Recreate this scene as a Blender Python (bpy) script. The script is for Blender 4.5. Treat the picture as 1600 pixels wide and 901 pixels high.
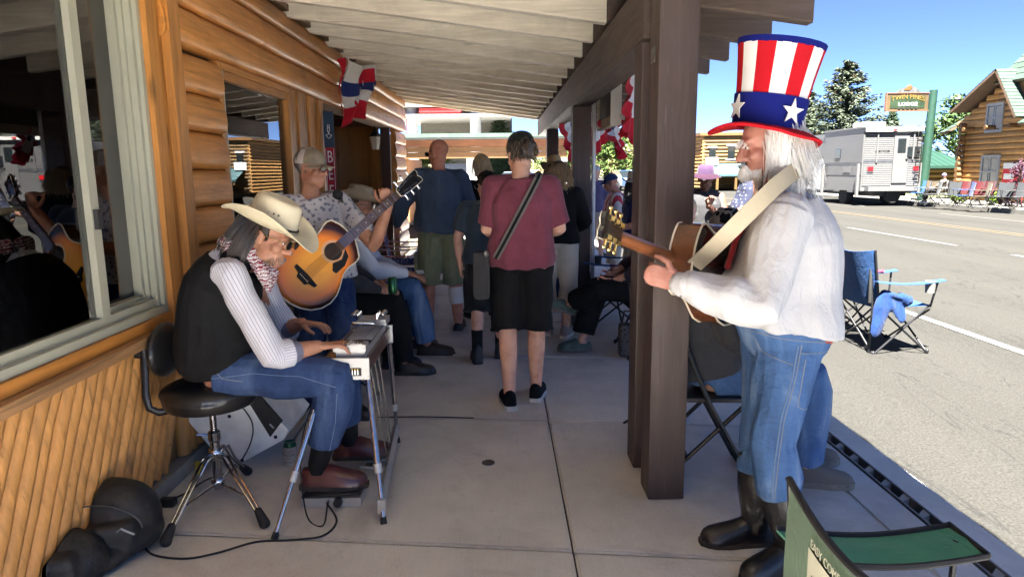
import bpy, bmesh, math, random
import numpy as np
from mathutils import Vector, Matrix, noise as mnoise
for o in list(bpy.data.objects): bpy.data.objects.remove(o)
R = math.radians; PI = math.pi
SC = bpy.context.scene; COL = SC.collection
rng = random.Random(7)

# ------------------------------------------------------------------ camera, sky, sun, exposure
CAM_H = 1.5
MC = Matrix.Rotation(R(-.8), 3, 'Z') @ Matrix.Rotation(R(90-9.8), 3, 'X') @ Matrix.Rotation(R(-.6), 3, 'Z')
cd = bpy.data.cameras.new('camera'); cam = bpy.data.objects.new('camera', cd); COL.objects.link(cam)
cam.matrix_world = Matrix.Translation((0, 0, CAM_H)) @ MC.to_4x4()
cd.sensor_width = 36; cd.lens = 1070/1600*36; cd.clip_start = .05; cd.clip_end = 9000
SC.camera = cam
SUN = Vector((-.16, -.47, 1)).normalized()
w = bpy.data.worlds.new('World'); SC.world = w; w.use_nodes = True
nt = w.node_tree; sky = nt.nodes.new('ShaderNodeTexSky'); sky.sky_type = 'NISHITA'; sky.sun_disc = False
sky.sun_elevation = math.asin(SUN.z); sky.sun_rotation = math.atan2(SUN.x, SUN.y)
sky.altitude = 1900; sky.air_density = .19; sky.dust_density = .2; sky.ozone_density = 3.5
nt.links.new(sky.outputs[0], nt.nodes['Background'].inputs[0]); nt.nodes['Background'].inputs[1].default_value = .05
sl = bpy.data.lights.new('sun', 'SUN'); so = bpy.data.objects.new('sun', sl); COL.objects.link(so)
sl.energy = 5; sl.angle = R(.53); sl.color = (1, .955, .88)
so.rotation_euler = SUN.to_track_quat('Z', 'Y').to_euler(); so.location = (0, -5, 12)
vs = SC.view_settings; vs.view_transform = 'Standard'; vs.look = 'None'; vs.gamma = 1; vs.exposure = 3.85; vs.use_curve_mapping = False
SC.render.engine = 'CYCLES'; SC.cycles.max_bounces = 10; SC.cycles.diffuse_bounces = 7; SC.cycles.transparent_max_bounces = 12
SC.cycles.caustics_reflective = False; SC.cycles.caustics_refractive = False
SC.cycles.sample_clamp_indirect = 6

# ------------------------------------------------------------------ measuring: photo pixel (1600x901) to a point of the place
def ray(u, v): return MC @ Vector(((u-800)/1070, -(v-450.5)/1070, -1))
CP = Vector((0, 0, CAM_H))
def at(u, v, Y): d = ray(u, v); return CP + d*(Y/d.y)
def gr(u, v, z=0.): d = ray(u, v); return CP + d*((z-CAM_H)/d.z)
def wx(u, v, X): d = ray(u, v); return CP + d*(X/d.x)
V = Vector

# ------------------------------------------------------------------ things and parts
ORG = {}
def thing(name, label, cat, loc=(0, 0, 0), group=None):
    o = bpy.data.objects.new(name, None); COL.objects.link(o); o.location = loc; o.empty_display_size = .1
    o['label'] = label; o['category'] = cat
    if group: o['group'] = group
    ORG[o.name] = V(loc); return o
def tag(o, label, cat, group=None, kind=None):
    if label: o['label'] = label
    if cat: o['category'] = cat
    if group: o['group'] = group
    if kind: o['kind'] = kind
    return o
def link_mesh(name, me, mat, parent=None, kind=None):
    o = bpy.data.objects.new(name, me); COL.objects.link(o)
    if mat is not None and not me.materials:
        for m in (mat if isinstance(mat, (list, tuple)) else [mat]): me.materials.append(m)
    if parent: o.parent = parent; ORG[o.name] = ORG.get(parent.name, V((0, 0, 0)))
    else: ORG[o.name] = V((0, 0, 0))
    if kind: o['kind'] = kind
    return o
def copy_tree(o, parent=None):
    c = o.copy(); COL.objects.link(c); c.parent = parent; ORG[c.name] = ORG.get(o.name, V((0, 0, 0)))
    for ch in list(o.children): copy_tree(ch, c)
    return c

def frame_from(t, ref):
    t = V(t).normalized(); s = V(ref) - t*V(ref).dot(t)
    if s.length < 1e-5: s = V((1, 0, 0)) - t*t.x if abs(t.x) < .9 else V((0, 1, 0)) - t*t.y
    s.normalize(); return s, t.cross(s)

class MB:
    def __init__(s): s.v = []; s.f = []; s.m = []; s.mi = 0
    def add(s, vs, fs):
        b = len(s.v); s.v += [tuple(p) for p in vs]; s.f += [tuple(i+b for i in f) for f in fs]; s.m += [s.mi]*len(fs); return s
    def box(s, c, d, rot=None, taper=1):
        c = V(c); hx, hy, hz = d[0]/2, d[1]/2, d[2]/2; r = rot if rot is not None else Matrix.Identity(3)
        ps = [V((x*hx*(taper if z > 0 else 1), y*hy*(taper if z > 0 else 1), z*hz)) for z in (-1, 1) for x, y in ((-1, -1), (1, -1), (1, 1), (-1, 1))]
        return s.add([c + r @ p for p in ps], [(3, 2, 1, 0), (4, 5, 6, 7), (0, 1, 5, 4), (1, 2, 6, 5), (2, 3, 7, 6), (3, 0, 4, 7)])
    def mm(s, a, b): # box from min to max corner
        a, b = V(a), V(b); return s.box((a+b)/2, (abs(b.x-a.x), abs(b.y-a.y), abs(b.z-a.z)))
    def bbox(s, c, d, bev=.01, rot=None): # chamfered box
        bm = bmesh.new(); bmesh.ops.create_cube(bm, size=1); bmesh.ops.scale(bm, vec=d, verts=bm.verts)
        bmesh.ops.bevel(bm, geom=list(bm.edges), offset=bev, segments=2, affect='EDGES', profile=.6)
        return s.bm(bm, c, rot)
    def bm(s, bm, c=(0, 0, 0), rot=None):
        r = rot if rot is not None else Matrix.Identity(3); bm.verts.index_update()
        s.add([V(c) + r @ v.co for v in bm.verts], [[v.index for v in f.verts] for f in bm.faces]); bm.free(); return s
    def loft(s, rings, cap=True, close=True):
        n = len(rings[0]); b = len(s.v); k = len(rings); fs = []
        vs = [p for r in rings for p in r]
        for i in range(k-1):
            for j in range(n if close else n-1):
                j2 = (j+1) % n; fs.append((i*n+j, i*n+j2, (i+1)*n+j2, (i+1)*n+j))
        if cap and close: fs.append(tuple(range(n))[::-1]); fs.append(tuple(range((k-1)*n, k*n)))
        return s.add(vs, fs)
    def tube(s, pts, rad, n=8, ref=None, rb=None, cap=True):
        pts = [V(p) for p in pts]; k = len(pts)
        if not isinstance(rad, (list, tuple)): rad = [rad]*k
        if rb is None: rb = rad
        elif not isinstance(rb, (list, tuple)): rb = [rb]*k
        rf = V(ref) if ref is not None else None; rings = []
        for i, p in enumerate(pts):
            t = (pts[min(i+1, k-1)] - pts[max(i-1, 0)])
            if t.length < 1e-7: t = V((0, 0, 1))
            t.normalize()
            if rf is None: rf = V((1, 0, 0)) if abs(t.x) < .8 else V((0, 1, 0))
            sd, fw = frame_from(t, rf)
            if ref is None: rf = sd
            rings.append([p + sd*(math.cos(a)*rad[i]) + fw*(math.sin(a)*rb[i]) for a in [2*PI*q/n for q in range(n)]])
        return s.loft(rings, cap)
    def cap_tube(s, pts, rad, n=12, ref=None, rb=None): # rounded ends
        pts = [V(p) for p in pts]; k = len(pts)
        if not isinstance(rad, (list, tuple)): rad = [rad]*k
        if rb is None: rb = list(rad)
        elif not isinstance(rb, (list, tuple)): rb = [rb]*k
        d0 = (pts[0]-pts[1]).normalized(); d1 = (pts[-1]-pts[-2]).normalized()
        A = []; B = []; C2 = []
        for q in (1, .8, .45):
            A.append(pts[0]+d0*rad[0]*q*.95); f = math.sqrt(max(0, 1-q*q))+.02; B.append(rad[0]*f); C2.append(rb[0]*f)
        A += pts; B += rad; C2 += rb
        for q in (.45, .8, 1):
            A.append(pts[-1]+d1*rad[-1]*q*.95); f = math.sqrt(max(0, 1-q*q))+.02; B.append(rad[-1]*f); C2.append(rb[-1]*f)
        return s.tube(A, list(B), n, ref, list(C2))
    def ell(s, c, r, rot=None, nu=14, nv=9):
        c = V(c); m = rot if rot is not None else Matrix.Identity(3); rings = []
        for i in range(nv+1):
            a = -PI/2*.985 + PI*.985*i/nv
            rings.append([c + m @ V((r[0]*math.cos(a)*math.cos(2*PI*j/nu), r[1]*math.cos(a)*math.sin(2*PI*j/nu), r[2]*math.sin(a))) for j in range(nu)])
        return s.loft(rings)
    def lathe(s, prof, c=(0, 0, 0), n=24, rot=None, sx=1, sy=1):
        m = rot if rot is not None else Matrix.Identity(3); c = V(c)
        return s.loft([[c + m @ V((r*math.cos(2*PI*j/n)*sx, r*math.sin(2*PI*j/n)*sy, z)) for j in range(n)] for r, z in prof])
    def prism(s, poly, z0, z1, mat4=None): # 2-D outline extruded along local z
        m = mat4 if mat4 is not None else Matrix.Identity(4); n = len(poly)
        vs = [m @ V((x, y, z0)) for x, y in poly] + [m @ V((x, y, z1)) for x, y in poly]
        return s.add(vs, [tuple(range(n))[::-1], tuple(range(n, 2*n))] + [(i, (i+1) % n, (i+1) % n+n, i+n) for i in range(n)])
    def quad(s, a, b, c, d): return s.add([a, b, c, d], [(0, 1, 2, 3)])
    def sheet(s, fn, nu, nv, thick=0): # fn(u,v)->point, optional thickness along normal
        P = [[V(fn(i/nu, j/nv)) for j in range(nv+1)] for i in range(nu+1)]
        vs = [p for r in P for p in r]; w_ = nv+1
        fs = [(i*w_+j, (i+1)*w_+j, (i+1)*w_+j+1, i*w_+j+1) for i in range(nu) for j in range(nv)]
        if thick:
            N = []
            for i in range(nu+1):
                for j in range(nv+1):
                    a = P[min(i+1, nu)][j]-P[max(i-1, 0)][j]; b = P[i][min(j+1, nv)]-P[i][max(j-1, 0)]
                    N.append(a.cross(b).normalized() if a.cross(b).length > 1e-12 else V((0, 0, 1)))
            k = len(vs); vs = vs + [p - n_*thick for p, n_ in zip(vs, N)]
            fs = fs + [tuple(i+k for i in f[::-1]) for f in fs]
            edge = [(i, 0) for i in range(nu+1)] + [(nu, j) for j in range(1, nv+1)] + [(i, nv) for i in range(nu-1, -1, -1)] + [(0, j) for j in range(nv-1, 0, -1)]
            ids = [i*w_+j for i, j in edge]
            fs += [(ids[q], ids[q]+k, ids[(q+1) % len(ids)]+k, ids[(q+1) % len(ids)]) for q in range(len(ids))]
        return s.add(vs, fs)
    def mesh(s, name, org=V((0, 0, 0)), smooth=False, angle=None):
        me = bpy.data.meshes.new(name)
        me.from_pydata([(x-org.x, y-org.y, z-org.z) for x, y, z in s.v], [], s.f)
        if len(set(s.m)) > 1: me.polygons.foreach_set('material_index', s.m)
        me.validate()
        bm = bmesh.new(); bm.from_mesh(me); bmesh.ops.recalc_face_normals(bm, faces=bm.faces)
        if smooth:
            for f in bm.faces: f.smooth = True
            lim = R(angle if angle else 40)
            for e in bm.edges:
                if len(e.link_faces) == 2 and e.calc_face_angle(0) > lim: e.smooth = False
        bm.to_mesh(me); bm.free(); return me
    def build(s, name, mat, parent=None, smooth=False, kind=None, angle=None):
        org = ORG.get(parent.name, V((0, 0, 0))) if parent else V((0, 0, 0))
        return link_mesh(name, s.mesh(name, org, smooth, angle), mat, parent, kind)

def boxed(name, a, b, mat, parent=None, kind=None): return MB().mm(a, b).build(name, mat, parent, kind=kind)

# voxel remesh of overlapping volumes into one skin
def remesh(mb, vox, smooth=4, fac=.5):
    me = bpy.data.meshes.new('tmp'); me.from_pydata(mb.v, [], mb.f); me.validate()
    bm = bmesh.new(); bm.from_mesh(me); bmesh.ops.recalc_face_normals(bm, faces=bm.faces); bm.to_mesh(me); bm.free()
    o = bpy.data.objects.new('tmp', me); COL.objects.link(o)
    m = o.modifiers.new('r', 'REMESH'); m.mode = 'VOXEL'; m.voxel_size = vox; m.use_smooth_shade = True
    if smooth:
        q = o.modifiers.new('s', 'SMOOTH'); q.factor = fac; q.iterations = smooth
    dg = bpy.context.evaluated_depsgraph_get()
    r = bpy.data.meshes.new_from_object(o.evaluated_get(dg)); bpy.data.objects.remove(o); bpy.data.meshes.remove(me)
    return r
def coords(me):
    a = np.empty(len(me.vertices)*3); me.vertices.foreach_get('co', a); return a.reshape(-1, 3)
def normals(me):
    a = np.empty(len(me.vertices)*3); me.vertices.foreach_get('normal', a); return a.reshape(-1, 3)
def set_coords(me, a): me.vertices.foreach_set('co', np.ascontiguousarray(a, dtype=np.float32).ravel()); me.update()
def wrinkle(me, amp, k=22., seed=0, squash=(1, 1, .6)):
    if amp <= 0: return
    P = coords(me); N = normals(me); q = P*np.array(squash); r = np.random.RandomState(seed); f = np.zeros(len(P))
    for o_, a_ in ((.55, .55), (1, .5), (1.9, .3), (3.1, .16)):
        for _ in range(3):
            d = r.normal(size=3); d /= np.linalg.norm(d); d2 = r.normal(size=3); d2 /= np.linalg.norm(d2)
            w_ = 1.6*np.sin(q@d2*k*o_*.45 + r.rand()*6)
            s_ = np.sin(q@d*k*o_ + w_ + r.rand()*6); f += a_*(np.abs(s_)**.7*np.sign(s_))/3*1.6
    big = .5+.5*np.sin(P@r.normal(size=3)*5 + r.rand()*6)
    set_coords(me, P + N*(f*amp*(.35+.9*big))[:, None])
def join_mesh(me, extra): # append MB geometry to an existing mesh
    bm = bmesh.new(); bm.from_mesh(me)
    for ex in extra:
        if isinstance(ex, MB):
            t = ex.mesh('t'); bm.from_mesh(t); bpy.data.meshes.remove(t)
        else: bm.from_mesh(ex)
    for f in bm.faces: f.smooth = True
    bm.to_mesh(me); bm.free()
def shift(me, org):
    a = coords(me); set_coords(me, a - np.array(org))

def text_mesh(txt, size, depth=.002, shear=0, extra_w=1., align='CENTER', bend=0):
    c = bpy.data.curves.new('t', 'FONT'); c.body = txt; c.size = size; c.extrude = depth; c.align_x = align; c.align_y = 'CENTER'; c.shear = shear
    c.resolution_u = 3
    if bend < 0: c.offset = -bend
    o = bpy.data.objects.new('t', c); COL.objects.link(o)
    dg = bpy.context.evaluated_depsgraph_get(); me = bpy.data.meshes.new_from_object(o.evaluated_get(dg))
    bpy.data.objects.remove(o)
    if extra_w != 1:
        a = coords(me); a[:, 0] *= extra_w; set_coords(me, a)
    return me
def lettering(txt, size, M4, mat, parent, name='lettering', shear=0, w=1., depth=.002, fn=None):
    me = text_mesh(txt, size, depth, shear, w); a = coords(me)
    if fn: a = np.array([fn(p) for p in a])
    org = ORG.get(parent.name, V((0, 0, 0))) if parent else V((0, 0, 0))
    a = np.array([tuple(M4 @ V(p) - org) for p in a]); set_coords(me, a)
    me.materials.clear()
    return link_mesh(name, me, mat, parent)
def mat4(o, x, y, z=None):
    x = V(x).normalized(); y = V(y); y = (y - x*y.dot(x)).normalized(); z = x.cross(y)
    m = Matrix((x, y, z)).transposed().to_4x4(); m.translation = V(o); return m

# ------------------------------------------------------------------ materials
MATS = {}
class N:
    def __init__(s, name):
        s.m = bpy.data.materials.new(name); s.m.use_nodes = True; s.t = s.m.node_tree; s.b = s.t.nodes['Principled BSDF']; s._c = None
    def n(s, ty, **k):
        q = s.t.nodes.new(ty)
        for a, b in k.items():
            if a.startswith('i_'): q.inputs[int(a[2:]) if a[2:].isdigit() else a[2:]].default_value = b
            else: setattr(q, a, b)
        return q
    def l(s, a, b): s.t.links.new(a, b)
    def co(s, scale=(1, 1, 1), rot=(0, 0, 0), kind='Object', rnd=False):
        if s._c is None: s._c = s.n('ShaderNodeTexCoord')
        mp = s.n('ShaderNodeMapping'); mp.inputs['Scale'].default_value = scale; mp.inputs['Rotation'].default_value = rot
        s.l(s._c.outputs[kind], mp.inputs[0])
        if rnd:
            oi = s.n('ShaderNodeObjectInfo'); c = s.n('ShaderNodeCombineXYZ'); mu = s.n('ShaderNodeMath', operation='MULTIPLY'); mu.inputs[1].default_value = 57.
            s.l(oi.outputs['Random'], mu.inputs[0])
            for i in range(3): s.l(mu.outputs[0], c.inputs[i])
            s.l(c.outputs[0], mp.inputs['Location'])
        return mp.outputs[0]
    def noise(s, vec, sc, det=4, rough=.55, dist=0):
        q = s.n('ShaderNodeTexNoise'); q.inputs['Scale'].default_value = sc; q.inputs['Detail'].default_value = det; q.inputs['Roughness'].default_value = rough; q.inputs['Distortion'].default_value = dist
        s.l(vec, q.inputs['Vector']); return q.outputs[0]
    def ramp(s, fac, stops, interp='LINEAR'):
        r = s.n('ShaderNodeValToRGB'); r.color_ramp.interpolation = interp; e = r.color_ramp.elements
        while len(e) < len(stops): e.new(.5)
        for x, (p, c) in zip(e, stops): x.position = p; x.color = (*c, 1) if len(c) == 3 else c
        s.l(fac, r.inputs[0]); return r.outputs[0]
    def mix(s, fac, a, b, mode='MIX'):
        q = s.n('ShaderNodeMix', data_type='RGBA', blend_type=mode)
        for sock, val in ((q.inputs[0], fac), (q.inputs[6], a), (q.inputs[7], b)):
            if isinstance(val, (int, float)): sock.default_value = val
            elif isinstance(val, (tuple, list)): sock.default_value = (*val, 1) if len(val) == 3 else val
            else: s.l(val, sock)
        return q.outputs[2]
    def math(s, op, a, b=None, clamp=False):
        q = s.n('ShaderNodeMath', operation=op, use_clamp=clamp)
        for i, x in enumerate((a, b)):
            if x is None: continue
            if isinstance(x, (int, float)): q.inputs[i].default_value = x
            else: s.l(x, q.inputs[i])
        return q.outputs[0]
    def bump(s, h, strength, dist=.01, prev=None):
        q = s.n('ShaderNodeBump'); q.inputs['Strength'].default_value = strength; q.inputs['Distance'].default_value = dist
        s.l(h, q.inputs['Height'])
        if prev: s.l(prev, q.inputs['Normal'])
        return q.outputs[0]
    def out(s, col=None, rough=None, nrm=None, **k):
        for sock, v in (('Base Color', col), ('Roughness', rough), ('Normal', nrm)):
            if v is None: continue
            if isinstance(v, (tuple, list)): s.b.inputs[sock].default_value = (*v, 1)
            elif isinstance(v, (int, float)): s.b.inputs[sock].default_value = v
            else: s.l(v, s.b.inputs[sock])
        for a, b in k.items(): s.b.inputs[a.replace('_', ' ')].default_value = b
        return s.m
def dk(c, f): return tuple(min(1, x*f) for x in c)
def mat(name, col, rough=.6, metal=0., var=.18, vs=6., bump=0., bs=80., bd=.004, rnd=.0, st=(1, 1, 1), spec=.5, coat=0., sheen=0.):
    if name in MATS: return MATS[name]
    g = N(name); c = g.co(st); n1 = g.noise(c, vs, 5, .6)
    a = g.ramp(n1, [(.3, dk(col, 1-var)), (.7, dk(col, 1+var))])
    if rnd:
        oi = g.n('ShaderNodeObjectInfo'); r = g.ramp(oi.outputs['Random'], [(0, (1-rnd,)*3), (1, (1+rnd,)*3)]); a = g.mix(1., a, r, 'MULTIPLY')
    nr = None
    if bump: nr = g.bump(g.noise(c, bs, 3), bump, bd)
    k = {'Metallic': metal, 'Specular_IOR_Level': spec}
    if coat: k['Coat_Weight'] = coat; k['Coat_Roughness'] = .08
    if sheen: k['Sheen_Weight'] = sheen
    MATS[name] = g.out(a, rough, nr, **k); return MATS[name]
def crease(g, prev, k=.4, sc=5.5):
    q = g.n('ShaderNodeTexNoise', noise_type='RIDGED_MULTIFRACTAL'); q.inputs['Scale'].default_value = sc; q.inputs['Detail'].default_value = 1.5; q.inputs['Distortion'].default_value = 1.1
    g.l(g.co((1.3, 1.3, .7), (.4, .3, .2)), q.inputs['Vector']); return g.bump(q.outputs[0], min(1, k*1.1), .016, prev)
def cloth(name, col, var=.12, weave=900., fold=.35, rough=.85, sheen=.1):
    if name in MATS: return MATS[name]
    g = N(name); c = g.co(); n1 = g.noise(c, 9, 4, .6); a = g.ramp(n1, [(.3, dk(col, 1-var)), (.72, dk(col, 1+var))])
    b1 = g.bump(g.noise(g.co((1, 1, .55)), 26, 4, .55, 1.2), fold, .012); b1 = crease(g, b1, fold); b2 = g.bump(g.noise(c, weave, 1), .15, .001, b1)
    MATS[name] = g.out(a, rough, b2, Specular_IOR_Level=.2, Sheen_Weight=sheen); return MATS[name]
def skin(name, col):
    if name in MATS: return MATS[name]
    g = N(name); c = g.co(); a = g.ramp(g.noise(c, 14, 5, .65), [(.3, (col[0]*.82, col[1]*.68, col[2]*.62)), (.5, col), (.72, dk(col, 1.13))])
    b = g.bump(g.noise(c, 55, 4), .25, .006)
    g.b.inputs['Subsurface Weight'].default_value = .08; g.b.inputs['Subsurface Radius'].default_value = (.01, .004, .002)
    MATS[name] = g.out(a, .5, b, Specular_IOR_Level=.35); return MATS[name]
def emit(name, col, s):
    if name in MATS: return MATS[name]
    g = N(name); g.b.inputs['Emission Color'].default_value = (*col, 1); g.b.inputs['Emission Strength'].default_value = s; MATS[name] = g.out(col, .5); return MATS[name]
def glass(name, tint=(.9, .95, .93), ior=1.75):
    if name in MATS: return MATS[name]
    m = bpy.data.materials.new(name); m.use_nodes = True; t = m.node_tree; t.nodes.clear()
    o = t.nodes.new('ShaderNodeOutputMaterial'); mx = t.nodes.new('ShaderNodeMixShader'); tr = t.nodes.new('ShaderNodeBsdfTransparent'); gl = t.nodes.new('ShaderNodeBsdfGlossy'); fr = t.nodes.new('ShaderNodeFresnel')
    tr.inputs[0].default_value = (*tint, 1); gl.inputs['Roughness'].default_value = 0.0; fr.inputs[0].default_value = ior
    t.links.new(fr.outputs[0], mx.inputs[0]); t.links.new(tr.outputs[0], mx.inputs[1]); t.links.new(gl.outputs[0], mx.inputs[2]); t.links.new(mx.outputs[0], o.inputs[0])
    MATS[name] = m; return m
# ------------------------------------------------------------------ surface materials
def wood(name, col, axis='y', rough=.42, dark=.45, knots=True, coat=.0, rnd=.14, peel=None):
    if name in MATS: return MATS[name]
    g = N(name); s = {'x': (.9, 14, 14), 'y': (14, .9, 14), 'z': (14, 14, .9)}[axis]
    c = g.co(s, rnd=True); gr_ = g.noise(c, 2.2, 7, .65, .6)
    a = g.ramp(gr_, [(.25, dk(col, dark)), (.45, dk(col, .85)), (.6, col), (.8, dk(col, 1.3))])
    big = g.noise(g.co((1, 1, 1), rnd=True), 1.6, 4); a = g.mix(.55, a, g.ramp(big, [(.3, (.62, .56, .5)), (.7, (1.15, 1.1, 1.05))]), 'MULTIPLY')
    if knots:
        vo = g.n('ShaderNodeTexVoronoi'); vo.inputs['Scale'].default_value = 1.; sk = {'x': (1.6, 5, 5), 'y': (5, 1.6, 5), 'z': (5, 5, 1.6)}[axis]
        g.l(g.co(sk, rnd=True), vo.inputs['Vector']); k = g.ramp(vo.outputs['Distance'], [(.05, (1, 1, 1)), (.13, (0, 0, 0))]); a = g.mix(g.math('MULTIPLY', k, .7), a, dk(col, .22))
    ckv = g.noise(g.co({'x': (.35, 26, 26), 'y': (26, .35, 26), 'z': (26, 26, .35)}[axis], rnd=True), 1.3, 3, .5, .3); a = g.mix(g.math('MULTIPLY', g.ramp(ckv, [(.66, (0, 0, 0)), (.70, (1, 1, 1))]), .55 if knots else .15), a, dk(col, .3)); grime = g.noise(g.co((1, 1, 1), rnd=True), 4.5, 6, .7); a = g.mix(g.math('MULTIPLY', g.ramp(grime, [(.52, (0, 0, 0)), (.72, (1, 1, 1))]), .30), a, dk(col, .45))
    oi = g.n('ShaderNodeObjectInfo'); a = g.mix(1., a, g.ramp(oi.outputs['Random'], [(0, (1-rnd,)*3), (1, (1+rnd, 1+rnd*.9, 1+rnd*.8))]), 'MULTIPLY')
    if peel:
        pn = g.noise(g.co(tuple(x*.5 for x in s), rnd=True), 3.2, 7, .72, .4); a = g.mix(g.ramp(pn, [(.60, (0, 0, 0)), (.66, (1, 1, 1))]), a, peel)
    b = g.bump(gr_, .35, .006); MATS[name] = g.out(a, g.ramp(gr_, [(.2, (rough+.12,)*3), (.8, (rough-.08,)*3)]), b, Coat_Weight=coat, Coat_Roughness=.25)
    return MATS[name]
HONEY = (.64, .275, .058)
W_logy = wood('honey_log', HONEY, 'y', .48, coat=.08, rnd=.2)
W_logz = wood('honey_board', (.62, .27, .06), 'z', .5, coat=.05, rnd=.2)
W_pole = wood('honey_pole', (.66, .33, .10), 'z', .5)
W_sill = wood('weathered_sill', (.36, .2, .09), 'y', .6)
W_raft = wood('cream_rafter_paint', (.84, .80, .70), 'x', .7, .82, True, rnd=.06, peel=(.56, .50, .40))
W_brown = wood('brown_post_paint', (.075, .050, .045), 'z', .55, .8, False, rnd=.08, peel=(.11, .08, .072))
W_browny = wood('brown_beam_paint', (.10, .072, .062), 'y', .6, .7, False, rnd=.08)
W_brownx = wood('brown_tail_paint', (.13, .092, .076), 'x', .65, .7, False, rnd=.1, peel=(.27, .17, .09))
W_dark = wood('dark_door_stain', (.055, .022, .016), 'z', .35, .6, False)
W_farlog = wood('far_log', (.50, .27, .085), 'y', .6, .6, False, rnd=.18)
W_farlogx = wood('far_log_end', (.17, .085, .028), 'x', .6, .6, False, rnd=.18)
vinyl = mat('window_vinyl', (.36, .355, .28), .38, var=.07, vs=3, bump=.05, bs=40)
seal = mat('black_seal', (.02, .02, .02), .5)
pane_m = glass('window_glass', ior=2.4)
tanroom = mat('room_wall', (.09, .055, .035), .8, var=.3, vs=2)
shingle = mat('green_shingle', (.026, .050, .036), .85, var=.3, vs=3, bump=.5, bs=40, rnd=.25)
greenmetal = mat('green_metal_roof', (.014, .040, .028), .4, var=.06, vs=1)
chrome = mat('chrome', (.48, .48, .50), .14, 1., var=.03)
alu = mat('brushed_aluminium', (.46, .46, .455), .42, .55, var=.08, vs=20, st=(1, 12, 12), bump=.06, bs=200)
blackm = mat('black_metal', (.016, .016, .018), .38, .3, var=.2)
blackp = mat('black_plastic', (.014, .014, .015), .5, var=.2, bump=.15, bs=300, bd=.001)
rubber = mat('black_rubber', (.016, .016, .016), .75)
white_p = mat('white_paint', (.78, .78, .76), .45, var=.05)

def concrete():
    g = N('sidewalk_concrete'); c = g.co(); cr = g.co(rnd=True)
    a = g.ramp(g.noise(c, 2.2, 8, .62), [(.3, (.53, .525, .505)), (.52, (.635, .63, .605)), (.75, (.71, .70, .675))])
    f = g.noise(g.co((1, 1, 1)), 160, 3, .6); a = g.mix(.25, a, g.ramp(f, [(.3, (.6, .6, .6)), (.7, (1.25, 1.25, 1.25))]), 'MULTIPLY')
    br = g.noise(g.co((160, 2.5, 1), rnd=True), 1.2, 2); a = g.mix(.10, a, g.ramp(br, [(.3, (.7,)*3), (.7, (1.2,)*3)]), 'MULTIPLY')
    oi = g.n('ShaderNodeObjectInfo'); a = g.mix(1, a, g.ramp(oi.outputs['Random'], [(0, (.93, .93, .93)), (1, (1.06, 1.05, 1.04))]), 'MULTIPLY')
    st = g.noise(c, 1.1, 6, .7, .8); a = g.mix(g.math('MULTIPLY', g.ramp(st, [(.54, (0, 0, 0)), (.68, (1, 1, 1))]), .42), a, (.25, .245, .235))
    vo = g.n('ShaderNodeTexVoronoi'); vo.inputs['Scale'].default_value = 7; g.l(c, vo.inputs['Vector'])
    gum = g.math('MULTIPLY', g.ramp(vo.outputs['Distance'], [(.035, (1, 1, 1)), (.05, (0, 0, 0))]), g.ramp(g.noise(c, 3, 2), [(.55, (0, 0, 0)), (.6, (1, 1, 1))])); a = g.mix(g.math('MULTIPLY', gum, .8), a, (.05, .048, .046))
    cr = g.noise(g.co((1, 1, 1)), 1.3, 6, .62, 1.2); cl = g.math('ABSOLUTE', g.math('SUBTRACT', cr, .53)); a = g.mix(g.math('MULTIPLY', g.ramp(cl, [(0, (1, 1, 1)), (.0035, (0, 0, 0))]), .22), a, (.16, .155, .15))
    drip = g.noise(g.co((1, 1, 1)), 11, 5, .7); a = g.mix(g.math('MULTIPLY', g.ramp(drip, [(.66, (0, 0, 0)), (.72, (1, 1, 1))]), .35), a, (.22, .21, .2))
    b = g.bump(g.noise(c, 60, 6, .6), .25, .004); b = g.bump(br, .15, .0015, b)
    return g.out(a, .78, b, Specular_IOR_Level=.35)
CONC = concrete()
def asphalt():
    g = N('chip_seal_asphalt'); c = g.co(); f = g.noise(c, 75, 4, .7)
    a = g.ramp(f, [(.28, (.012, .0115, .0098)), (.5, (.0255, .0247, .0217)), (.68, (.038, .0365, .032))])
    a = g.mix(.8, a, g.ramp(g.noise(g.co((1, .12, 1)), .55, 6, .6), [(.3, (.82, .82, .84)), (.7, (1.12, 1.12, 1.1))]), 'MULTIPLY')
    ck = g.noise(g.co((1, .2, 1)), .8, 5, .6, 1.5); line = g.math('ABSOLUTE', g.math('SUBTRACT', ck, .5)); a = g.mix(g.math('MULTIPLY', g.ramp(line, [(.0, (1, 1, 1)), (.006, (0, 0, 0))]), .6), a, (.008, .008, .008))
    oil = g.noise(g.co((1, .35, 1)), .9, 6, .7, .6); a = g.mix(g.math('MULTIPLY', g.ramp(oil, [(.58, (0, 0, 0)), (.72, (1, 1, 1))]), .45), a, (.011, .0105, .010)); wl = g.n('ShaderNodeTexWave'); wl.bands_direction = 'X'; wl.inputs['Scale'].default_value = .21; wl.inputs['Distortion'].default_value = .6; wl.inputs['Detail'].default_value = 3; g.l(c, wl.inputs['Vector']); a = g.mix(.22, a, g.ramp(wl.outputs['Fac'], [(.2, (.72,)*3), (.8, (1.15,)*3)]), 'MULTIPLY')
    vo = g.n('ShaderNodeTexVoronoi'); vo.inputs['Scale'].default_value = 2.2; g.l(c, vo.inputs['Vector'])
    a = g.mix(g.math('MULTIPLY', g.ramp(vo.outputs['Distance'], [(.03, (1, 1, 1)), (.06, (0, 0, 0))]), .6), a, (.009, .009, .009))
    return g.out(a, .9, g.bump(f, .7, .006), Specular_IOR_Level=.25)
ASPH = asphalt()
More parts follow.
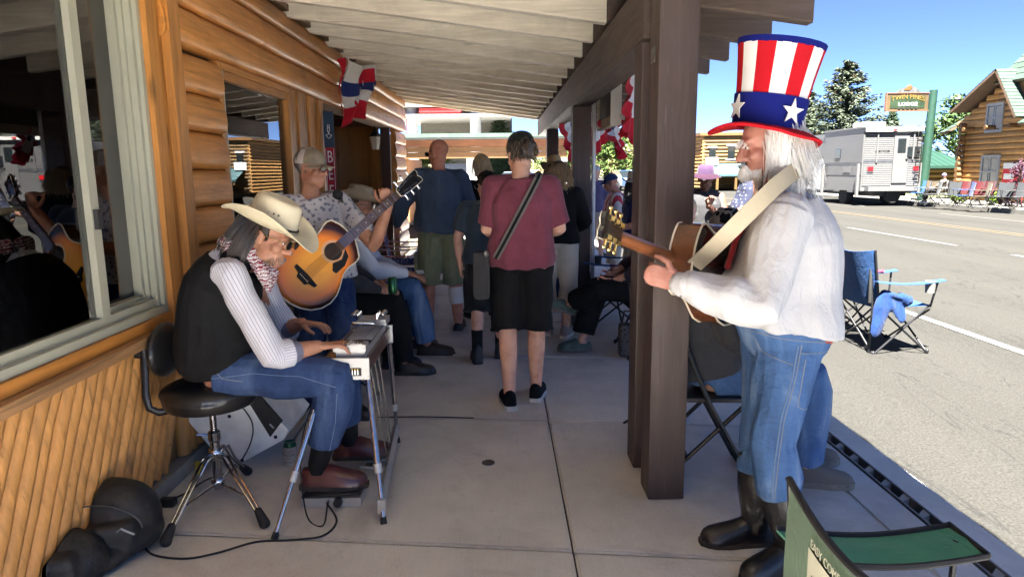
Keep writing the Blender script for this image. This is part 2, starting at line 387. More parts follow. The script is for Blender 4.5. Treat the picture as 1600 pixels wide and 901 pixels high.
def paint_line(name, col, cover):
    g = N(name); c = g.co(); n = g.noise(c, 28, 6, .75)
    a = g.mix(g.ramp(n, [(cover-.07, (1, 1, 1)), (cover+.07, (0, 0, 0))]), (.034, .0325, .0285), col); return g.out(a, .8, g.bump(n, .4, .004))
LINE_W = paint_line('worn_white_line', (.10, .10, .097), .55); LINE_Y = paint_line('worn_yellow_line', (.075, .05, .019), .50)

# ------------------------------------------------------------------ ground, street, sidewalk
g_ = MB().sheet(lambda u, v: (-700+1500*u, -100+1600*v, -.6), 10, 10); tag(g_.build('ground', mat('dry_ground', (.12, .10, .06), .95, var=.3, vs=.05)), None, None, kind='structure')
STX = [(2.02, -.028), (2.6, -.06), (4.2, -.115), (8, -.09), (10, -.08), (14, -.1), (17.2, -.13)]
def street_z(x):
    for (a, za), (b, zb) in zip(STX, STX[1:]):
        if a <= x <= b: return za+(zb-za)*(x-a)/(b-a)
    return -.12
m = MB(); ys = [-40, 0, 20, 60, 150, 420]
m.loft([[(x, y, z) for x, z in STX] for y in ys], cap=False, close=False)
tag(m.build('street', ASPH, smooth=True), None, None, kind='structure')
def stripe(x, w_, y0, y1, mt, name='lane_line'):
    o = MB().sheet(lambda u, v: (x-w_/2+w_*u, y0+(y1-y0)*v, street_z(x-w_/2+w_*u)+.006), 1, 1).build(name, mt); tag(o, None, None, kind='structure'); return o
stripe(4.52, .11, -6, 9.3, LINE_W, 'parking_line'); stripe(4.62, .1, 12, 60, LINE_W, 'parking_line')
stripe(11.75, .14, -10, 150, LINE_Y, 'centre_line'); stripe(12.05, .14, -10, 150, LINE_Y, 'centre_line')
for k in range(7): stripe(9.1, .11, 7.5+6*k, 9.9+6*k+(2 if k else 2.1), LINE_W)
for k in range(3): stripe(14.9, .11, 19+9*k, 23.2+9*k, LINE_W)
# sidewalk: bed + slabs
bed = boxed('sidewalk', (-1.75, -8, -.45), (1.80, 26, -.022), mat('joint_dirt', (.055, .05, .045), .95, var=.4, vs=30)); tag(bed, None, None, kind='structure')
skew = -.115
def slab(x0, x1, ya, yb, gap=.010, z=0.):
    def Y(y, x): return y + skew*(x+1.6)
    jr = random.Random(int(ya*100+x0*10)); m = MB(); bm = bmesh.new()
    gx = gap*.45; q = [(x0+gx, Y(ya, x0)+gap), (x1-gx, Y(ya, x1)+gap), (x1-gx, Y(yb, x1)-gap), (x0+gx, Y(yb, x0)-gap)]
    vb = [bm.verts.new((x, y, -.05)) for x, y in q]; vt = [bm.verts.new((x, y, z+jr.uniform(-.002, .002))) for x, y in q]
    tf = bm.faces.new(vt)
    for i in range(4): bm.faces.new((vb[i], vb[(i+1) % 4], vt[(i+1) % 4], vt[i]))
    bmesh.ops.bevel(bm, geom=list(tf.edges), offset=.009, segments=2, affect='EDGES')
    return m.bm(bm).build('slab', CONC, bed)
cuts = [-8, -6.2, -4.5, -2.9, -1.4, -.1, 1.28, 2.73, 4.17, 5.62, 6.95, 8.4, 9.8, 11.2, 12.7, 14.2, 15.7, 17.2, 18.7, 20.2, 21.7, 23.2, 24.7, 26]
for a, b in zip(cuts, cuts[1:]):
    slab(-1.66, .27, a, b); slab(.27, 1.61, a, b, .009, -.004); 
for k in range(9): slab(1.61, 1.80, -8+3.6*k, -4.4+3.6*k, .004, -.006)
# slot drain: steel angles, dark trough, slanted dividers
drn = thing('slot_drain', 'long narrow slot drain with steel edges along the kerb', 'drain', (1.83, 0, -.1))
boxed('trough', (1.80, -8, -.45), (1.885, 26, -.075), mat('drain_dark', (.16, .15, .13), .9), drn)
steel = mat('dull_steel', (.20, .19, .175), .5, .7, var=.25, vs=12)
for x in (1.80, 1.862): boxed('edge_angle', (x, -8, -.159), (x+.008, 26, .001), steel, drn)
for k in range(70):
    y = .3+k*.152
    MB().add([(1.808, y, -.006), (1.862, y+.03, -.006), (1.862, y+.08, -.006), (1.808, y+.03, -.006), (1.808, y, -.074), (1.862, y+.03, -.074), (1.862, y+.08, -.074), (1.808, y+.03, -.074)],
             [(0, 1, 2, 3), (0, 1, 5, 4), (2, 3, 7, 6), (1, 2, 6, 5), (0, 3, 7, 4), (4, 5, 6, 7)]).build('divider', mat('drain_divider', (.36, .34, .31), .85), drn)
gm = MB(); gm.add([(1.871, -8, -.3), (2.035, -8, -.3), (2.035, 60, -.3), (1.871, 60, -.3), (1.871, -8, -.004), (2.035, -8, -.022), (2.035, 60, -.022), (1.871, 60, -.004)], [(0, 1, 2, 3), (4, 5, 6, 7), (0, 1, 5, 4), (1, 2, 6, 5), (2, 3, 7, 6), (3, 0, 4, 7)])
tag(gm.build('gutter', CONC), None, None, kind='structure')
cv = thing('survey_cap', 'small round metal cap set into the concrete slab', 'floor cap', gr(763, 722))
MB().lathe([(.001, -.03), (.034, -.03), (.034, .002), (.026, .004), (.024, .001), (.001, .001)], gr(763, 722), 20).build('rim', mat('cap_metal', (.12, .11, .10), .6, .6), cv, True)
# far side of the street
FK = 17.2
tag(MB().mm((FK, -30, -.5), (FK+.18, 420, .03)).build('far_kerb', mat('far_kerb_concrete', (.13, .125, .11), .85, var=.15)), None, None, kind='structure')
tag(MB().mm((FK+.18, -30, -.5), (FK+3, 420, .02)).build('far_sidewalk', mat('far_walk_concrete', (.13, .125, .11), .85, var=.15)), None, None, kind='structure')
tag(MB().mm((FK+3, -30, -.5), (120, 420, 0)).build('far_lawn', mat('dry_lawn', (.08, .09, .035), .9, var=.4, vs=1.5)), None, None, kind='structure')
tag(MB().mm((-60, 26, -.5), (2.02, 420, -.06)).build('gravel_lot', mat('pale_gravel', (.36, .34, .29), .95, var=.2, vs=3)), None, None, kind='structure')

# ------------------------------------------------------------------ log storefront on the near side
WX = -1.66
bl = thing('log_storefront', 'honey stained log storefront with diagonal pole wainscot and large sliding window', 'building', (WX, 3.5, 0))
core = mat('wall_core', (.20, .11, .045), .8)
def wall_core(y0, y1, z0, z1): boxed('wall', (WX-.2, y0, z0), (WX-.012, y1, z1), core, bl)
wall_core(-8, .2, 0, 2.05); wall_core(.2, 3.30, 0, .80); wall_core(3.30, 4.20, 0, 2.05); wall_core(4.20, 5.55, 0, .72); wall_core(5.55, 6.5, 0, 2.05); wall_core(10.62, 11.8, 0, 2.05); wall_core(-8, 11.8, 2.45, 3.3)
wall_core(-8, .2, 2.05, 2.45); wall_core(3.305, 11.8, 2.14, 2.449)
def log(y0, y1, zc, h=.2, depth=.066, x=WX, mt=W_logy, par=bl, name='log', ends=True, jit=.003, sg=1):
    n = 9; rr = random.Random(int(zc*999+y0*77)); rings = []
    k = max(2, int((y1-y0)/.45))
    for i in range(k+1):
        y = y0+(y1-y0)*i/k; dz = rr.uniform(-jit, jit); dr = 1+rr.uniform(-.025, .025); ring = [(x-.02*sg, y, zc-h/2+dz)]
        for j in range(n):
            a = -PI/2*.97+PI*.97*j/(n-1); ring.append((x+sg*depth*dr*math.cos(a)**.42*(1-.16*math.sin(a)) if math.cos(a) > 0 else x, y, zc+dz+h/2*.985*math.sin(a)))
        ring.append((x-.02*sg, y, zc+h/2+dz)); rings.append(ring)
    MB().loft(rings).build(name, mt, par, True, angle=50)
for i, z in enumerate((2.245, 2.445, 2.62)):  # band above the openings, broken into log lengths
    h = .2 if i < 2 else .15
    ys = [3.45, 5.9, 8.7, 11.85] if i == 0 else ([-8, -3, 1.1, 4.9, 9.9, 11.9] if i == 1 else [-8, -2, 2.9, 7.6, 11.88])
    for a, b in zip(ys, ys[1:]): log(a+.003, b-.003, z, h)
for z in np.arange(.22, 2.1, .2): log(3.60, 4.13, float(z)); log(10.72, 11.84+.04*math.sin(z*30), float(z))
boxed('cornice_board', (WX-.01, -8, 2.695), (WX+.075, 11.9, 2.74), wood('cornice', (.14, .075, .035), 'y'), bl)
boxed('base_kerb', (WX-.02, -8, -.02), (WX+.06, 6.45, .075), mat('base_concrete', (.24, .235, .225), .9, var=.25, bump=.4, bs=30), bl)
# diagonal pole wainscot
dy = .034; pr = .0345; lean = (3.15-2.81)/(.69-.07)
k = 0
for i in range(36):
    y = .55+i*.0735
    pts = []; z0, z1 = .078, .735
    if y+lean*(z1-z0) > 3.32: z1 = z0+(3.32-y)/lean
    if z1-z0 < .08: continue
    rr = random.Random(i); n = 5; rad = pr*rr.uniform(.86, 1.12)
    pts = [(WX+rr.uniform(-.003, .003), y+lean*(z1-z0)*q/n+rr.uniform(-.005, .005), z0+(z1-z0)*q/n) for q in range(n+1)]
    MB().tube(pts, [rad*rr.uniform(.96, 1.05) for _ in pts], 8, (1, 0, 0)).build('wainscot_pole', W_pole, bl, True, angle=60)
for i in range(3): # upright pole and short poles under the log stretch
    MB().tube([(WX+.005, 3.36+i*.075, .08), (WX+.005, 3.37+i*.075, .45), (WX+.005, 3.365+i*.075, .74)], .04, 8, (1, 0, 0)).build('wainscot_pole', W_pole, bl, True, angle=60)
boxed('sill_board', (WX-.03, -8, .742), (WX+.085, 3.56, .785), W_sill, bl); boxed('sill_rail', (WX-.02, -8, .788), (WX+.045, 3.30, .838), W_logy, bl)
# trim boards beside the window
for a, b, d in ((3.305, 3.40, .055), (3.403, 3.475, .035), (3.478, 3.595, .075)): boxed('trim_board', (WX-.02, a, .787), (WX+d, b, 2.44 if d != .075 else 2.345), W_logz, bl)
boxed('trim_board', (WX-.02, 4.135, .2), (WX+.03, 4.20, 2.14), W_logz, bl); boxed('head_board', (WX-.02, 4.2, 2.10), (WX+.03, 5.55, 2.14), W_logy, bl)
for i in range(6): boxed('trim_board', (WX-.02, 5.55+i*.158, .02), (WX+.02+.015*(i % 2), 5.55+i*.158+.155, 2.14), W_logz, bl)
# sliding window
win = MB(); Y0, Y1, Z0, Z1 = .2, 3.30, .84, 2.46
fr = boxed('window_frame', (WX-.10, Y0, Z0), (WX+.03, Y1, Z0+.035), vinyl, bl)
for a, b, x0, x1 in (((Z0+.035), Z0+.075, -.10, .005), (Z0+.075, Z0+.095, -.10, -.03)): boxed('rail', (WX+x0, Y0, a), (WX+x1, Y1-.03, b), vinyl, fr)
for a, b, x1 in ((Y1-.03, Y1, .03), (Y1-.055, Y1-.03, .012), (Y1-.075, Y1-.057, -.015), (Y1-.10, Y1-.077, -.035)): boxed('jamb', (WX-.10, a, Z0+.035), (WX+x1, b, Z1), vinyl, fr)
boxed('meeting_stile', (WX-.05, 2.79, Z0+.076), (WX+.012, 2.845, Z1), vinyl, fr); boxed('meeting_stile', (WX-.10, 2.835, Z0+.096), (WX-.052, 2.93, Z1), vinyl, fr)
boxed('sash_lock', (WX+.012, 2.80, 1.28), (WX+.03, 2.83, 1.36), seal, fr)
boxed('pane', (WX-.022, Y0, Z0+.076), (WX-.016, 2.79, Z1), pane_m, bl); boxed('pane', (WX-.080, 2.93, Z0+.096), (WX-.074, Y1-.10, Z1), pane_m, bl)
# fixed window beside the entrance
fr2 = boxed('window_frame', (WX-.06, 4.203, .722), (WX+.02, 4.245, 2.10), vinyl, bl)
boxed('rail', (WX-.06, 4.246, 2.05), (WX+.012, 5.5, 2.099), W_logy, fr2); boxed('rail', (WX-.06, 4.246, .722), (WX+.02, 5.5, .77), vinyl, fr2); boxed('jamb', (WX-.06, 5.50, .722), (WX+.02, 5.549, 2.099), W_logz, fr2)
boxed('pane', (WX-.03, 4.246, .771), (WX-.024, 5.5, 2.049), pane_m, bl)
# entrance recess
for i in range(22): boxed('entry_board', (-2.72, 6.5+i*.187, 0), (-2.70+.006*(i % 2), 6.5+i*.187+.184, 2.45), W_logz, bl)
boxed('entry_return', (-2.72, 6.34, 0), (WX-.201, 6.498, 2.45), W_logz, bl); boxed('entry_return', (-2.72, 10.622, 0), (WX-.201, 10.75, 2.45), W_logz, bl); boxed('entry_ceiling', (-2.75, 6.3, 2.45), (WX-.203, 10.8, 2.5), W_logy, bl)
boxed('entry_floor', (-2.7, 6.5, -.4), (-1.75, 10.62, -.004), CONC, bl)
# room behind the glass
room = thing('shop_interior', 'dim shop room behind the windows', 'room', (-4, 3, 0))
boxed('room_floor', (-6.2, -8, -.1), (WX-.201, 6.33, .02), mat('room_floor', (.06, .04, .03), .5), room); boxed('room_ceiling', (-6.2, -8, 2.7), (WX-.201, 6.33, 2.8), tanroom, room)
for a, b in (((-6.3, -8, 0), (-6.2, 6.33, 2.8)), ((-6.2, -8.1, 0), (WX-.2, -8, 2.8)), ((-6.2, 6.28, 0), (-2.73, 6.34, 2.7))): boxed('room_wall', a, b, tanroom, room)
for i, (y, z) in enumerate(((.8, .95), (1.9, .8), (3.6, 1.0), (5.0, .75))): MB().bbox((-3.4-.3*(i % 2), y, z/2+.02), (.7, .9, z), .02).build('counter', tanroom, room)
lamp = thing('chandelier', 'small lit chandelier hanging inside the shop', 'lamp', (-3.3, 7.4*.72, 2.4))
for i in range(7):
    a = 2*PI*i/7; p = V((-3.3+.28*math.cos(a), 5.3+.28*math.sin(a), 2.33)); MB().ell(p, (.016, .016, .024), nu=8, nv=6).build('bulb', emit('bulb', (1, .72, .36), 25), lamp, True)
    MB().tube([p-V((0, 0, .02)), (-3.3, 5.3, 2.4)], .006, 5).build('arm', blackm, lamp)
MB().tube([(-3.3, 5.3, 2.36), (-3.3, 5.3, 2.70)], .01, 6).build('rod', blackm, lamp)
# glazed door standing open across the recess
dr = thing('entrance_door', 'open dark brown glazed entrance door with push bar in the entry recess', 'door', (-2.15, 10.55, 0))
for a, b in (((-2.66, 10.50, .02), (-2.55, 10.55, 2.28)), ((-1.80, 10.50, .02), (-1.66, 10.55, 2.28)), ((-2.55, 10.502, 2.16), (-1.80, 10.548, 2.28)), ((-2.55, 10.502, .02), (-1.80, 10.548, .26)), ((-2.55, 10.502, .95), (-1.80, 10.548, 1.02))): boxed('door_rail', a, b, W_dark, dr)
boxed('pane', (-2.55, 10.52, .26), (-1.80, 10.526, .95), pane_m, dr); boxed('pane', (-2.55, 10.52, 1.02), (-1.80, 10.526, 2.16), pane_m, dr)
MB().tube([(-2.5, 10.44, 1.0), (-1.85, 10.44, 1.0)], .016, 8).build('push_bar', chrome, dr, True)
boxed('door_header', (-2.69, 10.49, 2.29), (-1.64, 10.57, 2.42), W_dark, dr)
# wall lantern by the entrance
ln = thing('wall_lantern', 'black metal lantern with frosted glass hanging by the entrance', 'lantern', at(586, 200, 10.2))
q = at(586, 222, 10.2)
MB().lathe([(.05, -.10), (.085, .09), (.09, .10), (.02, .16), (.012, .19)], q, 6).build('hood', blackm, ln)
MB().lathe([(.048, -.095), (.078, .085)], q+V((0, 0, -.012)), 6, sx=1.05, sy=1.05).build('lantern_glass', mat('frosted_glass', (.6, .6, .55), .4), ln)
MB().tube([q+V((0, 0, .18)), q+V((0, 0, .26))], .01, 6).build('hook', blackm, ln)
boxed('bracket', (q.x-.2, q.y-.015, q.z+.25), (q.x+.05, q.y+.015, q.z+.28), blackm, ln)

# ------------------------------------------------------------------ porch
po = thing('covered_porch', 'covered boardwalk porch with cream rafters, dark beam and brown posts', 'porch', (.75, 3.2, 0))
def zb(x): return 2.44-.135*x
def rafter(y, x0, x1, mt, name, w_=.085, d=.235, dz=0):
    rr = random.Random(int(y*100)+int(x0*10)); k = 5; rings = []
    for i in range(k+1):
        x = x0+(x1-x0)*i/k; j = rr.uniform(-.004, .004); z = zb(x)+dz+rr.uniform(-.003, .003)
        rings.append([(x, y+j, z+.012), (x, y+j+.006, z), (x, y+j+w_-.006, z), (x, y+j+w_, z+.012), (x, y+j+w_, zb(x)+d), (x, y+j, zb(x)+d)])
    MB().loft(rings).build(name, mt, po)
for k in range(-5, 15):
    y = 3.64+.61*k
    rafter(y, WX-.0, .635, W_raft, 'rafter'); rafter(y, .845, 1.60+.03*math.sin(k*2.3), W_brownx, 'rafter_tail')
    MB().mm((.64, y, zb(.74)+.02), (.84, y+.085, zb(.74)+.22)).build('rafter_heel', W_browny, po)
for k in range(16):  # deck boards running along the porch
    x = WX-.1+k*.21; x2 = x+.206
    MB().add([(x, .1, zb(x)+.238), (x2, .1, zb(x2)+.238), (x2, 12.25, zb(x2)+.238), (x, 12.25, zb(x)+.238), (x, .1, zb(x)+.262), (x2, .1, zb(x2)+.262), (x2, 12.25, zb(x2)+.262), (x, 12.25, zb(x)+.262)],
             [(0, 1, 2, 3), (4, 5, 6, 7), (0, 1, 5, 4), (1, 2, 6, 5), (2, 3, 7, 6), (3, 0, 4, 7)]).build('deck_board', W_raft if x < .5 else W_brownx, po)
sh_ = MB(); n = 300
def edge(v): return 1.645+.004*math.sin(v*230)+.006*math.sin(v*71)
sh_.sheet(lambda u, v: (WX-.5+(edge(v)-(WX-.5))*u, .05+12.25*v, zb(WX-.5+(edge(v)-(WX-.5))*u)+.27+.006*math.sin(v*800)), 4, n, .012)  # unseen near end stops short so sunlit floor bounces light inside
sh_.build('roof_sheet', mat('roof_shake', (.16, .13, .10), .9, var=.3), po)
boxed('beam', (.645, 3.20, 2.075), (.835, 12.2, 2.335), W_browny, po); boxed('beam', (.65, .1, 2.30), (.83, 3.195, 2.345), W_browny, po)
def post(x0, x1, y0, y1, z1):
    m = MB(); m.bbox(((x0+x1)/2, (y0+y1)/2, z1/2), (x1-x0, y1-y0, z1), .008); o = m.build('post', W_brown, po)
    for f in o.data.polygons: f.use_smooth = False
    return o
post(.655, .822, 2.93, 3.10, 2.46); post(.652, .815, 3.27, 3.44, 2.074); post(.672, .842, 6.50, 6.67, 2.074); post(.675, .845, 10.2, 10.37, 2.074)
MB().tube([(.868, 6.52, 0), (.868, 6.52, 2.3)], .021, 10).build('downpipe', mat('grey_pipe', (.55, .56, .58), .4, .2), po, True)
boxed('post_plate', (.648, 2.98, 1.94), (.652, 3.05, 2.0), steel, po)
# hanging notice frame under the beam
hs = thing('hanging_sign', 'weathered framed signboard hanging from the porch beam by chains', 'sign', (.95, 6.3, 2.2))
a, b = 5.75, 6.75
boxed('panel', (.945, a+.06, 1.92), (.965, b-.06, 2.2), mat('sign_back', (.13, .12, .10), .7), hs)
wf = wood('grey_frame', (.58, .54, .46), 'y', .7, knots=False)
for p, q in (((.925, a, 2.19), (.985, b, 2.27)), ((.925, a, 1.86), (.985, b, 1.94)), ((.925, a, 1.94), (.985, a+.09, 2.19)), ((.925, b-.09, 1.94), (.985, b, 2.19))): boxed('frame_board', p, q, wf, hs)
boxed('white_edge', (.90, a-.012, 1.85), (.99, a-.002, 2.28), white_p, hs)
for y in (a+.15, b-.15):
    for i in range(5): MB().tube([V((.955, y, 2.28+.035*i))+V((.012*math.cos(t)*(i % 2), .012*math.cos(t)*(1-i % 2), .022*math.sin(t))) for t in [2*PI*j/10 for j in range(11)]], .003, 5).build('chain_link', steel, hs)
    boxed('chain_hook', (.84, y-.006, 2.44), (.96, y+.006, 2.452), steel, hs)
# pleated bunting
flagR = cloth('flag_red', (.50, .012, .03), .1, 600, .4); flagW = cloth('flag_white', (.72, .70, .70), .06, 600, .4); flagB = cloth('flag_blue', (.02, .035, .16), .1, 600, .4)
def star_poly(r): return [(r*(1 if i % 2 == 0 else .4)*math.sin(PI*i/5), r*(1 if i % 2 == 0 else .4)*math.cos(PI*i/5)) for i in range(10)]
def bunting(c, ax, out, r, label, sag=.0, pleat=.03, a0=0., a1=PI, seed=1, swing=0.):
    c = V(c); ax = V(ax).normalized(); out = V(out).normalized(); t = thing('bunting', label, 'bunting', c, 'pleated flag buntings')
    def P(rr, a):
        x = rr*math.cos(a); z = -rr*math.sin(a)*(1+sag)
        pl = pleat*(rr/r)*math.sin(a*17+seed)*(.7+.3*math.sin(a*5+seed*2)) + .05*math.sin(a*2.1+seed)*rr/r
        return c + ax*(x*(.9+.06*math.sin(seed*3+a*9)*rr/r)) + out*(pl+swing*(rr/r)**1.5*math.sin(a)) + V((0, 0, z+.015*math.sin(a*17+seed+1.2)*(rr/r)))
    for nm, r0, r1, mt in (('blue_band', .03, .36, flagB), ('white_band', .36, .70, flagW), ('red_band', .70, 1., flagR)):
        o = MB().sheet(lambda u, v: P(r*(r0+(r1-r0)*u), a0+(a1-a0)*v), 6, 96, .002).build(nm, mt, t, True, angle=80)
        if nm == 'blue_band':
            for q in range(5):
                aa = a0+(a1-a0)*(q+.5)/5; ctr = P(r*.25, aa)
                for sg in (1, -1):
                    M_ = mat4(ctr+out*(.03*sg), ax, V((0, 0, 1))); MB().prism(star_poly(.032), -.001, .001, M_).build('star', flagW, o)
    return t
bunting((1.04, 5.3, 2.24), (.42, .9, 0), (1, -.4, 0), .48, 'large red white and blue bunting hung just behind the double brown posts', .05, .035, seed=1)
bunting((1.03, 7.5, 2.10), (.5, .85, .06), (1, -.5, 0), .42, 'bunting on the porch beam beyond the single post with grey pipe', .1, .035, seed=2)
bunting((1.04, 6.62, 1.93), (.45, .8, 0), (1, -.3, 0), .30, 'windblown bunting fluttering below the hanging signboard', .1, .05, seed=3, swing=.12)
bunting((1.0, 9.3, 2.1), (.45, .9, 0), (1, -.5, 0), .50, 'bunting on the porch beam beside the farthest brown post', .2, .03, seed=4)
bunting((1.08, 5.62, 1.98), (.5, -.8, 0), (1, .3, 0), .26, 'small windblown bunting corner between signboard and double posts', .2, .05, seed=6, swing=.14)
# bunched bunting nailed on the log wall
t = thing('bunting', 'bunched bunting nailed to the log wall above the shop window', 'bunting', (WX+.1, 7.3, 2.6), 'pleated flag buntings')
c0 = V((WX+.13, 7.1, 2.60))
def P2(u, v, sd): 
    y = c0.y + (-.05+.38*u)*(1-.35*v) ; z = c0.z - .06*u - v*(.66-.22*u) + .03*math.sin(u*9+v*4)
    return (c0.x - .06 + .34*u*(1-.3*v) + .035*math.sin(u*16+v*3+sd)+.02*math.sin(v*9+u*5), y+.03*math.sin(v*11+u*6), z)
for nm, v0, v1, mt in (('white_band', 0, .30, flagW), ('blue_band', .30, .52, flagB), ('white_band', .52, .70, flagW), ('red_band', .70, 1., flagR)):
    MB().sheet(lambda u, v: P2(u*.8+.1, v0+(v1-v0)*v, 0), 40, 10, .002).build(nm, mt, t, True, angle=80)
MB().sheet(lambda u, v: P2(u*.16-.05, v*.8, 1), 8, 20, .002).build('red_band', flagR, t, True, angle=80)
MB().sheet(lambda u, v: V(P2(.52+u*.3, .08+v*.28, 1.2))+V((.02, 0, 0)), 14, 10, .002).build('red_band', flagR, t, True, angle=80)
for (u, v) in ((.62, .38), (.75, .45), (.4, .42)): MB().prism(star_poly(.03), -.001, .001, mat4(V(P2(u, v, 0))+V((.035, -.02, 0)), (0, 1, 0), (0, 0, 1))).build('star', flagW, t)
# vertical banner by the entrance
bn = thing('banner_sign', 'narrow vertical banner with blue top and red lower half beside the entrance', 'banner', at(512, 300, 6.45))
pT = at(504, 178, 6.44); pR = at(520, 178, 6.44); zlo = .85
MB().mm((pT.x, 6.44, pT.z-.30), (pR.x, 6.452, pT.z+.02)).build('blue_panel', cloth('banner_blue', (.045, .075, .13)), bn); MB().mm((pT.x, 6.44, zlo), (pR.x, 6.452, pT.z-.302)).build('red_panel', cloth('banner_red', (.42, .03, .045)), bn)
for x in (pT.x+.008, pR.x-.012): MB().mm((x, 6.436, zlo), (x+.004, 6.4395, pT.z-.31)).build('stripe', white_p, bn)
mx = (pT.x+pR.x)/2
for i, ch in enumerate('BEER'): lettering(ch, .155, mat4((mx, 6.436, pT.z-.39-.155*i), (1, 0, 0), (0, 0, 1)), white_p, bn, w=.62)
for sg in (-1, 1):
    MB().tube([(mx+sg*(.004+.03*math.sin(q*.55)*(1-q/16)), 6.437, pT.z-.22+.009*q+.012*math.sin(q*.9)) for q in range(15)], .003, 5).build('script_flourish', white_p, bn)
# ------------------------------------------------------------------ hills
def ridge(name, y, xs, zs, col, amp):
    m = MB(); rows = []; k = 90
    for j in range(5):
        f = j/4; row = []
        for i in range(k+1):
            x = xs[0]+(xs[1]-xs[0])*i/k
            h = np.interp(x, zs[0], zs[1])*(1+amp*mnoise.noise((x*.012, y*.01, 2)) + amp*.4*mnoise.noise((x*.05, 1, f*3)))
            row.append((x, y+f*y*.45, -.7+(h+.7)*math.sin(f*PI/2)**.8))
        rows.append(row)
    m.loft(rows, cap=False, close=False); tag(m.build(name, mat(name+'_soil', col, .95, var=.25, vs=.012), smooth=True), None, None, kind='structure')
ridge('hills', 1500, (-1500, 2600), ([-1500, -300, 200, 420, 520, 700, 2600], [60, 45, 55, 90, 75, 30, 25]), (.12, .14, .15), .35)
ridge('near_hillside', 420, (-300, 420), ([-300, -40, 60, 85, 110, 160, 420], [6, 8, 11, 16, 9, 4, 4]), (.30, .20, .10), .25)

# ------------------------------------------------------------------ trees
def leafmat(name, col): 
    if name in MATS: return MATS[name]
    g = N(name); a = g.ramp(g.noise(g.co(), 1.3, 5, .7), [(.3, dk(col, .5)), (.55, col), (.75, dk(col, 1.6))]); m = g.out(a, .7, None, Specular_IOR_Level=.2)
    g.b.inputs['Subsurface Weight'].default_value = 0
    MATS[name] = m; return m
bark = mat('bark', (.10, .07, .05), .9, var=.3, vs=4, bump=.6, bs=20)
def leaves(m, c, r, n, size, rr):
    for _ in range(n):
        d = V((rr.gauss(0, 1), rr.gauss(0, 1), rr.gauss(0, 1))).normalized()*(rr.random()**.45); p = V(c)+V((d.x*r[0], d.y*r[1], d.z*r[2]))
        a = V((rr.gauss(0, 1), rr.gauss(0, 1), rr.gauss(0, .6))).normalized(); b = a.cross(V((rr.gauss(0, 1), rr.gauss(0, 1), rr.gauss(0, 1)))).normalized(); s = size*rr.uniform(.6, 1.4)
        m.add([p-a*s, p-b*s*.55, p+a*s, p+b*s*.55], [(0, 1, 2, 3)])
def broad_tree(base, h, rad, col, label, seed, clumps=34, per=130, size=.14, group=None):
    rr = random.Random(seed); base = V(base); t = thing('broadleaf_tree', label, 'tree', base, group); m = MB(); tr = MB()
    tr.tube([base, base+V((.05*h*rr.uniform(-1, 1), 0, h*.3)), base+V((.04*h, 0, h*.62))], [h*.028, h*.02, h*.008], 8)
    for i in range(clumps):
        a = rr.uniform(0, 2*PI); f = rr.uniform(.25, 1.); q = math.sin(min(1, (1.02-f)*1.9+.12)*PI/2)*rr.uniform(.25, .95)
        c = base+V((rad*q*math.cos(a), rad*q*math.sin(a), h*f)); tr.tube([base+V((0, 0, h*min(.6, f*.6))), (base+V((0, 0, h*f*.8))+c)/2, c], [h*.01, h*.006, h*.002], 5)
        s = rad*rr.uniform(.2, .42); leaves(m, c, (s, s, s*.75), per, size, rr)
    tr.build('trunk', bark, t, True); m.build('crown', leafmat('leaf_'+str(seed), col), t); return t
def spruce(base, h, rad, col, label, seed, tip=(.075, .043, .017), group=None):
    rr = random.Random(seed); base = V(base); t = thing('spruce_tree', label, 'tree', base, group); m = MB(); cn = MB()
    MB().tube([base, base+V((0, 0, h*.97))], [h*.022, h*.003], 8).build('trunk', bark, t, True)
    z = .07
    while z < .985:
        rl = rad*(1-z)**.82*1.02+.1; nb = max(5, int(20*(1-z)+6))
        for b in range(nb):
            a = rr.uniform(0, 2*PI); L = rl*rr.uniform(.65, 1.12); dr = V((math.cos(a), math.sin(a), 0)); p0 = base+V((0, 0, h*(z+rr.uniform(-.02, .02))))
            for s_ in range(13):
                f = (s_+rr.random())/13; p = p0+dr*(L*f)+V((0, 0, -.22*L*f+.30*L*f*f)); side = V((-dr.y, dr.x, 0)); wd = .30*L*(1-f*.75)+.08
                for q in range(5):
                    pp = p+side*wd*rr.uniform(-1, 1)*.7+V((0, 0, rr.uniform(-.14, .05))); e = (dr*rr.uniform(.3, 1)+side*rr.uniform(-.9, .9)+V((0, 0, rr.uniform(-.5, .1)))).normalized(); u_ = e.cross(V((rr.gauss(0, .5), rr.gauss(0, .5), 1))).normalized(); sz = .25*rr.uniform(.6, 1.3)*(h/11)
                    (cn if (z > .62 and rr.random() < (z-.55)*1.15 and q == 0) else m).add([pp-u_*sz*.28, pp+e*sz, pp+u_*sz*.28, pp-e*sz*.4], [(0, 1, 2, 3)])
        z += .021+.012*(1-z)
    m.build('crown', leafmat('needle_'+str(seed), col), t); 
    if cn.f: cn.build('cones', leafmat('cone_brown', tip), t, kind='stuff')
    return t
def gnd(u, Y, z=0): p = at(u, 300, Y); p.z = z; return p
spruce(gnd(1312, 47), 8.6, 5.2, (.06, .075, .05), 'tall spruce with brown cones at its top behind the camper', 11)
spruce(gnd(1250, 52), 7.6, 3.4, (.045, .06, .033), 'darker spruce half hidden by the striped top hat', 12)
spruce(gnd(1385, 60), 6.4, 2.2, (.05, .09, .05), 'small spruce rising just over the camper roof', 15)
broad_tree(gnd(1492, 48), 6.2, 2.6, (.05, .085, .028), 'leafy green tree behind the cabin with green metal roof', 21)
broad_tree(gnd(945, 60), 4.4, 3.2, (.055, .09, .02), 'round bright green tree seen under the bunting', 22, 40)
broad_tree(gnd(905, 66), 4.2, 3.0, (.06, .095, .022), 'bright green tree standing behind the post with the pipe', 23, 34)
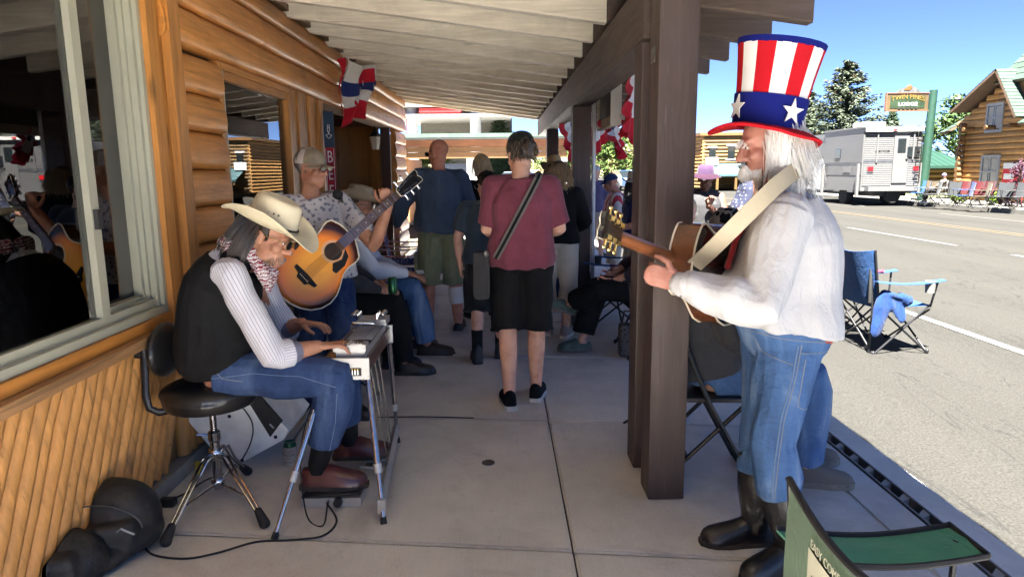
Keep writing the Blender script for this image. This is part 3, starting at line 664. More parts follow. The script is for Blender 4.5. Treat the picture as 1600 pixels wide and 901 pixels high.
broad_tree(gnd(985, 75), 4.4, 3.6, (.15, .14, .05), 'yellowish tree in front of the tan hillside', 24, 34)
broad_tree(gnd(875, 80), 4.6, 4, (.055, .09, .022), 'green tree behind the farthest porch post', 26, 34)
broad_tree(gnd(640, 46, -.06), 3.0, 3.4, (.07, .10, .022), 'low yellow green tree under the neighbouring eave by the parked jeep', 27, 34)
spruce(gnd(782, 44, -.06), 4.9, 2.5, (.05, .085, .045), 'spruce top showing above the neighbouring roof edge', 14)
broad_tree((26, -6, 0), 8, 4, (.06, .11, .03), 'broad tree on the far lawn', 28, 30)

# ------------------------------------------------------------------ neighbour eave at the end of the walk
nb = thing('neighbour_canopy', 'brown log canopy with green metal roof edge at the end of the walk', 'canopy', (-1, 22, 0))
orange = wood('canopy_stain', (.20, .075, .025), 'x', .6, knots=False); Yn = 21.
zt = lambda u, v: at(u, v, Yn).z
xl, xr = -4.6, 2.0
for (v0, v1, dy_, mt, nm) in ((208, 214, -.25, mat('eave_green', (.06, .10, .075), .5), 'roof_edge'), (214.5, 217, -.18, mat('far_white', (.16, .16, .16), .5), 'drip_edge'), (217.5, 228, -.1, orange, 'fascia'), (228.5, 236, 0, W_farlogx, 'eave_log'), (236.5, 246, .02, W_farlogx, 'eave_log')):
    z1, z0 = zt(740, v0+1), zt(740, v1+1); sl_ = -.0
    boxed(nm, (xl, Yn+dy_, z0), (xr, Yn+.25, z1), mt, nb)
boxed('roof_deck', (xl, Yn+.26, zt(740, 216)), (xr, Yn+5, zt(740, 209)), orange, nb)
for x in (at(736, 300, Yn).x, -4.4, 1.9): boxed('canopy_post', (x-.13, Yn+.3, -.06), (x+.13, Yn+.55, zt(740, 247)), white_p, nb)
boxed('end_wall', (xl, Yn+.3, -.06), (at(650, 300, Yn).x-.25, Yn+4, zt(740, 247)), wood('canopy_wall', (.42, .19, .07), 'x', .6), nb)
# filling station behind
gs = thing('filling_station', 'white and red filling station canopy on tall grey columns', 'building', (-2, 45, 0)); Yg = 40.
def bx(nm, u0, v0, u1, v1, Y, d, mt): a, b = at(u0, v1, Y), at(u1, v0, Y); return boxed(nm, (a.x, Y, min(a.z, b.z)), (b.x, Y+d, max(a.z, b.z)), mt, gs)
red = mat('station_red', (.55, .03, .03), .4); pale = mat('station_panel', (.13, .125, .105), .6); grey = mat('station_column', (.42, .43, .45), .5)
bx('canopy_fascia', 560, 120, 905, 168, Yg, 8, MATS['far_white']); bx('red_stripe', 655, 168.5, 720, 176, Yg+.1, 7.8, red); bx('building_wall', 660, 184, 800, 290, Yg+6, 4, pale); bx('canopy_soffit', 560, 176.5, 800, 183, Yg+.2, 7.6, grey)
for u in (648, 745): MB().tube([gnd(u, Yg+1, -.06), gnd(u, Yg+1, 5.4)], .32, 14).build('column', grey, gs, True)
bx('red_post', 638, 168.5, 640.5, 290, Yg+2, .2, red)

# ------------------------------------------------------------------ generic vehicles
tyre_m = mat('tyre', (.02, .02, .02), .85); glass_dark = mat('tinted_glass', (.012, .016, .018), .06, spec=.8)
def wheel(par, c, r, w_=.22, ax=(1, 0, 0)):
    c = V(c); ax = V(ax); R_ = ax.to_track_quat('Z', 'Y').to_matrix()
    o = MB().lathe([(r*.62, -w_/2), (r*.94, -w_/2), (r, -w_*.32), (r, w_*.32), (r*.94, w_/2), (r*.62, w_/2)], c, 28, R_).build('wheel', tyre_m, par, True)
    MB().lathe([(.01, -w_*.36), (r*.2, -w_*.40), (r*.24, -w_*.30), (r*.5, -w_*.28), (r*.61, -w_*.45), (r*.61, w_*.45), (r*.5, w_*.28), (r*.24, w_*.3), (r*.2, w_*.4), (.01, w_*.36)], c, 20, R_).build('rim', mat('rim_metal', (.5, .5, .5), .35, .8), o, True)
def boxcar(name, label, loc, rz, paint, jeep=True):
    t = thing(name, label, 'car'); g0 = ORG[t.name]
    def prof(pts, x0, x1, nm, mt):
        m = MB(); n = len(pts); m.add([(x0, y, z) for y, z in pts]+[(x1, y, z) for y, z in pts], [tuple(range(n)), tuple(range(n, 2*n))[::-1]]+[(i, (i+1) % n, (i+1) % n+n, i+n) for i in range(n)]); return m.build(nm, mt, t)
    if jeep:
        prof([(-2, .45), (2.0, .45), (2.0, .95), (.75, 1.08), (-2, 1.08)], -.85, .85, 'body', paint); prof([(-1.95, 1.085), (.72, 1.085), (.35, 1.72), (-1.9, 1.76)], -.76, .76, 'cabin', glass_dark); boxed('roof', (-.78, -1.95, 1.765), (.78, .4, 1.84), paint, t)
        for y in (-1.9, -.85, .3): boxed('pillar', (-.775, y-.05, 1.086), (.775, y+.05, 1.764), paint, t)
    else:
        prof([(-2.2, .4), (2.2, .4), (2.25, .75), (1.2, .92), (-1.9, .98), (-2.25, .8)], -.88, .88, 'body', paint); prof([(-1.85, .985), (1.1, .93), (.35, 1.42), (-1.1, 1.45)], -.76, .76, 'cabin', glass_dark); prof([(-1.15, 1.455), (.4, 1.425), (.3, 1.46), (-1.0, 1.49)], -.74, .74, 'roof', paint)
    for s in (-1, 1):
        boxed('headlight', (s*.62-.1, -2.01 if jeep else -2.24, .78), (s*.62+.1, -1.99 if jeep else -2.2, .92), white_p, t); boxed('tail_light', (s*.72-.06, 2.0 if jeep else 2.2, .7), (s*.72+.06, 2.02 if jeep else 2.26, .85), red, t)
        for y in (-1.35, 1.35): wheel(t, (s*.82, y, .37), .37)
    t.location = loc; t.rotation_euler = (0, 0, rz); return t
blackpaint = mat('black_car_paint', (.012, .012, .014), .2, coat=.6); silver = mat('silver_car_paint', (.4, .41, .42), .3, .5); bluep = mat('blue_car_paint', (.05, .09, .2), .25, coat=.5)
boxcar('parked_jeep', 'black boxy off-road vehicle parked beyond the neighbouring canopy', gnd(700, 30, -.06), R(12), blackpaint)
boxcar('parked_car', 'silver car parked on the gravel beyond the canopy', gnd(800, 42, -.06), R(80), silver, False)
boxcar('parked_car', 'blue car parked on the street far past the porch posts', gnd(975, 52, -.1), R(8), bluep, False)
boxcar('parked_car', 'white car parked farther along the street behind the crowd', gnd(990, 66, -.1), R(4), white_p, False)

# ------------------------------------------------------------------ truck camper
tc = thing('truck_camper', 'white slide-in camper with ribbed siding on a silver pickup', 'camper', (16, 28.5, -.12))
Yc = 28.2; xL, xR = 14.75, 17.12; z0c, z1c = .50, 3.02; Lc = 3.4
camw = mat('camper_white', (.105, .105, .105), .35, var=.04); camg = mat('camper_grey', (.055, .058, .065), .4); 
def siding(x0, x1, z0, z1, y, par, skip=()):
    z = z0
    while z < z1-.02:
        zz = min(z+.075, z1); mt = camg if any(a <= z < b for a, b in skip) else camw
        MB().add([(x0, y, z), (x1, y, z), (x1, y-.022, z+.012), (x0, y-.022, z+.012), (x1, y-.022, zz-.02), (x0, y-.022, zz-.02), (x1, y, zz), (x0, y, zz)], [(0, 1, 2, 3), (3, 2, 4, 5), (5, 4, 6, 7)]).build('siding_rib', mt, par); z += .075
boxed('box', (xL, Yc, z0c), (xR, Yc+Lc, z1c), camw, tc); siding(xL+.04, 15.98, z0c+.2, z1c-.18, Yc-.001, tc, ((1.55, 1.72), (2.62, 2.82))); siding(16.62, xR-.03, z0c+.2, z1c-.18, Yc-.001, tc, ((1.55, 1.72), (2.62, 2.82)))
z = 1.15
while z < z1c-.2: # side ribs
    boxed('siding_rib', (xL-.014, Yc+.03, z), (xL-.001, Yc+Lc-.03, z+.06), camg if 1.5 < z < 1.62 else camw, tc); z += .075
boxed('cabover', (xL+.04, Yc+Lc, 1.9), (xR-.04, Yc+Lc+1.9, z1c-.06), camw, tc)
for z in np.arange(1.95, 2.85, .1): boxed('siding_rib', (xL+.026, Yc+Lc+.05, float(z)), (xL+.039, Yc+Lc+1.85, float(z)+.08), camw, tc)
boxed('roof_cap', (xL-.05, Yc-.12, z1c), (xR+.05, Yc+Lc+.02, z1c+.07), camw, tc); boxed('awning_roll', (xL+.02, Yc-.13, z1c-.14), (xR-.02, Yc-.02, z1c-.005), mat('awning_case', (.62, .62, .58), .4), tc)
MB().bbox((15.55, Yc+1.2, z1c+.18), (1.0, .8, .22), .05).build('air_conditioner', mat('ac_cream', (.72, .68, .55), .5), tc)
d = boxed('door', (15.99, Yc-.045, .82), (16.60, Yc-.012, 2.72), camw, tc)
MB().bbox((16.30, Yc-.05, 2.32), (.33, .03, .55), .012).build('door_window', glass_dark, d); boxed('lower_panel', (16.13, Yc-.052, 1.12), (16.47, Yc-.046, 1.38), mat('door_panel', (.6, .6, .5), .5), d); MB().ell((16.53, Yc-.06, 1.78), (.05, .03, .06), nu=10, nv=6).build('door_handle', seal, d)
w2 = MB().bbox((16.80, Yc-.04, 2.05), (.52, .04, .42), .015).build('window', glass_dark, tc); boxed('mullion', (16.79, Yc-.066, 1.86), (16.82, Yc-.061, 2.25), camw, w2)
MB().bbox((xL-.02, Yc+2.05, 2.05), (.04, .45, .40), .012).build('window', glass_dark, tc)
for x in (15.98-.9, 16.95):
    boxed('light_bezel', (x-.13, Yc-.045, 1.24), (x+.13, Yc-.016, 1.50), camg, tc); boxed('tail_light', (x-.11, Yc-.06, 1.32), (x+.11, Yc-.046, 1.48), mat('tail_red', (.45, .01, .015), .3), tc)
boxed('clearance_light', (15.85, Yc-.15, z1c-.1), (16.0, Yc-.131, z1c-.03), red, tc)
for x in (15.3, 16.78): boxed('grab_rail', (x-.025, Yc-.07, 1.75 if x > 16 else 1.65), (x+.025, Yc-.02, 2.85), camw, tc)
for x in (xL-.1, xR+.08):
    for y in (Yc+.1, Yc+Lc-.2): boxed('jack', (x-.05, y-.05, .28), (x+.05, y+.05, 1.62), camw, tc)
for z in np.arange(.95, 2.9, .28): boxed('ladder_rung', (16.92, Yc-.09, float(z)), (17.10, Yc-.07, float(z)+.025), chrome, tc)
for x in (16.91, 17.10): boxed('ladder_rail', (x-.012, Yc-.095, .8), (x+.012, Yc-.065, 3.0), chrome, tc)
boxed('bumper', (xL+.15, Yc-.35, .50), (xR-.15, Yc-.05, .68), camw, tc); boxed('plate', (16.85, Yc-.06, 1.0), (17.05, Yc-.05, 1.1), camg, tc); boxed('outlet_panel', (xL-.03, Yc+.9, 1.25), (xL-.016, Yc+1.5, 1.5), camw, tc)
lettering('Lance', .2, mat4((15.52, Yc-.03, 2.12), (1, 0, 0), (0, 0, 1)), seal, tc, shear=.25, w=1.3)
silv = mat('truck_silver', (.42, .43, .45), .3, .4); boxed('truck_bed', (xL+.14, Yc+.9, .42), (xR-.14, Yc+2.6, 1.14), silv, tc)
MB().add([(x, y, z) for x in (xL+.12, xR-.12) for y, z in ((Yc+2.6, .45), (Yc+6.4, .45), (Yc+6.4, 1.0), (Yc+4.9, 1.15), (Yc+4.3, 1.85), (Yc+2.65, 1.87))], [(0, 1, 2, 3, 4, 5), (11, 10, 9, 8, 7, 6)]+[(i, (i+1) % 6, (i+1) % 6+6, i+6) for i in range(6)]).build('truck_cab', silv, tc)
boxed('chassis', (xL+.5, Yc-.05, .28), (xR-.5, Yc+5.5, .45), seal, tc)
for x in (xL+.28, xR-.28):
    for y in (Yc+1.7, Yc+5.3): wheel(tc, (x, y, .27), .39, .30)
wheel(tc, (16.05, Yc-.02, .33), .33, .24, (0, 1, 0))

# ------------------------------------------------------------------ lodge sign on a green pole
gp = mat('green_pole', (.013, .042, .027), .45); pb = gnd(1441, 29.5, .02); pt = at(1456, 141, 29.5)
pt.x = pb.x+.10
ls = thing('lodge_sign', 'hanging lodge sign with gold lettering on a tall green pole', 'sign', pb)
MB().tube([pb, pt], [.19, .155], 14).build('pole', gp, ls, True)
a, b = at(1384, 173, 29.45), at(1451, 146, 29.45); cx, cz = (a.x+b.x)/2, (a.z+b.z)/2; wd, ht = b.x-a.x, b.z-a.z
boxed('board', (a.x, 29.42, a.z), (b.x, 29.5, b.z), mat('sign_tan', (.075, .05, .022), .5, var=.3, vs=3), ls)
boxed('green_field', (a.x+.15, 29.405, a.z+.09), (b.x-.15, 29.419, b.z-.1), mat('sign_green', (.014, .028, .012), .5, var=.4, vs=5), ls)
for p, q in (((a.x-.03, 29.39, a.z-.04), (b.x+.03, 29.52, a.z)), ((a.x-.03, 29.39, b.z), (b.x+.03, 29.52, b.z+.035)), ((a.x-.045, 29.39, a.z), (a.x-.001, 29.52, b.z))): boxed('frame_strip', p, q, mat('sign_brown', (.13, .06, .035), .6), ls)
MB().prism([(-.5, 0), (-.32, .17), (-.12, .22), (.02, .34), (.16, .24), (.34, .18), (.52, 0)], 0, .06, mat4((cx+.02, 29.50, b.z+.036), (1, 0, 0), (0, 0, 1))).build('mountain_crest', mat('crest_grey', (.07, .075, .075), .6, var=.5, vs=5), ls)
MB().prism([(-.22, .1), (-.1, .2), (.06, .31), (.14, .22), (.05, .1)], 0, .012, mat4((cx+.02, 29.435, b.z+.04), (1, 0, 0), (0, 0, 1))).build('crest_peak', mat('crest_orange', (.14, .05, .01), .6), ls)
gold = mat('sign_gold', (.16, .10, .016), .5); arc = lambda p: (p[0], p[1]-.10*p[0]*p[0]/(.7*.7)*1., p[2])
lettering('TWIN PINES', .25, mat4((cx, 29.395, cz+.20), (1, 0, 0), (0, 0, 1)), gold, ls, w=1.04, depth=.006, fn=arc); lettering('LODGE', .2, mat4((cx, 29.395, cz-.10), (1, 0, 0), (0, 0, 1)), white_p, ls, w=1.25, depth=.006)
for i in range(5): MB().mm((cx-.40+i*.18, 29.39, cz-.29), (cx-.29+i*.18, 29.404, cz-.245)).build('small_lettering', seal, ls)
c1 = at(1458, 160, 29.5); c2 = at(1496, 154, 29.5)
MB().tube([c1, (c1+c2)/2+V((0, 0, .02)), c2], .028, 6).build('lamp_arm', gp, ls); MB().ell(c2, (.12, .07, .05), nu=10, nv=6).build('lamp_head', mat('lamp_grey', (.3, .3, .3), .5), ls, True); MB().tube([at(1459, 177, 29.5), at(1484, 177, 29.5)], .012, 5).build('wire_arm', gp, ls)

# ------------------------------------------------------------------ log house across the street (faces the street, -X)
HX = 20.4
lh = thing('log_house', 'two storey log house with green shingled gable and grey trimmed windows', 'house', (HX, 26, 0))
yF = wx(1500, 300, HX).y; yN = 14.
logm = [W_farlog]
for i in range(14): log(yN, yF+.12*(i % 2), .14+i*.235, .235, .11, HX, W_farlog, lh, sg=-1)
for o in [c for c in lh.children if c.name.startswith('log')]:  # bulge towards the street
    pass
boxed('wall_core', (HX-.0, yN, 0), (HX+7, yF, 3.3), core, lh)
for i in range(14): # log ends at the corner
    zc = .14+i*.235+.1175*(i % 2)
for i in range(14): MB().tube([(HX-.35, yF-.1, .14+i*.235), (HX+.2, yF-.1, .14+i*.235)], .115, 10).build('log_end', W_farlogx, lh, True)
grayt = mat('grey_trim', (.30, .31, .32), .5); curtain = mat('curtain', (.35, .34, .31), .9, var=.3, vs=8, st=(1, 6, 1))
def hwin(ua, va, ub, vb):
    p, q = wx(ua, va, HX-.12), wx(ub, vb, HX-.12); y0, y1 = min(p.y, q.y), max(p.y, q.y); zt_, zb_ = (p.z+wx(ub, va, HX-.12).z)/2, (q.z+wx(ua, vb, HX-.12).z)/2
    f = boxed('window', (HX-.135, y0, zb_), (HX-.1, y1, zt_), mat('window_dark', (.10, .11, .11), .2), lh)
    for a, b in (((y0-.09, zb_-.1), (y1+.09, zb_)), ((y0-.09, zt_), (y1+.09, zt_+.1)), ((y0-.09, zb_), (y0, zt_)), ((y1, zb_), (y1+.09, zt_)), ((y0, (zb_+zt_)/2-.03), (y1, (zb_+zt_)/2+.03))): boxed('frame', (HX-.17, a[0], a[1]), (HX-.09, b[0], b[1]), grayt, f)
    boxed('muntin', (HX-.145, (y0+y1)/2-.015, zb_), (HX-.136, (y0+y1)/2+.015, zt_), grayt, f)
    for k in range(2): boxed('curtain_panel', (HX-.14, y0+.05+k*(y1-y0)*.55, zb_+.05), (HX-.1351, y0+.05+k*(y1-y0)*.55+(y1-y0)*.33, zt_-.05), curtain, f)
hwin(1537, 246, 1556, 290)
# gable with upper window
ov = .75; GXp = HX-ov
apE = wx(1556, 108, GXp); elE = wx(1484, 174, GXp); erE = wx(1580, 166, GXp); apY, apZ = apE.y, apE.z
slL = (apZ-elE.z)/(elE.y-apY); slR = (apZ-erE.z)/(apY-erE.y); zE = 3.2; yl = apY+(apZ-.25-zE)/slL; yr = apY-(apZ-.25-zE)/slR
z = zE+.1
while z < apZ-.4:
    f = (z-zE)/(apZ-.25-zE); a_, b_ = yr+(apY-yr)*f, yl+(apY-yl)*f
    if b_-a_ > .3: log(a_+.12, b_-.12, z, .235, .11, HX, W_farlog, lh, sg=-1)
    z += .235
MB().add([(x, y, z) for x in (HX, HX+6) for y, z in ((yr, zE), (yl, zE), (apY, apZ-.3))], [(0, 1, 2), (5, 4, 3), (0, 1, 4, 3), (1, 2, 5, 4), (2, 0, 3, 5)]).build('gable_core', core, lh)
hwin(1546, 165, 1563, 203)
def roof_plane(p0, p1, p2, p3, name, courses=12): # shingle courses as overlapping strips, each a piece
    p0, p1, p2, p3 = map(V, (p0, p1, p2, p3)); n_ = (p1-p0).cross(p3-p0).normalized()
    if n_.z < 0: n_ = -n_
    base = MB(); base.add([p0, p1, p2, p3, p0-n_*.09, p1-n_*.09, p2-n_*.09, p3-n_*.09], [(0, 1, 2, 3), (4, 5, 6, 7), (0, 1, 5, 4), (1, 2, 6, 5), (2, 3, 7, 6), (3, 0, 4, 7)]); o = base.build(name, mat('soffit_brown', (.11, .07, .045), .8), lh)
    for i in range(courses):
        f0, f1 = i/courses, (i+1.12)/courses; f1 = min(f1, 1)
        a, b, c, d = p0.lerp(p3, f0), p1.lerp(p2, f0), p1.lerp(p2, f1), p0.lerp(p3, f1)
        MB().add([a+n_*.035, b+n_*.035, c+n_*.012, d+n_*.012, a+n_*.004, b+n_*.004], [(0, 1, 2, 3), (0, 1, 5, 4)]).build('shingle_course', shingle, o)
roof_plane((GXp, elE.y, elE.z), (HX+6, elE.y, elE.z), (HX+6, apY, apZ), (GXp, apY, apZ), 'roof', 14)
roof_plane((GXp, yr-.1, apZ-slR*(apY-yr+.1)), (HX+6, yr-.1, apZ-slR*(apY-yr+.1)), (HX+6, apY, apZ), (GXp, apY, apZ), 'roof', 14)
roof_plane((HX-.6, yr-.05, 3.05), (HX-.6, yN, 3.05), (HX+4, yN, 6.9), (HX+4, yr-.05, 6.9), 'roof', 22)
roof_plane((20.1, 28.6, 4.75), (20.1, 22, 4.75), (24.2, 22, 8.9), (24.2, 28.6, 8.9), 'roof', 16)
MB().add([(x, y, z) for y in (22.1, 28.5) for x, z in ((20.3, 2.9), (24.1, 2.9), (24.1, 8.62), (20.3, 4.72))], [(0, 1, 2, 3), (7, 6, 5, 4), (0, 1, 5, 4), (1, 2, 6, 5), (2, 3, 7, 6), (3, 0, 4, 7)]).build('upper_wall', W_farlogx, lh)
roof_plane((HX-.6, yF+.5, 2.95), (HX-.6, yl+.1, 2.95), (HX+4, yl+.1, 5.6), (HX+4, yF+.5, 5.6), 'roof', 16)
for i in range(5): MB().tube([(HX-.55, yF-.6-i*1.35, 3.02), (HX+.2, yF-.6-i*1.35, 3.02)], .09, 8).build('rafter_end', W_farlogx, lh, True)
p = wx(1590, 262, HX-.15); ry0, ry1 = wx(1590, 280, HX-.15).y, wx(1566, 280, HX-.15).y
rs = thing('wall_poster', 'red and white poster board on the log house wall', 'poster', (HX-.16, ry0, .8)); zz0, zz1 = wx(1578, 292, HX-.15).z, wx(1578, 257, HX-.15).z
boxed('panel', (HX-.16, ry0, zz0), (HX-.135, ry1, zz1), mat('poster_red', (.55, .02, .03), .5), rs); boxed('white_header', (HX-.168, ry0, zz1-.16), (HX-.161, ry1, zz1+.06), white_p, rs); boxed('white_lettering', (HX-.168, ry0+.2, zz0+.3), (HX-.161, ry1-.08, zz0+.52), white_p, rs); boxed('white_footer', (HX-.168, ry0, zz0-.02), (HX-.161, ry1, zz0+.04), white_p, rs)
# cabin with green metal roof
cb = thing('log_cabin', 'low log cabin with light green metal roof beside the lodge pole', 'cabin', (20, 38, 0)); Yk = 38.
pl, pr_ = at(1436, 300, Yk), at(1503, 300, Yk); ze = at(1470, 259, Yk).z; zr = at(1470, 232, Yk).z
boxed('wall_core', (pl.x, Yk+.1, 0), (pr_.x+.4, Yk+6, ze-.1), core, cb)
for i in range(int(ze/.27)): MB().tube([(pl.x-.1, Yk+.1, .15+i*.27), (pr_.x+.5, Yk+.1, .15+i*.27)], .145, 10, (0, 0, 1)).build('log', W_farlogx, cb, True)
MB().add([(pl.x-.8, Yk-.7, ze), (pr_.x+.25, Yk-.7, ze), (pr_.x-1.1, Yk+3, zr+.35), (pl.x-.8, Yk+3, zr+.35), (pl.x-.8, Yk-.7, ze-.14), (pr_.x+.25, Yk-.7, ze-.14), (pr_.x+.25, Yk+6.5, ze), (pl.x-.8, Yk+6.5, ze)], [(0, 1, 2, 3), (0, 1, 5, 4), (1, 6, 2), (3, 2, 6, 7)]).build('roof', greenmetal, cb)
for k in range(9): 
    x = pl.x-.7+k*.38; MB().tube([(x, Yk-.7, ze+.012), (x, Yk+3, zr+.362)], .014, 4).build('roof_seam', greenmetal, cb)
# false front log store farther along
fs = thing('false_front_store', 'yellow log false front store with teal awning far along the street', 'building', (18, 50, 0)); Yf = 50.
a, b = at(1100, 206, Yf), at(1330, 206, Yf); zt_ = at(1130, 207, Yf).z
yel = wood('yellow_log', (.13, .072, .018), 'x', .6, .6, False)
boxed('wall_core', (a.x, Yf+.1, 0), (b.x, Yf+8, zt_-.2), core, fs)
i = 0
while .13+i*.25 < zt_-.15: MB().tube([(a.x, Yf+.1, .13+i*.25), (b.x, Yf+.1, .13+i*.25)], .135, 8, (0, 0, 1)).build('log', yel, fs, True); MB().tube([(a.x+.05, Yf, .13+i*.25), (a.x+.05, Yf+8, .13+i*.25)], .135, 8, (0, 0, 1)).build('log', W_farlog, fs, True); i += 1
boxed('cornice', (a.x-.3, Yf-.15, zt_-.22), (b.x+.2, Yf+8.1, zt_), W_farlogx, fs)
for u0, u1, v0, v1 in ((1108, 1119, 231, 246), (1137, 1149, 228, 248)):
    p, q = at(u0, v1, Yf-.1), at(u1, v0, Yf-.1); f = boxed('window', (p.x, Yf-.08, p.z), (q.x, Yf-.03, q.z), glass_dark, fs); boxed('frame', (p.x-.1, Yf-.07, q.z), (q.x+.1, Yf-.02, q.z+.1), white_p, f); boxed('frame', (p.x-.1, Yf-.07, p.z-.1), (q.x+.1, Yf-.02, p.z), white_p, f)
p, q = at(1103, 258, Yf-.6), at(1122, 246, Yf-.6); boxed('signboard', (p.x, Yf-.62, p.z), (q.x, Yf-.55, q.z), white_p, fs)
p, q = at(1118, 273, Yf-2), at(1330, 262, Yf); 
MB().add([(p.x, Yf-2, p.z), (q.x, Yf-2, p.z), (q.x, Yf-.05, p.z+.75), (p.x, Yf-.05, p.z+.75), (p.x, Yf-2, p.z-.12), (q.x, Yf-2, p.z-.12)], [(0, 1, 2, 3), (0, 1, 5, 4)]).build('awning', mat('teal_awning', (.04, .085, .095), .5), fs)
for k in range(7): boxed('awning_post', (p.x+.1+k*1.3, Yf-1.95, 0), (p.x+.25+k*1.3, Yf-1.8, p.z-.1), yel, fs)
mid = thing('white_roofed_shed', 'low pale shed with bluish metal roof past the purple hatted woman', 'shed', gnd(1075, 80)); 
p, q = at(1050, 268, 80), at(1098, 246, 80); boxed('wall', (p.x, 80, 0), (q.x, 84, p.z), mat('shed_wall', (.5, .45, .4), .8), mid); MB().add([(p.x-.3, 79.6, p.z), (q.x+.3, 79.6, p.z), (q.x+.3, 82, q.z), (p.x-.3, 82, q.z), (q.x+.3, 84.4, p.z), (p.x-.3, 84.4, p.z)], [(0, 1, 2, 3), (3, 2, 4, 5)]).build('roof', mat('shed_roof', (.45, .55, .6), .5), mid)
# low shrubs by the log house
for i, (u, Y, h) in enumerate(((1500, 27.5, .6), (1553, 25.4, .5), (1578, 24.8, .7))):
    t = thing('garden_shrub', ('bright green shrub at the corner of the log house', 'bright green shrub under the log house window', 'dark purple leaved shrub in front of the red poster')[i], 'shrub', gnd(u, Y, .02)); mm_ = MB(); rr = random.Random(i); leaves(mm_, gnd(u, Y, .02+h*.5), (h*.6, h*.6, h*.5), 260, .07, rr); mm_.build('foliage', leafmat('shrub_%d' % (i//2), ((.14, .22, .03), (.035, .018, .03))[i//2]), t); MB().tube([gnd(u, Y, 0), gnd(u, Y, h*.6)], .02, 5).build('stem', bark, t)
t = thing('garden_tree', 'small purple leaved tree standing before the red poster', 'tree', gnd(1590, 24.6, .02)); mm_ = MB(); rr = random.Random(5)
for k in range(10): leaves(mm_, gnd(1588+rr.uniform(-9, 9), 24.6+rr.uniform(-.3, .3), .75+rr.random()*.8), (.22, .22, .2), 50, .045, rr)
mm_.build('crown', leafmat('purple_leaf', (.06, .025, .04)), t); MB().tube([gnd(1592, 24.6, 0), gnd(1590, 24.6, 1.1)], [.035, .015], 6).build('trunk', bark, t)
# ------------------------------------------------------------------ figure builder
UP = V((0, 0, 1))
SK_fair = skin('skin_fair', (.50, .27, .19)); SK_tan = skin('skin_tan', (.42, .205, .13)); SK_red = skin('skin_ruddy', (.50, .22, .15))
eye_w = mat('eye_white', (.6, .58, .55), .2); eye_d = mat('eye_dark', (.02, .015, .012), .1)
def yawv(a): return V((math.sin(R(a)), math.cos(R(a)), 0))   # 0 = +Y (away down the walk), 90 = +X (street)
def stand(x, y, yaw, H=1.72, z=0, **ov):
    f = yawv(yaw); r = V((f.y, -f.x, 0)); o = V((x, y, z))
    L = lambda rr, ff, uu: o + r*rr*H/1.72 + f*ff*H/1.72 + UP*uu*H/1.72
    D = dict(pel=(0, 0, .93), mid=(0, -.005, 1.16), nb=(0, -.02, 1.44), hd=(0, .03, 1.585), shL=(-.172, -.02, 1.375), shR=(.172, -.02, 1.375), elL=(-.25, -.04, 1.13), elR=(.25, -.04, 1.13), wrL=(-.26, .03, .88), wrR=(.26, .03, .88),
             hpL=(-.09, 0, .90), hpR=(.09, 0, .90), knL=(-.11, .02, .49), knR=(.11, .02, .49), anL=(-.12, -.02, .085), anR=(.12, -.02, .085))
    D.update({k: v for k, v in ov.items() if k in D}); J = {k: L(*v) for k, v in D.items()}
    J['f'] = f; J['hf'] = ov.get('hf', f + V((0, 0, -.08))); J['hu'] = ov.get('hu', UP); J['tdL'] = ov.get('tdL', f - r*.15); J['tdR'] = ov.get('tdR', f + r*.15); J['H'] = H; return J
def sit(x, y, yaw, seat=.44, H=1.72, z=0, **ov): # x,y under the pelvis
    f = yawv(yaw); r = V((f.y, -f.x, 0)); o = V((x, y, z+seat)); s = H/1.72
    L = lambda rr, ff, uu: o + r*rr*s + f*ff*s + UP*uu*s
    D = dict(pel=(0, 0, .11), mid=(0, -.05, .34), nb=(0, -.04, .62), hd=(0, .03, .78), shL=(-.172, -.03, .555), shR=(.172, -.03, .555), elL=(-.25, .05, .32), elR=(.25, .05, .32), wrL=(-.15, .27, .22), wrR=(.15, .27, .22),
             hpL=(-.09, .02, .09), hpR=(.09, .02, .09), knL=(-.12, .43, .08), knR=(.12, .43, .08), anL=(-.12, .45, .09-seat/s), anR=(.12, .47, .09-seat/s))
    D.update({k: v for k, v in ov.items() if k in D}); J = {k: L(*v) for k, v in D.items()}
    J['f'] = f; J['hf'] = ov.get('hf', f + V((0, 0, -.1))); J['hu'] = ov.get('hu', UP); J['tdL'] = ov.get('tdL', f - r*.1); J['tdR'] = ov.get('tdR', f + r*.1); J['H'] = H; return J

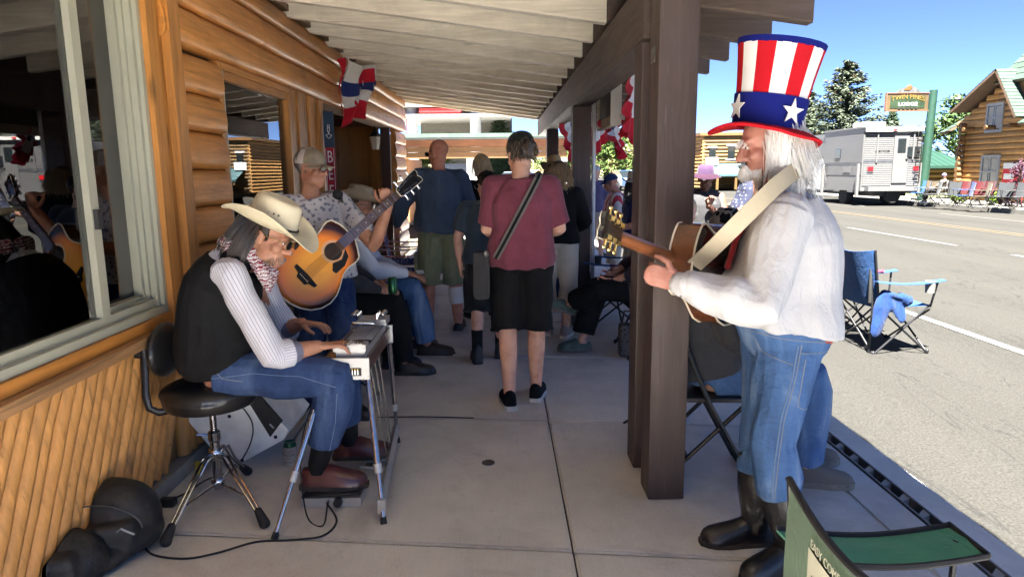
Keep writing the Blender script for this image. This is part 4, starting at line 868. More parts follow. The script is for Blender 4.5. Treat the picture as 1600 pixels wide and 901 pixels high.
PROF = [(-.13, .12, .095), (-.04, .160, .115), (.06, .172, .122), (.22, .164, .118), (.40, .152, .110), (.58, .163, .117), (.75, .172, .120), (.86, .150, .102), (.94, .102, .080), (1., .066, .064)]
def spine(J, t):
    a, b, c = J['pel'], J['mid'], J['nb']; b2 = b*2 - (a+c)/2
    if t < 0: return a + (a-b).normalized()*(-t)*(c-a).length
    return a*(1-t)**2 + b2*2*t*(1-t) + c*t*t
def torso(m, J, s, t0, t1, off=0, belly=0., flare=0., n=22, bo=0.):
    hs = (J['hpR']-J['hpL']).normalized(); ss = (J['shR']-J['shL']).normalized(); rings = []; K = 17
    for i in range(K+1):
        t = t0+(t1-t0)*i/K; c = spine(J, t); tg = (spine(J, min(1, t+.03))-spine(J, t-.03)).normalized(); sd = hs.lerp(ss, min(1, max(0, t))); sd, fw = frame_from(tg, sd); 
        if fw.dot(J['f']) < 0: fw = -fw
        a = np.interp(t, [p[0] for p in PROF], [p[1] for p in PROF])*s+off; b = np.interp(t, [p[0] for p in PROF], [p[2] for p in PROF])*s+off+bo
        be = belly*math.exp(-((t-.30)/.24)**2); fl = flare*max(0, .35-t)
        c = c + fw*be*.55
        rings.append([c + sd*((a+fl+be*.3)*math.copysign(abs(math.cos(q))**.85, math.cos(q))) + fw*((b+be*.62+fl)*math.copysign(abs(math.sin(q))**.85, math.sin(q))) for q in [2*PI*k/n for k in range(n)]])
    m.loft(rings)
def chain(pts, rads, k=4):
    P_, R_ = [], []
    for i in range(len(pts)-1):
        for j in range(k):
            f = j/k; P_.append(V(pts[i]).lerp(V(pts[i+1]), f)); R_.append(rads[i]+(rads[i+1]-rads[i])*f)
    P_.append(V(pts[-1])); R_.append(rads[-1]); return P_, R_
def cut(pts, frac): # keep the first frac of a polyline's length
    pts = [V(p) for p in pts]; L = sum((b-a).length for a, b in zip(pts, pts[1:]))*frac; out = [pts[0]]
    for a, b in zip(pts, pts[1:]):
        d = (b-a).length
        if L <= d: out.append(a.lerp(b, L/d)); return out
        out.append(b); L -= d
    return out
def arm_pts(J, sd): return [J['sh'+sd], J['sh'+sd].lerp(J['el'+sd], .5), J['el'+sd], J['el'+sd].lerp(J['wr'+sd], .4), J['wr'+sd]]
def leg_pts(J, sd): return [J['hp'+sd], J['hp'+sd].lerp(J['kn'+sd], .5), J['kn'+sd], J['kn'+sd].lerp(J['an'+sd], .35), J['an'+sd]]
ARM_R = [.058, .051, .042, .043, .028]; LEG_R = [.09, .078, .058, .059, .037]
def rad_at(rs, i, n): return np.interp(i/(n-1), np.linspace(0, 1, len(rs)), rs)
def head_mb(m, J, s):
    x = J['hf'].cross(J['hu']).normalized(); z = x.cross(J['hf']).normalized(); H = mat4(J['hd'], x, J['hf']); 
    r3 = H.to_3x3(); T = lambda p: H @ (V(p)*s); E = lambda c, r: m.ell(T(c), tuple(q*s for q in r), r3, 16, 10)
    E((0, -.014, .034), (.074, .094, .084)); E((0, .018, -.042), (.059, .066, .074)); E((0, .06, -.1), (.026, .022, .02)); E((0, .073, .026), (.05, .016, .013)); E((0, .05, -.07), (.05, .04, .04))
    m.cap_tube([T((0, .083, .014)), T((0, .098, -.012)), T((0, .108, -.032))], [.009*s, .012*s, .015*s], 10); E((.012, .094, -.036), (.010, .012, .009)); E((-.012, .094, -.036), (.010, .012, .009))
    for q in (1, -1):
        E((q*.036, .058, -.028), (.027, .026, .025)); E((q*.076, -.008, -.006), (.009, .021, .032)); E((q*.030, .071, .004), (.017, .013, .010)); E((q*.045, .02, -.07), (.022, .04, .026))
    E((0, .083, -.066), (.024, .012, .006)); E((0, .080, -.078), (.021, .013, .007))
    return H, T, r3
def hand_mb(w_, d, nrm, thumb, s=1., curl=(.5, .6, .4), spread=.28, curls=None, tc=.4):
    """palm + four fingers of unequal length + thumb; d to the knuckles, nrm = palm side, thumb = lateral side of the thumb"""
    d = V(d).normalized(); t = V(thumb); t = (t-d*t.dot(d)).normalized(); n_ = t.cross(d); 
    if n_.dot(V(nrm)) < 0: n_ = -n_
    w_ = V(w_); m = MB(); rt = Matrix((t, n_, d)).transposed()
    m.cap_tube([w_-d*.02*s, w_+d*.03*s, w_+d*.08*s], [.026*s, .036*s, .040*s], 14, t, [.019*s, .017*s, .012*s])
    m.ell(w_+d*.035*s+t*.024*s+n_*.008*s, (.018*s, .016*s, .030*s), rt)
    for i, (off, L) in enumerate(((.030, .073), (.010, .082), (-.011, .076), (-.030, .060))):
        c = curls[i] if curls else curl; b = w_+d*.084*s+t*off*s; a = 0.; p = b-d*.02*s; pts = [p, b]; dr = (d+t*off*spread*12).normalized(); q = b
        for k, (fr_, cc) in enumerate(zip((.46, .30, .24), c)):
            a += cc; q = q + (dr*math.cos(a)+n_*math.sin(a))*L*fr_*s; pts.append(q)
        m.cap_tube(pts, [.0095*s, .0095*s, .0085*s, .0078*s, .0065*s], 9)
    b = w_+d*.028*s+t*.030*s+n_*.004*s; q1 = b+(d*.6+t*.75+n_*.25).normalized()*.036*s; q2 = q1+(d*(.9-tc*.4)+t*(.35-tc*.6)+n_*(.2+tc)).normalized()*.030*s; q3 = q2+(d*(.9-tc*.3)+t*(.1-tc*.6)+n_*(.2+tc)).normalized()*.024*s
    m.cap_tube([b-d*.01*s, b, q1, q2, q3], [.016*s, .016*s, .0115*s, .0105*s, .008*s], 9)
    return m
def shoe(par, an, td, kind, up_m, sole_m, s=1., up=UP, lace=None):
    d = V(td); up = V(up).normalized(); d = (d-up*d.dot(up)).normalized(); x = d.cross(up); g = V(an)-up*.085*s
    def ring(y, w_, h, zb_, n=14, sq=.7): return [g + d*y*s + x*(w_*s*math.cos(a)) + up*(zb_+h*max(0, math.sin(a))**sq*1.)*s if math.sin(a) >= 0 else g+d*y*s+x*(w_*s*math.cos(a))+up*zb_*s for a in [2*PI*i/n for i in range(n)]]
    tall = {'sneaker': .095, 'loafer': .075, 'boot': .13, 'sandal': .05, 'dress': .075, 'western': .11}[kind]
    ys = [(-.072, .018, tall*.62), (-.06, .034, tall*.95), (-.02, .040, tall), (.02, .042, tall*.98), (.05, .045, .082), (.09, .049, .066), (.13, .050, .056), (.165, .044, .048), (.185, .032, .038), (.198, .012, .024)]
    o = MB().loft([ring(y, w_, h, .018) for y, w_, h in ys]).build('shoe', up_m, par, True, angle=70)
    hs = .028 if kind in ('sneaker',) else .02
    so = MB()
    so.loft([[g+d*y*s+x*w_*1.08*s*math.cos(a)+up*(hs*(1 if math.sin(a) > 0 else 0))*s for a in [PI/4+PI/2*i for i in range(4)]] for y, w_, h in [(-.078, .030, 0), (-.06, .05, 0), (0, .054, 0), (.05, .058, 0), (.1, .067, 0), (.15, .062, 0), (.18, .046, 0), (.203, .02, 0)]]); so.build('sole', sole_m, o)
    if kind in ('boot', 'western'): MB().box(g-d*.045*s+up*.004, (.06*s, .06*s, .03*s), Matrix((x, d, up)).transposed()).build('heel', sole_m, o)
    if lace:
        for i in range(4): y = .03+i*.022; MB().tube([g+d*y*s-x*.022*s+up*(.092-i*.009)*s, g+d*(y+.004)*s+up*(.101-i*.009)*s, g+d*y*s+x*.022*s+up*(.092-i*.009)*s], .003*s, 5).build('lace', lace, o)
    return o

def person(name, label, J, sk=SK_fair, vox=.010, hands=(None, None), belly=0., fat=0., top=None, bottom=None, seed=1, group=None, legs=True, eyes=False, head_s=1.):
    """top=(kind, material, sleeve fraction, looseness, hem t, wrinkle); bottom=(kind, material, leg fraction, looseness)"""
    s = J['H']/1.72; base = V(((J['anL']+J['anR'])/2)); base.z = min(J['anL'].z, J['anR'].z)-.085
    t = thing(name, label, 'person', base, group)
    m = MB(); torso(m, J, s, -.1, 1., fat*.5, belly)
    for sd in 'LR':
        p, r_ = chain(arm_pts(J, sd), [x*s+fat*.2 for x in ARM_R], 3); m.cap_tube(p, r_, 12)
        p, r_ = chain([J['nb'].lerp(J['sh'+sd], .25)-UP*.02, J['sh'+sd]], [.047*s, .052*s], 3); m.cap_tube(p, r_, 12)
        p, r_ = chain(leg_pts(J, sd), [x*s+fat*.3 for x in LEG_R], 3); m.cap_tube(p, r_, 12)
        td = V(J['td'+sd]); td = (td-UP*td.dot(UP)).normalized(); m.cap_tube([J['an'+sd]-UP*.035*s-td*.02*s, J['an'+sd]-UP*.045*s+td*.06*s, J['an'+sd]-UP*.058*s+td*.13*s], [.032*s, .03*s, .02*s], 10)
    H, T, r3 = head_mb(m, J, s*head_s); m.cap_tube([J['nb']+(J['nb']-J['hd']).normalized()*.03, J['nb'].lerp(J['hd'], .5), T((0, -.018, -.05))], [.062*s, .055*s, .055*s], 12)
    me = remesh(m, vox, 3); ex = []
    for sd, hs in zip('LR', hands):
        dflt = dict(d=(J['wr'+sd]-J['el'+sd]), nrm=(V((0, 0, 0)) + (J['hpL']-J['hpR'])*(1 if sd == 'R' else -1)), thumb=J['f'])
        h = dict(dflt, **(hs or {})); at_ = h.pop('at', J['wr'+sd]); hm = hand_mb(at_, s=s*.98, **h)
        ex.append(remesh(hm, .0028, 2) if vox < .008 else hm)
    join_mesh(me, ex); shift(me, base); me.materials.clear(); body = link_mesh('body', me, sk, t); t_parts = {'body': body, 'thing': t, 'T': T, 'H': H, 'r3': r3, 's': s*head_s, 'base': base}
    def garment(nm, mb_, mt, wr, sm=3):
        g = remesh(mb_, vox, sm); wrinkle(g, wr, 20, seed); shift(g, base); g.materials.clear(); return link_mesh(nm, g, mt, t)
    if bottom:
        kind, mt, frac, loose = bottom[:4]; m = MB(); torso(m, J, s, -.12, .34, .013+fat*.5, belly*1.0)
        for sd in 'LR':
            pts = cut(leg_pts(J, sd), frac); n = len(pts); rr = [(np.interp(i/4, np.linspace(0, 1, 5), LEG_R)*s + .021+loose*(i/max(1, n-1)) + fat*.3) for i in range(n)]
            if kind == 'pants': rr[-1] = max(rr[-1], .060*s+loose*.6); rr[-2] = max(rr[-2], .07*s)
            p, r_ = chain(pts, rr, 4); m.tube([p[0]+UP*0]+p, [r_[0]*.9]+r_, 14)
        if kind == 'skirt': m.tube([spine(J, .1), (J['hpL']+J['hpR'])/2-UP*.1, (cut(leg_pts(J, 'L'), frac)[-1]+cut(leg_pts(J, 'R'), frac)[-1])/2], [.17*s, .19*s, .20*s+loose], 20, J['hpR']-J['hpL'], [.13*s, .15*s, .16*s+loose])
        t_parts['bottom'] = garment('trousers' if kind == 'pants' else ('shorts' if kind == 'shorts' else 'skirt'), m, mt, (bottom[4] if len(bottom) > 4 else .008)*1.5)
    if top:
        kind, mt, frac, loose, hem = top[:5]; m = MB(); torso(m, J, s, hem, 1.0, .014+loose+fat*.5, belly, flare=.05 if hem < 0 else .03)
        for sd in 'LR':
            if kind == 'vest' or kind == 'tank': continue
            pts = cut(arm_pts(J, sd), frac); rr = [np.interp(i/4, np.linspace(0, 1, 5), ARM_R)*s+.012+loose*.7 for i in range(len(pts))]
            if frac < .6: rr[-1] += .012
            elif frac > .9: rr[-1] = .038*s
            p, r_ = chain(pts, rr, 4); m.tube(p, r_, 14); m.cap_tube([J['nb'].lerp(J['sh'+sd], .28)-UP*.020, J['sh'+sd]-UP*.002], [.052*s+.006, .060*s+.013+loose*.5], 12)
        if kind == 'tank':
            for sd in 'LR': m.cap_tube([J['nb'].lerp(J['sh'+sd], .25), J['nb'].lerp(J['sh'+sd], .62)], [.062*s, .062*s], 12)
        t_parts['top'] = garment('vest' if kind == 'vest' else 'shirt', m, mt, (top[5] if len(top) > 5 else .008)*1.25)
    if eyes:
        for q in (1, -1): e = MB().ell(T((q*.030, .0795, .003)), tuple(x*s for x in (.010, .007, .006)), r3).build('eye', eye_w, t, True); MB().ell(T((q*.030, .0855, .003)), tuple(x*s for x in (.0045, .003, .0045)), r3, 8, 6).build('iris', eye_d, e, True)
    return t_parts
def hair_cap(P, mt, r=(.080, .100, .090), c=(0, -.02, .040), cutz=-.02, front=.045, name='hair', amp=.006, extra=()):
    T = P['T']; m = MB(); s = P['s']; n = 26; rings = []
    for i in range(15):
        a = -PI/2+PI*i/14; rings.append([T((c[0]+r[0]*math.cos(a)*math.cos(q), min(c[1]+r[1]*math.cos(a)*math.sin(q), front+max(0, (c[2]+r[2]*math.sin(a)-.06))*.9), max(c[2]+r[2]*math.sin(a), cutz-.05*(1 if math.sin(q) < -.3 else 0)))) for q in [2*PI*j/n for j in range(n)]])
    m.loft(rings)
    for cc, rr in extra: m.ell(T(cc), tuple(x*s for x in rr), P['r3'])
    g = remesh(m, .006, 3); wrinkle(g, amp, 90, 3, (1, 1, .35)); shift(g, P['base']); g.materials.clear(); return link_mesh(name, g, mt, P['thing'])
def strands(P, mt, n, length, seed=1, mask=None, thick=.0022, down=.45, outw=.0, wave=.0, name='hair_strands', step=9, rad=(.081, .101, .091), c=(0, -.016, .036), pull=None, clump=1, fan=1.):
    rr = random.Random(seed); m = MB(); s = P['s']; H = P['H']; inv = H.to_3x3().inverted(); dl = (inv @ (V((0, 0, -1))+(V(pull) if pull is not None else V((0, 0, 0))))).normalized()
    made = 0
    while made < max(1, n//clump):
        a = rr.uniform(0, 2*PI); zz = rr.uniform(-.75, 1.); q = math.sqrt(1-zz*zz); dr = V((q*math.cos(a), q*math.sin(a), zz))
        if mask and not mask(dr): continue
        made += 1; p = V((c[0]+dr.x*rad[0], c[1]+dr.y*rad[1], c[2]+dr.z*rad[2])); d = (V((dr.x*fan, dr.y*fan, dr.z*.2-.4+outw))).normalized(); L = length*rr.uniform(.65, 1.1); pts = [p.copy()]; ph = rr.uniform(0, 6); fr_ = V((rr.gauss(0, 1), rr.gauss(0, 1), rr.gauss(0, 1)))
        for k in range(step):
            d = (d*(1-down*.5) + dl*down + V((math.sin(ph+k*1.3), math.cos(ph*1.7+k*1.1), 0))*wave + fr_*.03).normalized(); p = p + d*L/step
            e = V(((p.x-c[0])/rad[0], (p.y-c[1])/rad[1], (p.z-c[2])/rad[2]))
            if e.length < 1.02 and p.z > -.05: e = e.normalized()*1.03; p = V((c[0]+e.x*rad[0], c[1]+e.y*rad[1], c[2]+e.z*rad[2]))
            if p.z <= -.05:
                w_ = V((p.x, p.y+.02))
                if w_.length < .075: w_ = w_.normalized()*.076; p.x, p.y = w_.x, w_.y-.02
            pts.append(p.copy())
        for j in range(clump):
            of = V((rr.gauss(0, 1), rr.gauss(0, 1), rr.gauss(0, 1)))*(.009 if clump > 1 else 0); o2_ = V((rr.gauss(0, 1), rr.gauss(0, 1), rr.gauss(0, 1)))*(.0035 if clump > 1 else 0); kk = step if clump == 1 else rr.randint(max(3, step-3), step)
            m.tube([H @ ((pp+of*(1-.75*i/step)+o2_*(i/step)**2)*s) for i, pp in enumerate(pts[:kk+1])], [thick*(1-.7*i/step)+.0004 for i in range(kk+1)], 3)
    return m.build(name, mt, P['thing'], True)
def hairmat(name, col, rough=.45): return mat(name, col, rough, var=.35, vs=25, bump=.3, bs=140, st=(1, 1, .25), spec=.4)
def cowboy_hat(P, mt, band_m, crown=(.085, .105, .125), brim=.085, up=.06, tilt=0., z0=.062, label=None, dent=.04, cloc=(0, -.01)):
    T = P['T']; tl = Matrix.Rotation(tilt, 4, 'X'); g = lambda p: T(tl @ V((p[0], p[1], p[2]-z0)) + V((cloc[0], cloc[1], z0)))
    t = P['thing']; m = MB(); n = 48; rings = []
    for f, sc_ in ((0, 1.02), (.25, 1.0), (.5, .965), (.75, .92), (.9, .87), (.97, .78), (1.0, .62), (.97, .42), (.93, .2), (.92, .02)):
        ring = []
        for j in range(n):
            a = 2*PI*j/n; x = crown[0]*sc_*math.cos(a); y = crown[1]*sc_*math.sin(a); top_ = max(0, f-.55)/.45
            pin = 1-.16*top_*max(0, math.sin(a))**2 if abs(math.cos(a)) > .25 else 1
            zz = z0+crown[2]*f*(1-.10*top_*(math.sin(a)*.5+.5)) - (dent*(1-sc_/.62)**1 if f > .9 and sc_ < .62 else 0) - (.010*max(0, -math.sin(a))*top_)
            ring.append(g((x*pin, y, zz)))
        rings.append(ring)
    m.loft(rings, cap=True)
    hat = m.build('hat', mt, t, True, angle=70); b = MB()
    def br(u, v):
        a = 2*PI*v; k = u; rx, ry = crown[0]*1.02+brim*k*1.0, crown[1]*1.02+brim*k*1.08; sd = abs(math.cos(a))**1.6
        return g((rx*math.cos(a)*(1-.18*sd*k*k*(up/.06)), ry*math.sin(a), z0+.004+up*sd*k**1.7-.028*(math.sin(a)**2)*k*k*(1.3 if math.sin(a) > 0 else .8)))
    b.sheet(br, 9, 72, .004); b.build('brim', mt, hat, True, angle=80)
    MB().tube([g((crown[0]*1.035*math.cos(a), crown[1]*1.035*math.sin(a), z0+.016)) for a in [2*PI*j/40 for j in range(41)]], .005, 6).build('hat_band', band_m, hat, True)
    return hat, g
def ball_cap(P, mt, visor_m=None, back_m=None, z0=.035, tilt=0.):
    T = P['T']; t = P['thing']; n = 28; m = MB(); vis = visor_m or mt; bk = back_m or mt
    def dome(a0, a1, mt_, nm, par):
        q = MB().sheet(lambda u, v: T((.083*math.cos(a0+(a1-a0)*u)*math.cos(PI/2*v*.985), -.012+.104*math.sin(a0+(a1-a0)*u)*math.cos(PI/2*v*.985), z0+(.098)*math.sin(PI/2*v)**.9)), 18, 12, .004)
        return q.build(nm, mt_, par, True, angle=80)
    h = dome(R(5), R(175), mt, 'cap', t); dome(R(175.5), R(364.5), bk, 'cap_back', h)
    MB().sheet(lambda u, v: T((.078*(2*u-1), -.012+.102*math.sqrt(max(0, 1-(.94*(2*u-1))**2))+.075*v*math.sqrt(max(.02, 1-(2*u-1)**2)), z0+.004-.018*v-.012*(2*u-1)**2)), 18, 6, .004).build('visor', vis, h, True, angle=80)
    MB().ell(T((0, -.012, z0+.1)), (.008, .008, .005), nu=8, nv=5).build('button', mt, h); return h
def glasses(P, lens_m, frame_m, z=.004, rnd=False):
    T = P['T']; t = P['thing']; g = None
    f = MB()
    for q in (1, -1):
        f.tube([T((q*(.034+.025*math.cos(a)), .092-.006*abs(.034+.025*math.cos(a))*8+.02, z+.019*math.sin(a))) for a in [2*PI*j/16 for j in range(17)]], .0022, 5)
        f.tube([T((q*.060, .092, z+.008)), T((q*.076, .03, z+.010)), T((q*.079, -.015, z+.004))], .0022, 5)
    f.tube([T((.010, .108, z+.006)), T((-.010, .108, z+.006))], .0022, 5); fr_ = f.build('glasses', frame_m, t, True)
    for q in (1, -1): MB().loft([[T((q*(.034+k*.025*math.cos(a)), .092-.006*abs(.034+.025*k*math.cos(a))*8+.02+e, z+k*.019*math.sin(a))) for a in [2*PI*j/14 for j in range(14)]] for k, e in ((1, -.001), (1, .001))]).build('lens', lens_m, fr_)
    return fr_
lens_dark = mat('sunglass_lens', (.015, .012, .012), .08, spec=.8); frame_dark = mat('glasses_frame', (.03, .025, .02), .35)
def belt(P, J, mt, t=.2, off=.02, belly=0.):
    pass
SK_sam = skin('skin_weathered', (.40, .185, .14))
SK_sun = skin('skin_sunlit', (.15, .078, .054))  # skin copy darkened in colour for figures standing in full sun
SK_mid = skin('skin_mid', (.66, .38, .28))  # skin copy lightened in colour for figures deep in the porch shade
def denim(name, col=(.05, .115, .30), fade=(.17, .27, .46)):
    if name in MATS: return MATS[name]
    g = N(name); c = g.co(); n1 = g.noise(g.co((1, 1, .35)), 5.5, 5, .6, .8); a = g.ramp(n1, [(.28, dk(col, .55)), (.5, col), (.74, fade)])
    cr_ = None; tw = g.noise(g.co((600, 600, 90), (.3, .6, 0)), 1, 1); a = g.mix(.3, a, g.ramp(tw, [(.35, (.6, .6, .65)), (.65, (1.35, 1.3, 1.25))]), 'MULTIPLY')
    b = g.bump(g.noise(g.co((1, 1, 1.6)), 17, 4, .55, 1.), .55, .015); b = crease(g, b, .5, 6.5); b = g.bump(tw, .15, .0008, b)
    MATS[name] = g.out(a, .85, b, Specular_IOR_Level=.2); return MATS[name]
D1 = denim('blue_denim', (.06, .13, .29), (.22, .31, .44)); D2 = denim('dark_denim', (.028, .055, .145), (.07, .115, .22)); D3 = denim('mid_blue_denim', (.05, .10, .22))  # the third is a plain mid-blue denim
black_c = cloth('black_cloth', (.009, .009, .010), .2, sheen=0.); navy_c = cloth('navy_cloth', (.05, .075, .125), .15); white_c = cloth('white_shirt', (.50, .495, .505), .05, 900, .5); maroon = cloth('maroon_cloth', (.185, .048, .075), .12)
olive = cloth('olive_cloth', (.19, .205, .125), .15); khaki = cloth('khaki_cloth', (.60, .55, .47), .1); paleblue = cloth('pale_blue_shirt', (.66, .70, .80), .06)
sole_w = mat('white_sole', (.6, .6, .58), .6); sole_b = mat('dark_sole', (.03, .026, .022), .7); sole_g = mat('gum_sole', (.16, .13, .10), .7)
oxblood = mat('oxblood_leather', (.075, .022, .026), .32, var=.25, vs=12, bump=.2, bs=60, coat=.2); blackl = mat('black_leather', (.013, .012, .012), .35, var=.3, bump=.4, bs=50, bd=.006, coat=.15); brownl = mat('dark_brown_leather', (.04, .026, .02), .5, bump=.2)
straw = mat('cream_hat_straw', (.70, .62, .43), .6, var=.06, vs=5, bump=.25, bs=420, bd=.001); tanfelt = mat('tan_felt', (.42, .34, .23), .85, var=.1, bump=.2, bs=200)
def mesh_attr(me, base, J): # running distance around each limb, for woven stripes
    P_ = coords(me)+np.array(base); segs = [(J['sh'+s], J['el'+s], .055) for s in 'LR']+[(J['el'+s], J['wr'+s], .05) for s in 'LR']+[(J['pel'], J['nb'], .13)]
    best = np.full(len(P_), 9e9); arc = np.zeros(len(P_))
    for a, b, r in segs:
        A, B = np.array(a), np.array(b); d = B-A; L2 = d@d; t = np.clip((P_-A)@d/L2, 0, 1); q = P_-(A+t[:, None]*d); ds = np.linalg.norm(q, axis=1)/r
        ax = d/np.sqrt(L2); ref = np.array((0, -1., .2)); ref -= ax*(ref@ax); ref /= np.linalg.norm(ref); o2 = np.cross(ax, ref); ang = np.arctan2(q@o2, q@ref)*r*1.2
        k = ds < best; best[k] = ds[k]; arc[k] = ang[k]
    at_ = me.attributes.new('arc', 'FLOAT', 'POINT'); at_.data.foreach_set('value', arc.astype(np.float32))
def striped(name, base_c, line_c, pitch, duty):
    g = N(name); at_ = g.n('ShaderNodeAttribute'); at_.attribute_name = 'arc'; f = g.math('FRACT', g.math('ADD', g.math('DIVIDE', at_.outputs['Fac'], pitch), 50.)); k = g.math('LESS_THAN', f, duty)
    a = g.mix(k, base_c, line_c); c = g.co(); b = g.bump(g.noise(g.co((1, 1, .6)), 24, 4, .55, 1.2), .45, .012); MATS[name] = g.out(a, .85, b, Specular_IOR_Level=.2, Sheen_Weight=.1); return MATS[name]
def spots(name, base_c, dot_c, scale, r, rnd_=.8):
    g = N(name); v = g.n('ShaderNodeTexVoronoi'); v.inputs['Scale'].default_value = scale; v.inputs['Randomness'].default_value = rnd_; g.l(g.co(), v.inputs['Vector']); a = g.mix(g.math('LESS_THAN', v.outputs['Distance'], r), base_c, dot_c); MATS[name] = g.out(a, .85, g.bump(g.noise(g.co(), 24, 4), .3, .01)); return MATS[name]

# ================================================================== steel guitar player on the drum throne
J = dict(pel=V((-1.285, 3.04, .665)), mid=V((-1.29, 3.04, .875)), nb=at(375, 398, 3.06), hd=at(422, 370, 3.04), shL=at(398, 425, 3.24), shR=at(357, 428, 2.89), elR=at(428, 556, 2.83), wrR=at(492, 538, 2.96), elL=at(440, 515, 3.40), wrL=at(472, 505, 3.33),
         hpL=V((-1.25, 3.14, .635)), hpR=V((-1.25, 2.95, .635)), knR=at(528, 590, 2.94), knL=at(535, 592, 3.30), anR=V((-.86, 2.985, .158)), anL=V((-.80, 3.36, .14)), f=V((.97, .1, 0)), hf=V((.88, -.16, -.36)), hu=V((.4, 0, .9)), tdL=V((1, .1, 0)), tdR=V((1, .02, 0)), H=1.76)
J['wrR'] = at(497, 541, 2.965)
ps_hair = hairmat('dark_brown_hair', (.028, .018, .013))
P = person('person', 'seated steel guitar player in cream cowboy hat, black vest and striped shirt', J, SK_tan, .006, belly=.05,
           hands=(dict(d=V((.9, -.22, -.02)), nrm=(0, 0, -1), thumb=(.25, -1, .1), curl=(.25, .35, .3), tc=.2), dict(d=V((.93, .30, .02)), nrm=(0, 0, -1), thumb=(-.3, 1, 0), curl=(.35, .5, .4), tc=.3)),
           bottom=('pants', D2, .87, .012, .008), top=('long', striped('pinstripe_shirt', (.62, .61, .66), (.17, .17, .24), .0135, .16), .80, .008, .12, .012), seed=3, eyes=True)
STEEL = P; mesh_attr(P['top'].data, P['base'], J)
mv = MB(); Jv = dict(J); torso(mv, J, J['H']/1.72, -.11, .93, .036, .055, .02)
for sd in 'LR': mv.cap_tube([J['nb'].lerp(J['sh'+sd], .3), J['nb'].lerp(J['sh'+sd], .72)-UP*.01], [.072, .066], 14)
g = remesh(mv, .006, 3); wrinkle(g, .005, 18, 5); shift(g, P['base']); g.materials.clear(); link_mesh('vest', g, black_c, P['thing'])
# rolled cuffs
for sd, k in (('R', .80), ('L', .80)):
    pp = cut(arm_pts(J, sd), k); d = (pp[-1]-pp[-2]).normalized(); MB().cap_tube([pp[-1]-d*.035, pp[-1]+d*.0, pp[-1]+d*.004], [.051, .054, .05], 20).build('cuff', MATS['pinstripe_shirt'], P['thing'], True); 
cf = P['thing'].children
hat, hg = cowboy_hat(P, straw, mat('black_cord', (.01, .01, .01), .6), (.090, .112, .135), .098, .062, R(-2), .052, cloc=(0, -.012))
for i in range(3): MB().ell(hg((.0835, .01+i*.022, .115+.001*i)), (.0045,)*3, nu=8, nv=6).build('vent_eyelet', seal, hat)
hair_cap(P, ps_hair, r=(.080, .098, .088), cutz=-.045, front=.02)
strands(P, ps_hair, 1400, .30, 2, lambda d: d.y < -.05 and d.z < .35, .0016, .42, wave=.08, pull=(-.4, 0, 0), clump=14, outw=-.3)
sc = MB()  # bandana round the neck
T = P['T']; nbv = J['nb']
c_ = nbv.lerp(J['hd'], .14)+V((-.01, 0, .0))
for k in range(2): sc.tube([c_+V((.078*math.cos(a)+.012, .080*math.sin(a), -.03*math.cos(a)+.012*k*2+.008*math.sin(5*a))) for a in [2*PI*j/24 for j in range(25)]], [.030+.006*math.sin(j*2.1) for j in range(25)], 10)
sc.cap_tube([c_+V((.08, -.06, -.03)), c_+V((.125, -.075, -.10)), c_+V((.13, -.06, -.17))], [.034, .036, .010], 10); sc.cap_tube([c_+V((.09, .0, -.03)), c_+V((.13, .0, -.10)), c_+V((.12, .0, -.15))], [.034, .03, .008], 10)
gk = remesh(sc, .006, 2); wrinkle(gk, .006, 45, 8); shift(gk, P['base']); gk.materials.clear()
def paisley():
    g = N('bandana'); w_ = g.n('ShaderNodeTexWave'); w_.wave_type = 'RINGS'; w_.inputs['Scale'].default_value = 22; w_.inputs['Distortion'].default_value = 7; w_.inputs['Detail'].default_value = 2; w_.inputs['Detail Scale'].default_value = 3; g.l(g.co(), w_.inputs['Vector'])
    a = g.ramp(w_.outputs['Fac'], [(.45, (.6, .57, .56)), (.55, (.20, .02, .04))], 'LINEAR'); return g.out(a, .85)
link_mesh('bandana', gk, paisley(), P['thing'])
glasses(P, glass('clear_lens'), mat('brass_frame', (.25, .18, .08), .3, .8))
beard_g = hairmat('grey_beard', (.20, .15, .12)); strands(P, beard_g, 160, .018, 5, lambda d: d.y > .15 and d.z < -.25 and abs(d.x) < .8, .0012, .3, rad=(.062, .072, .076), c=(0, .018, -.042), step=3, name='beard')
for sd, k in (('R', 0), ('L', 1)):
    MB().tube([J['an'+sd].lerp(J['kn'+sd], .62), J['an'+sd].lerp(J['kn'+sd], .3), J['an'+sd]+UP*.02, J['an'+sd]-UP*.02], [.058, .053, .046, .044], 14).build('sock', black_c, P['thing'], True)
    shoe(P['thing'], J['an'+sd], J['td'+sd], 'loafer', oxblood, sole_b, 1.12, V((.0, 0, 1)))

# ================================================================== standing guitarist in striped top hat
fU = V((-.93, .37, 0)).normalized(); lU = V((-.37, -.93, 0)).normalized(); nb = V((1.06, 2.54, 1.385))
J = dict(pel=V((1.07, 2.53, .86)), mid=V((1.085, 2.535, 1.10)), nb=nb, hd=at(1198, 224, 2.52), shL=nb+lU*.20+V((-.0, 0, -.05)), shR=nb-lU*.20+V((0, 0, -.05)), elL=at(1192, 484, 2.20), wrL=at(1062, 443, 2.29), elR=at(1235, 470, 2.86), wrR=at(1140, 440, 2.86),
         hpL=V((1.06, 2.45, .84)), hpR=V((1.05, 2.63, .84)), knL=at(1204, 690, 2.40), knR=at(1188, 690, 2.60), anL=V((1.07, 2.37, .09)), anR=V((1.01, 2.56, .09)), f=fU, hf=V((-.97, .05, -.24)), hu=UP, tdL=V((-.85, -.35, 0)), tdR=V((-1, -.02, 0)), H=1.70)
white_hair = hairmat('white_hair', (.86, .83, .75))
ndir = (at(950, 368, 2.62)-at(1080, 420, 2.64)).normalized()
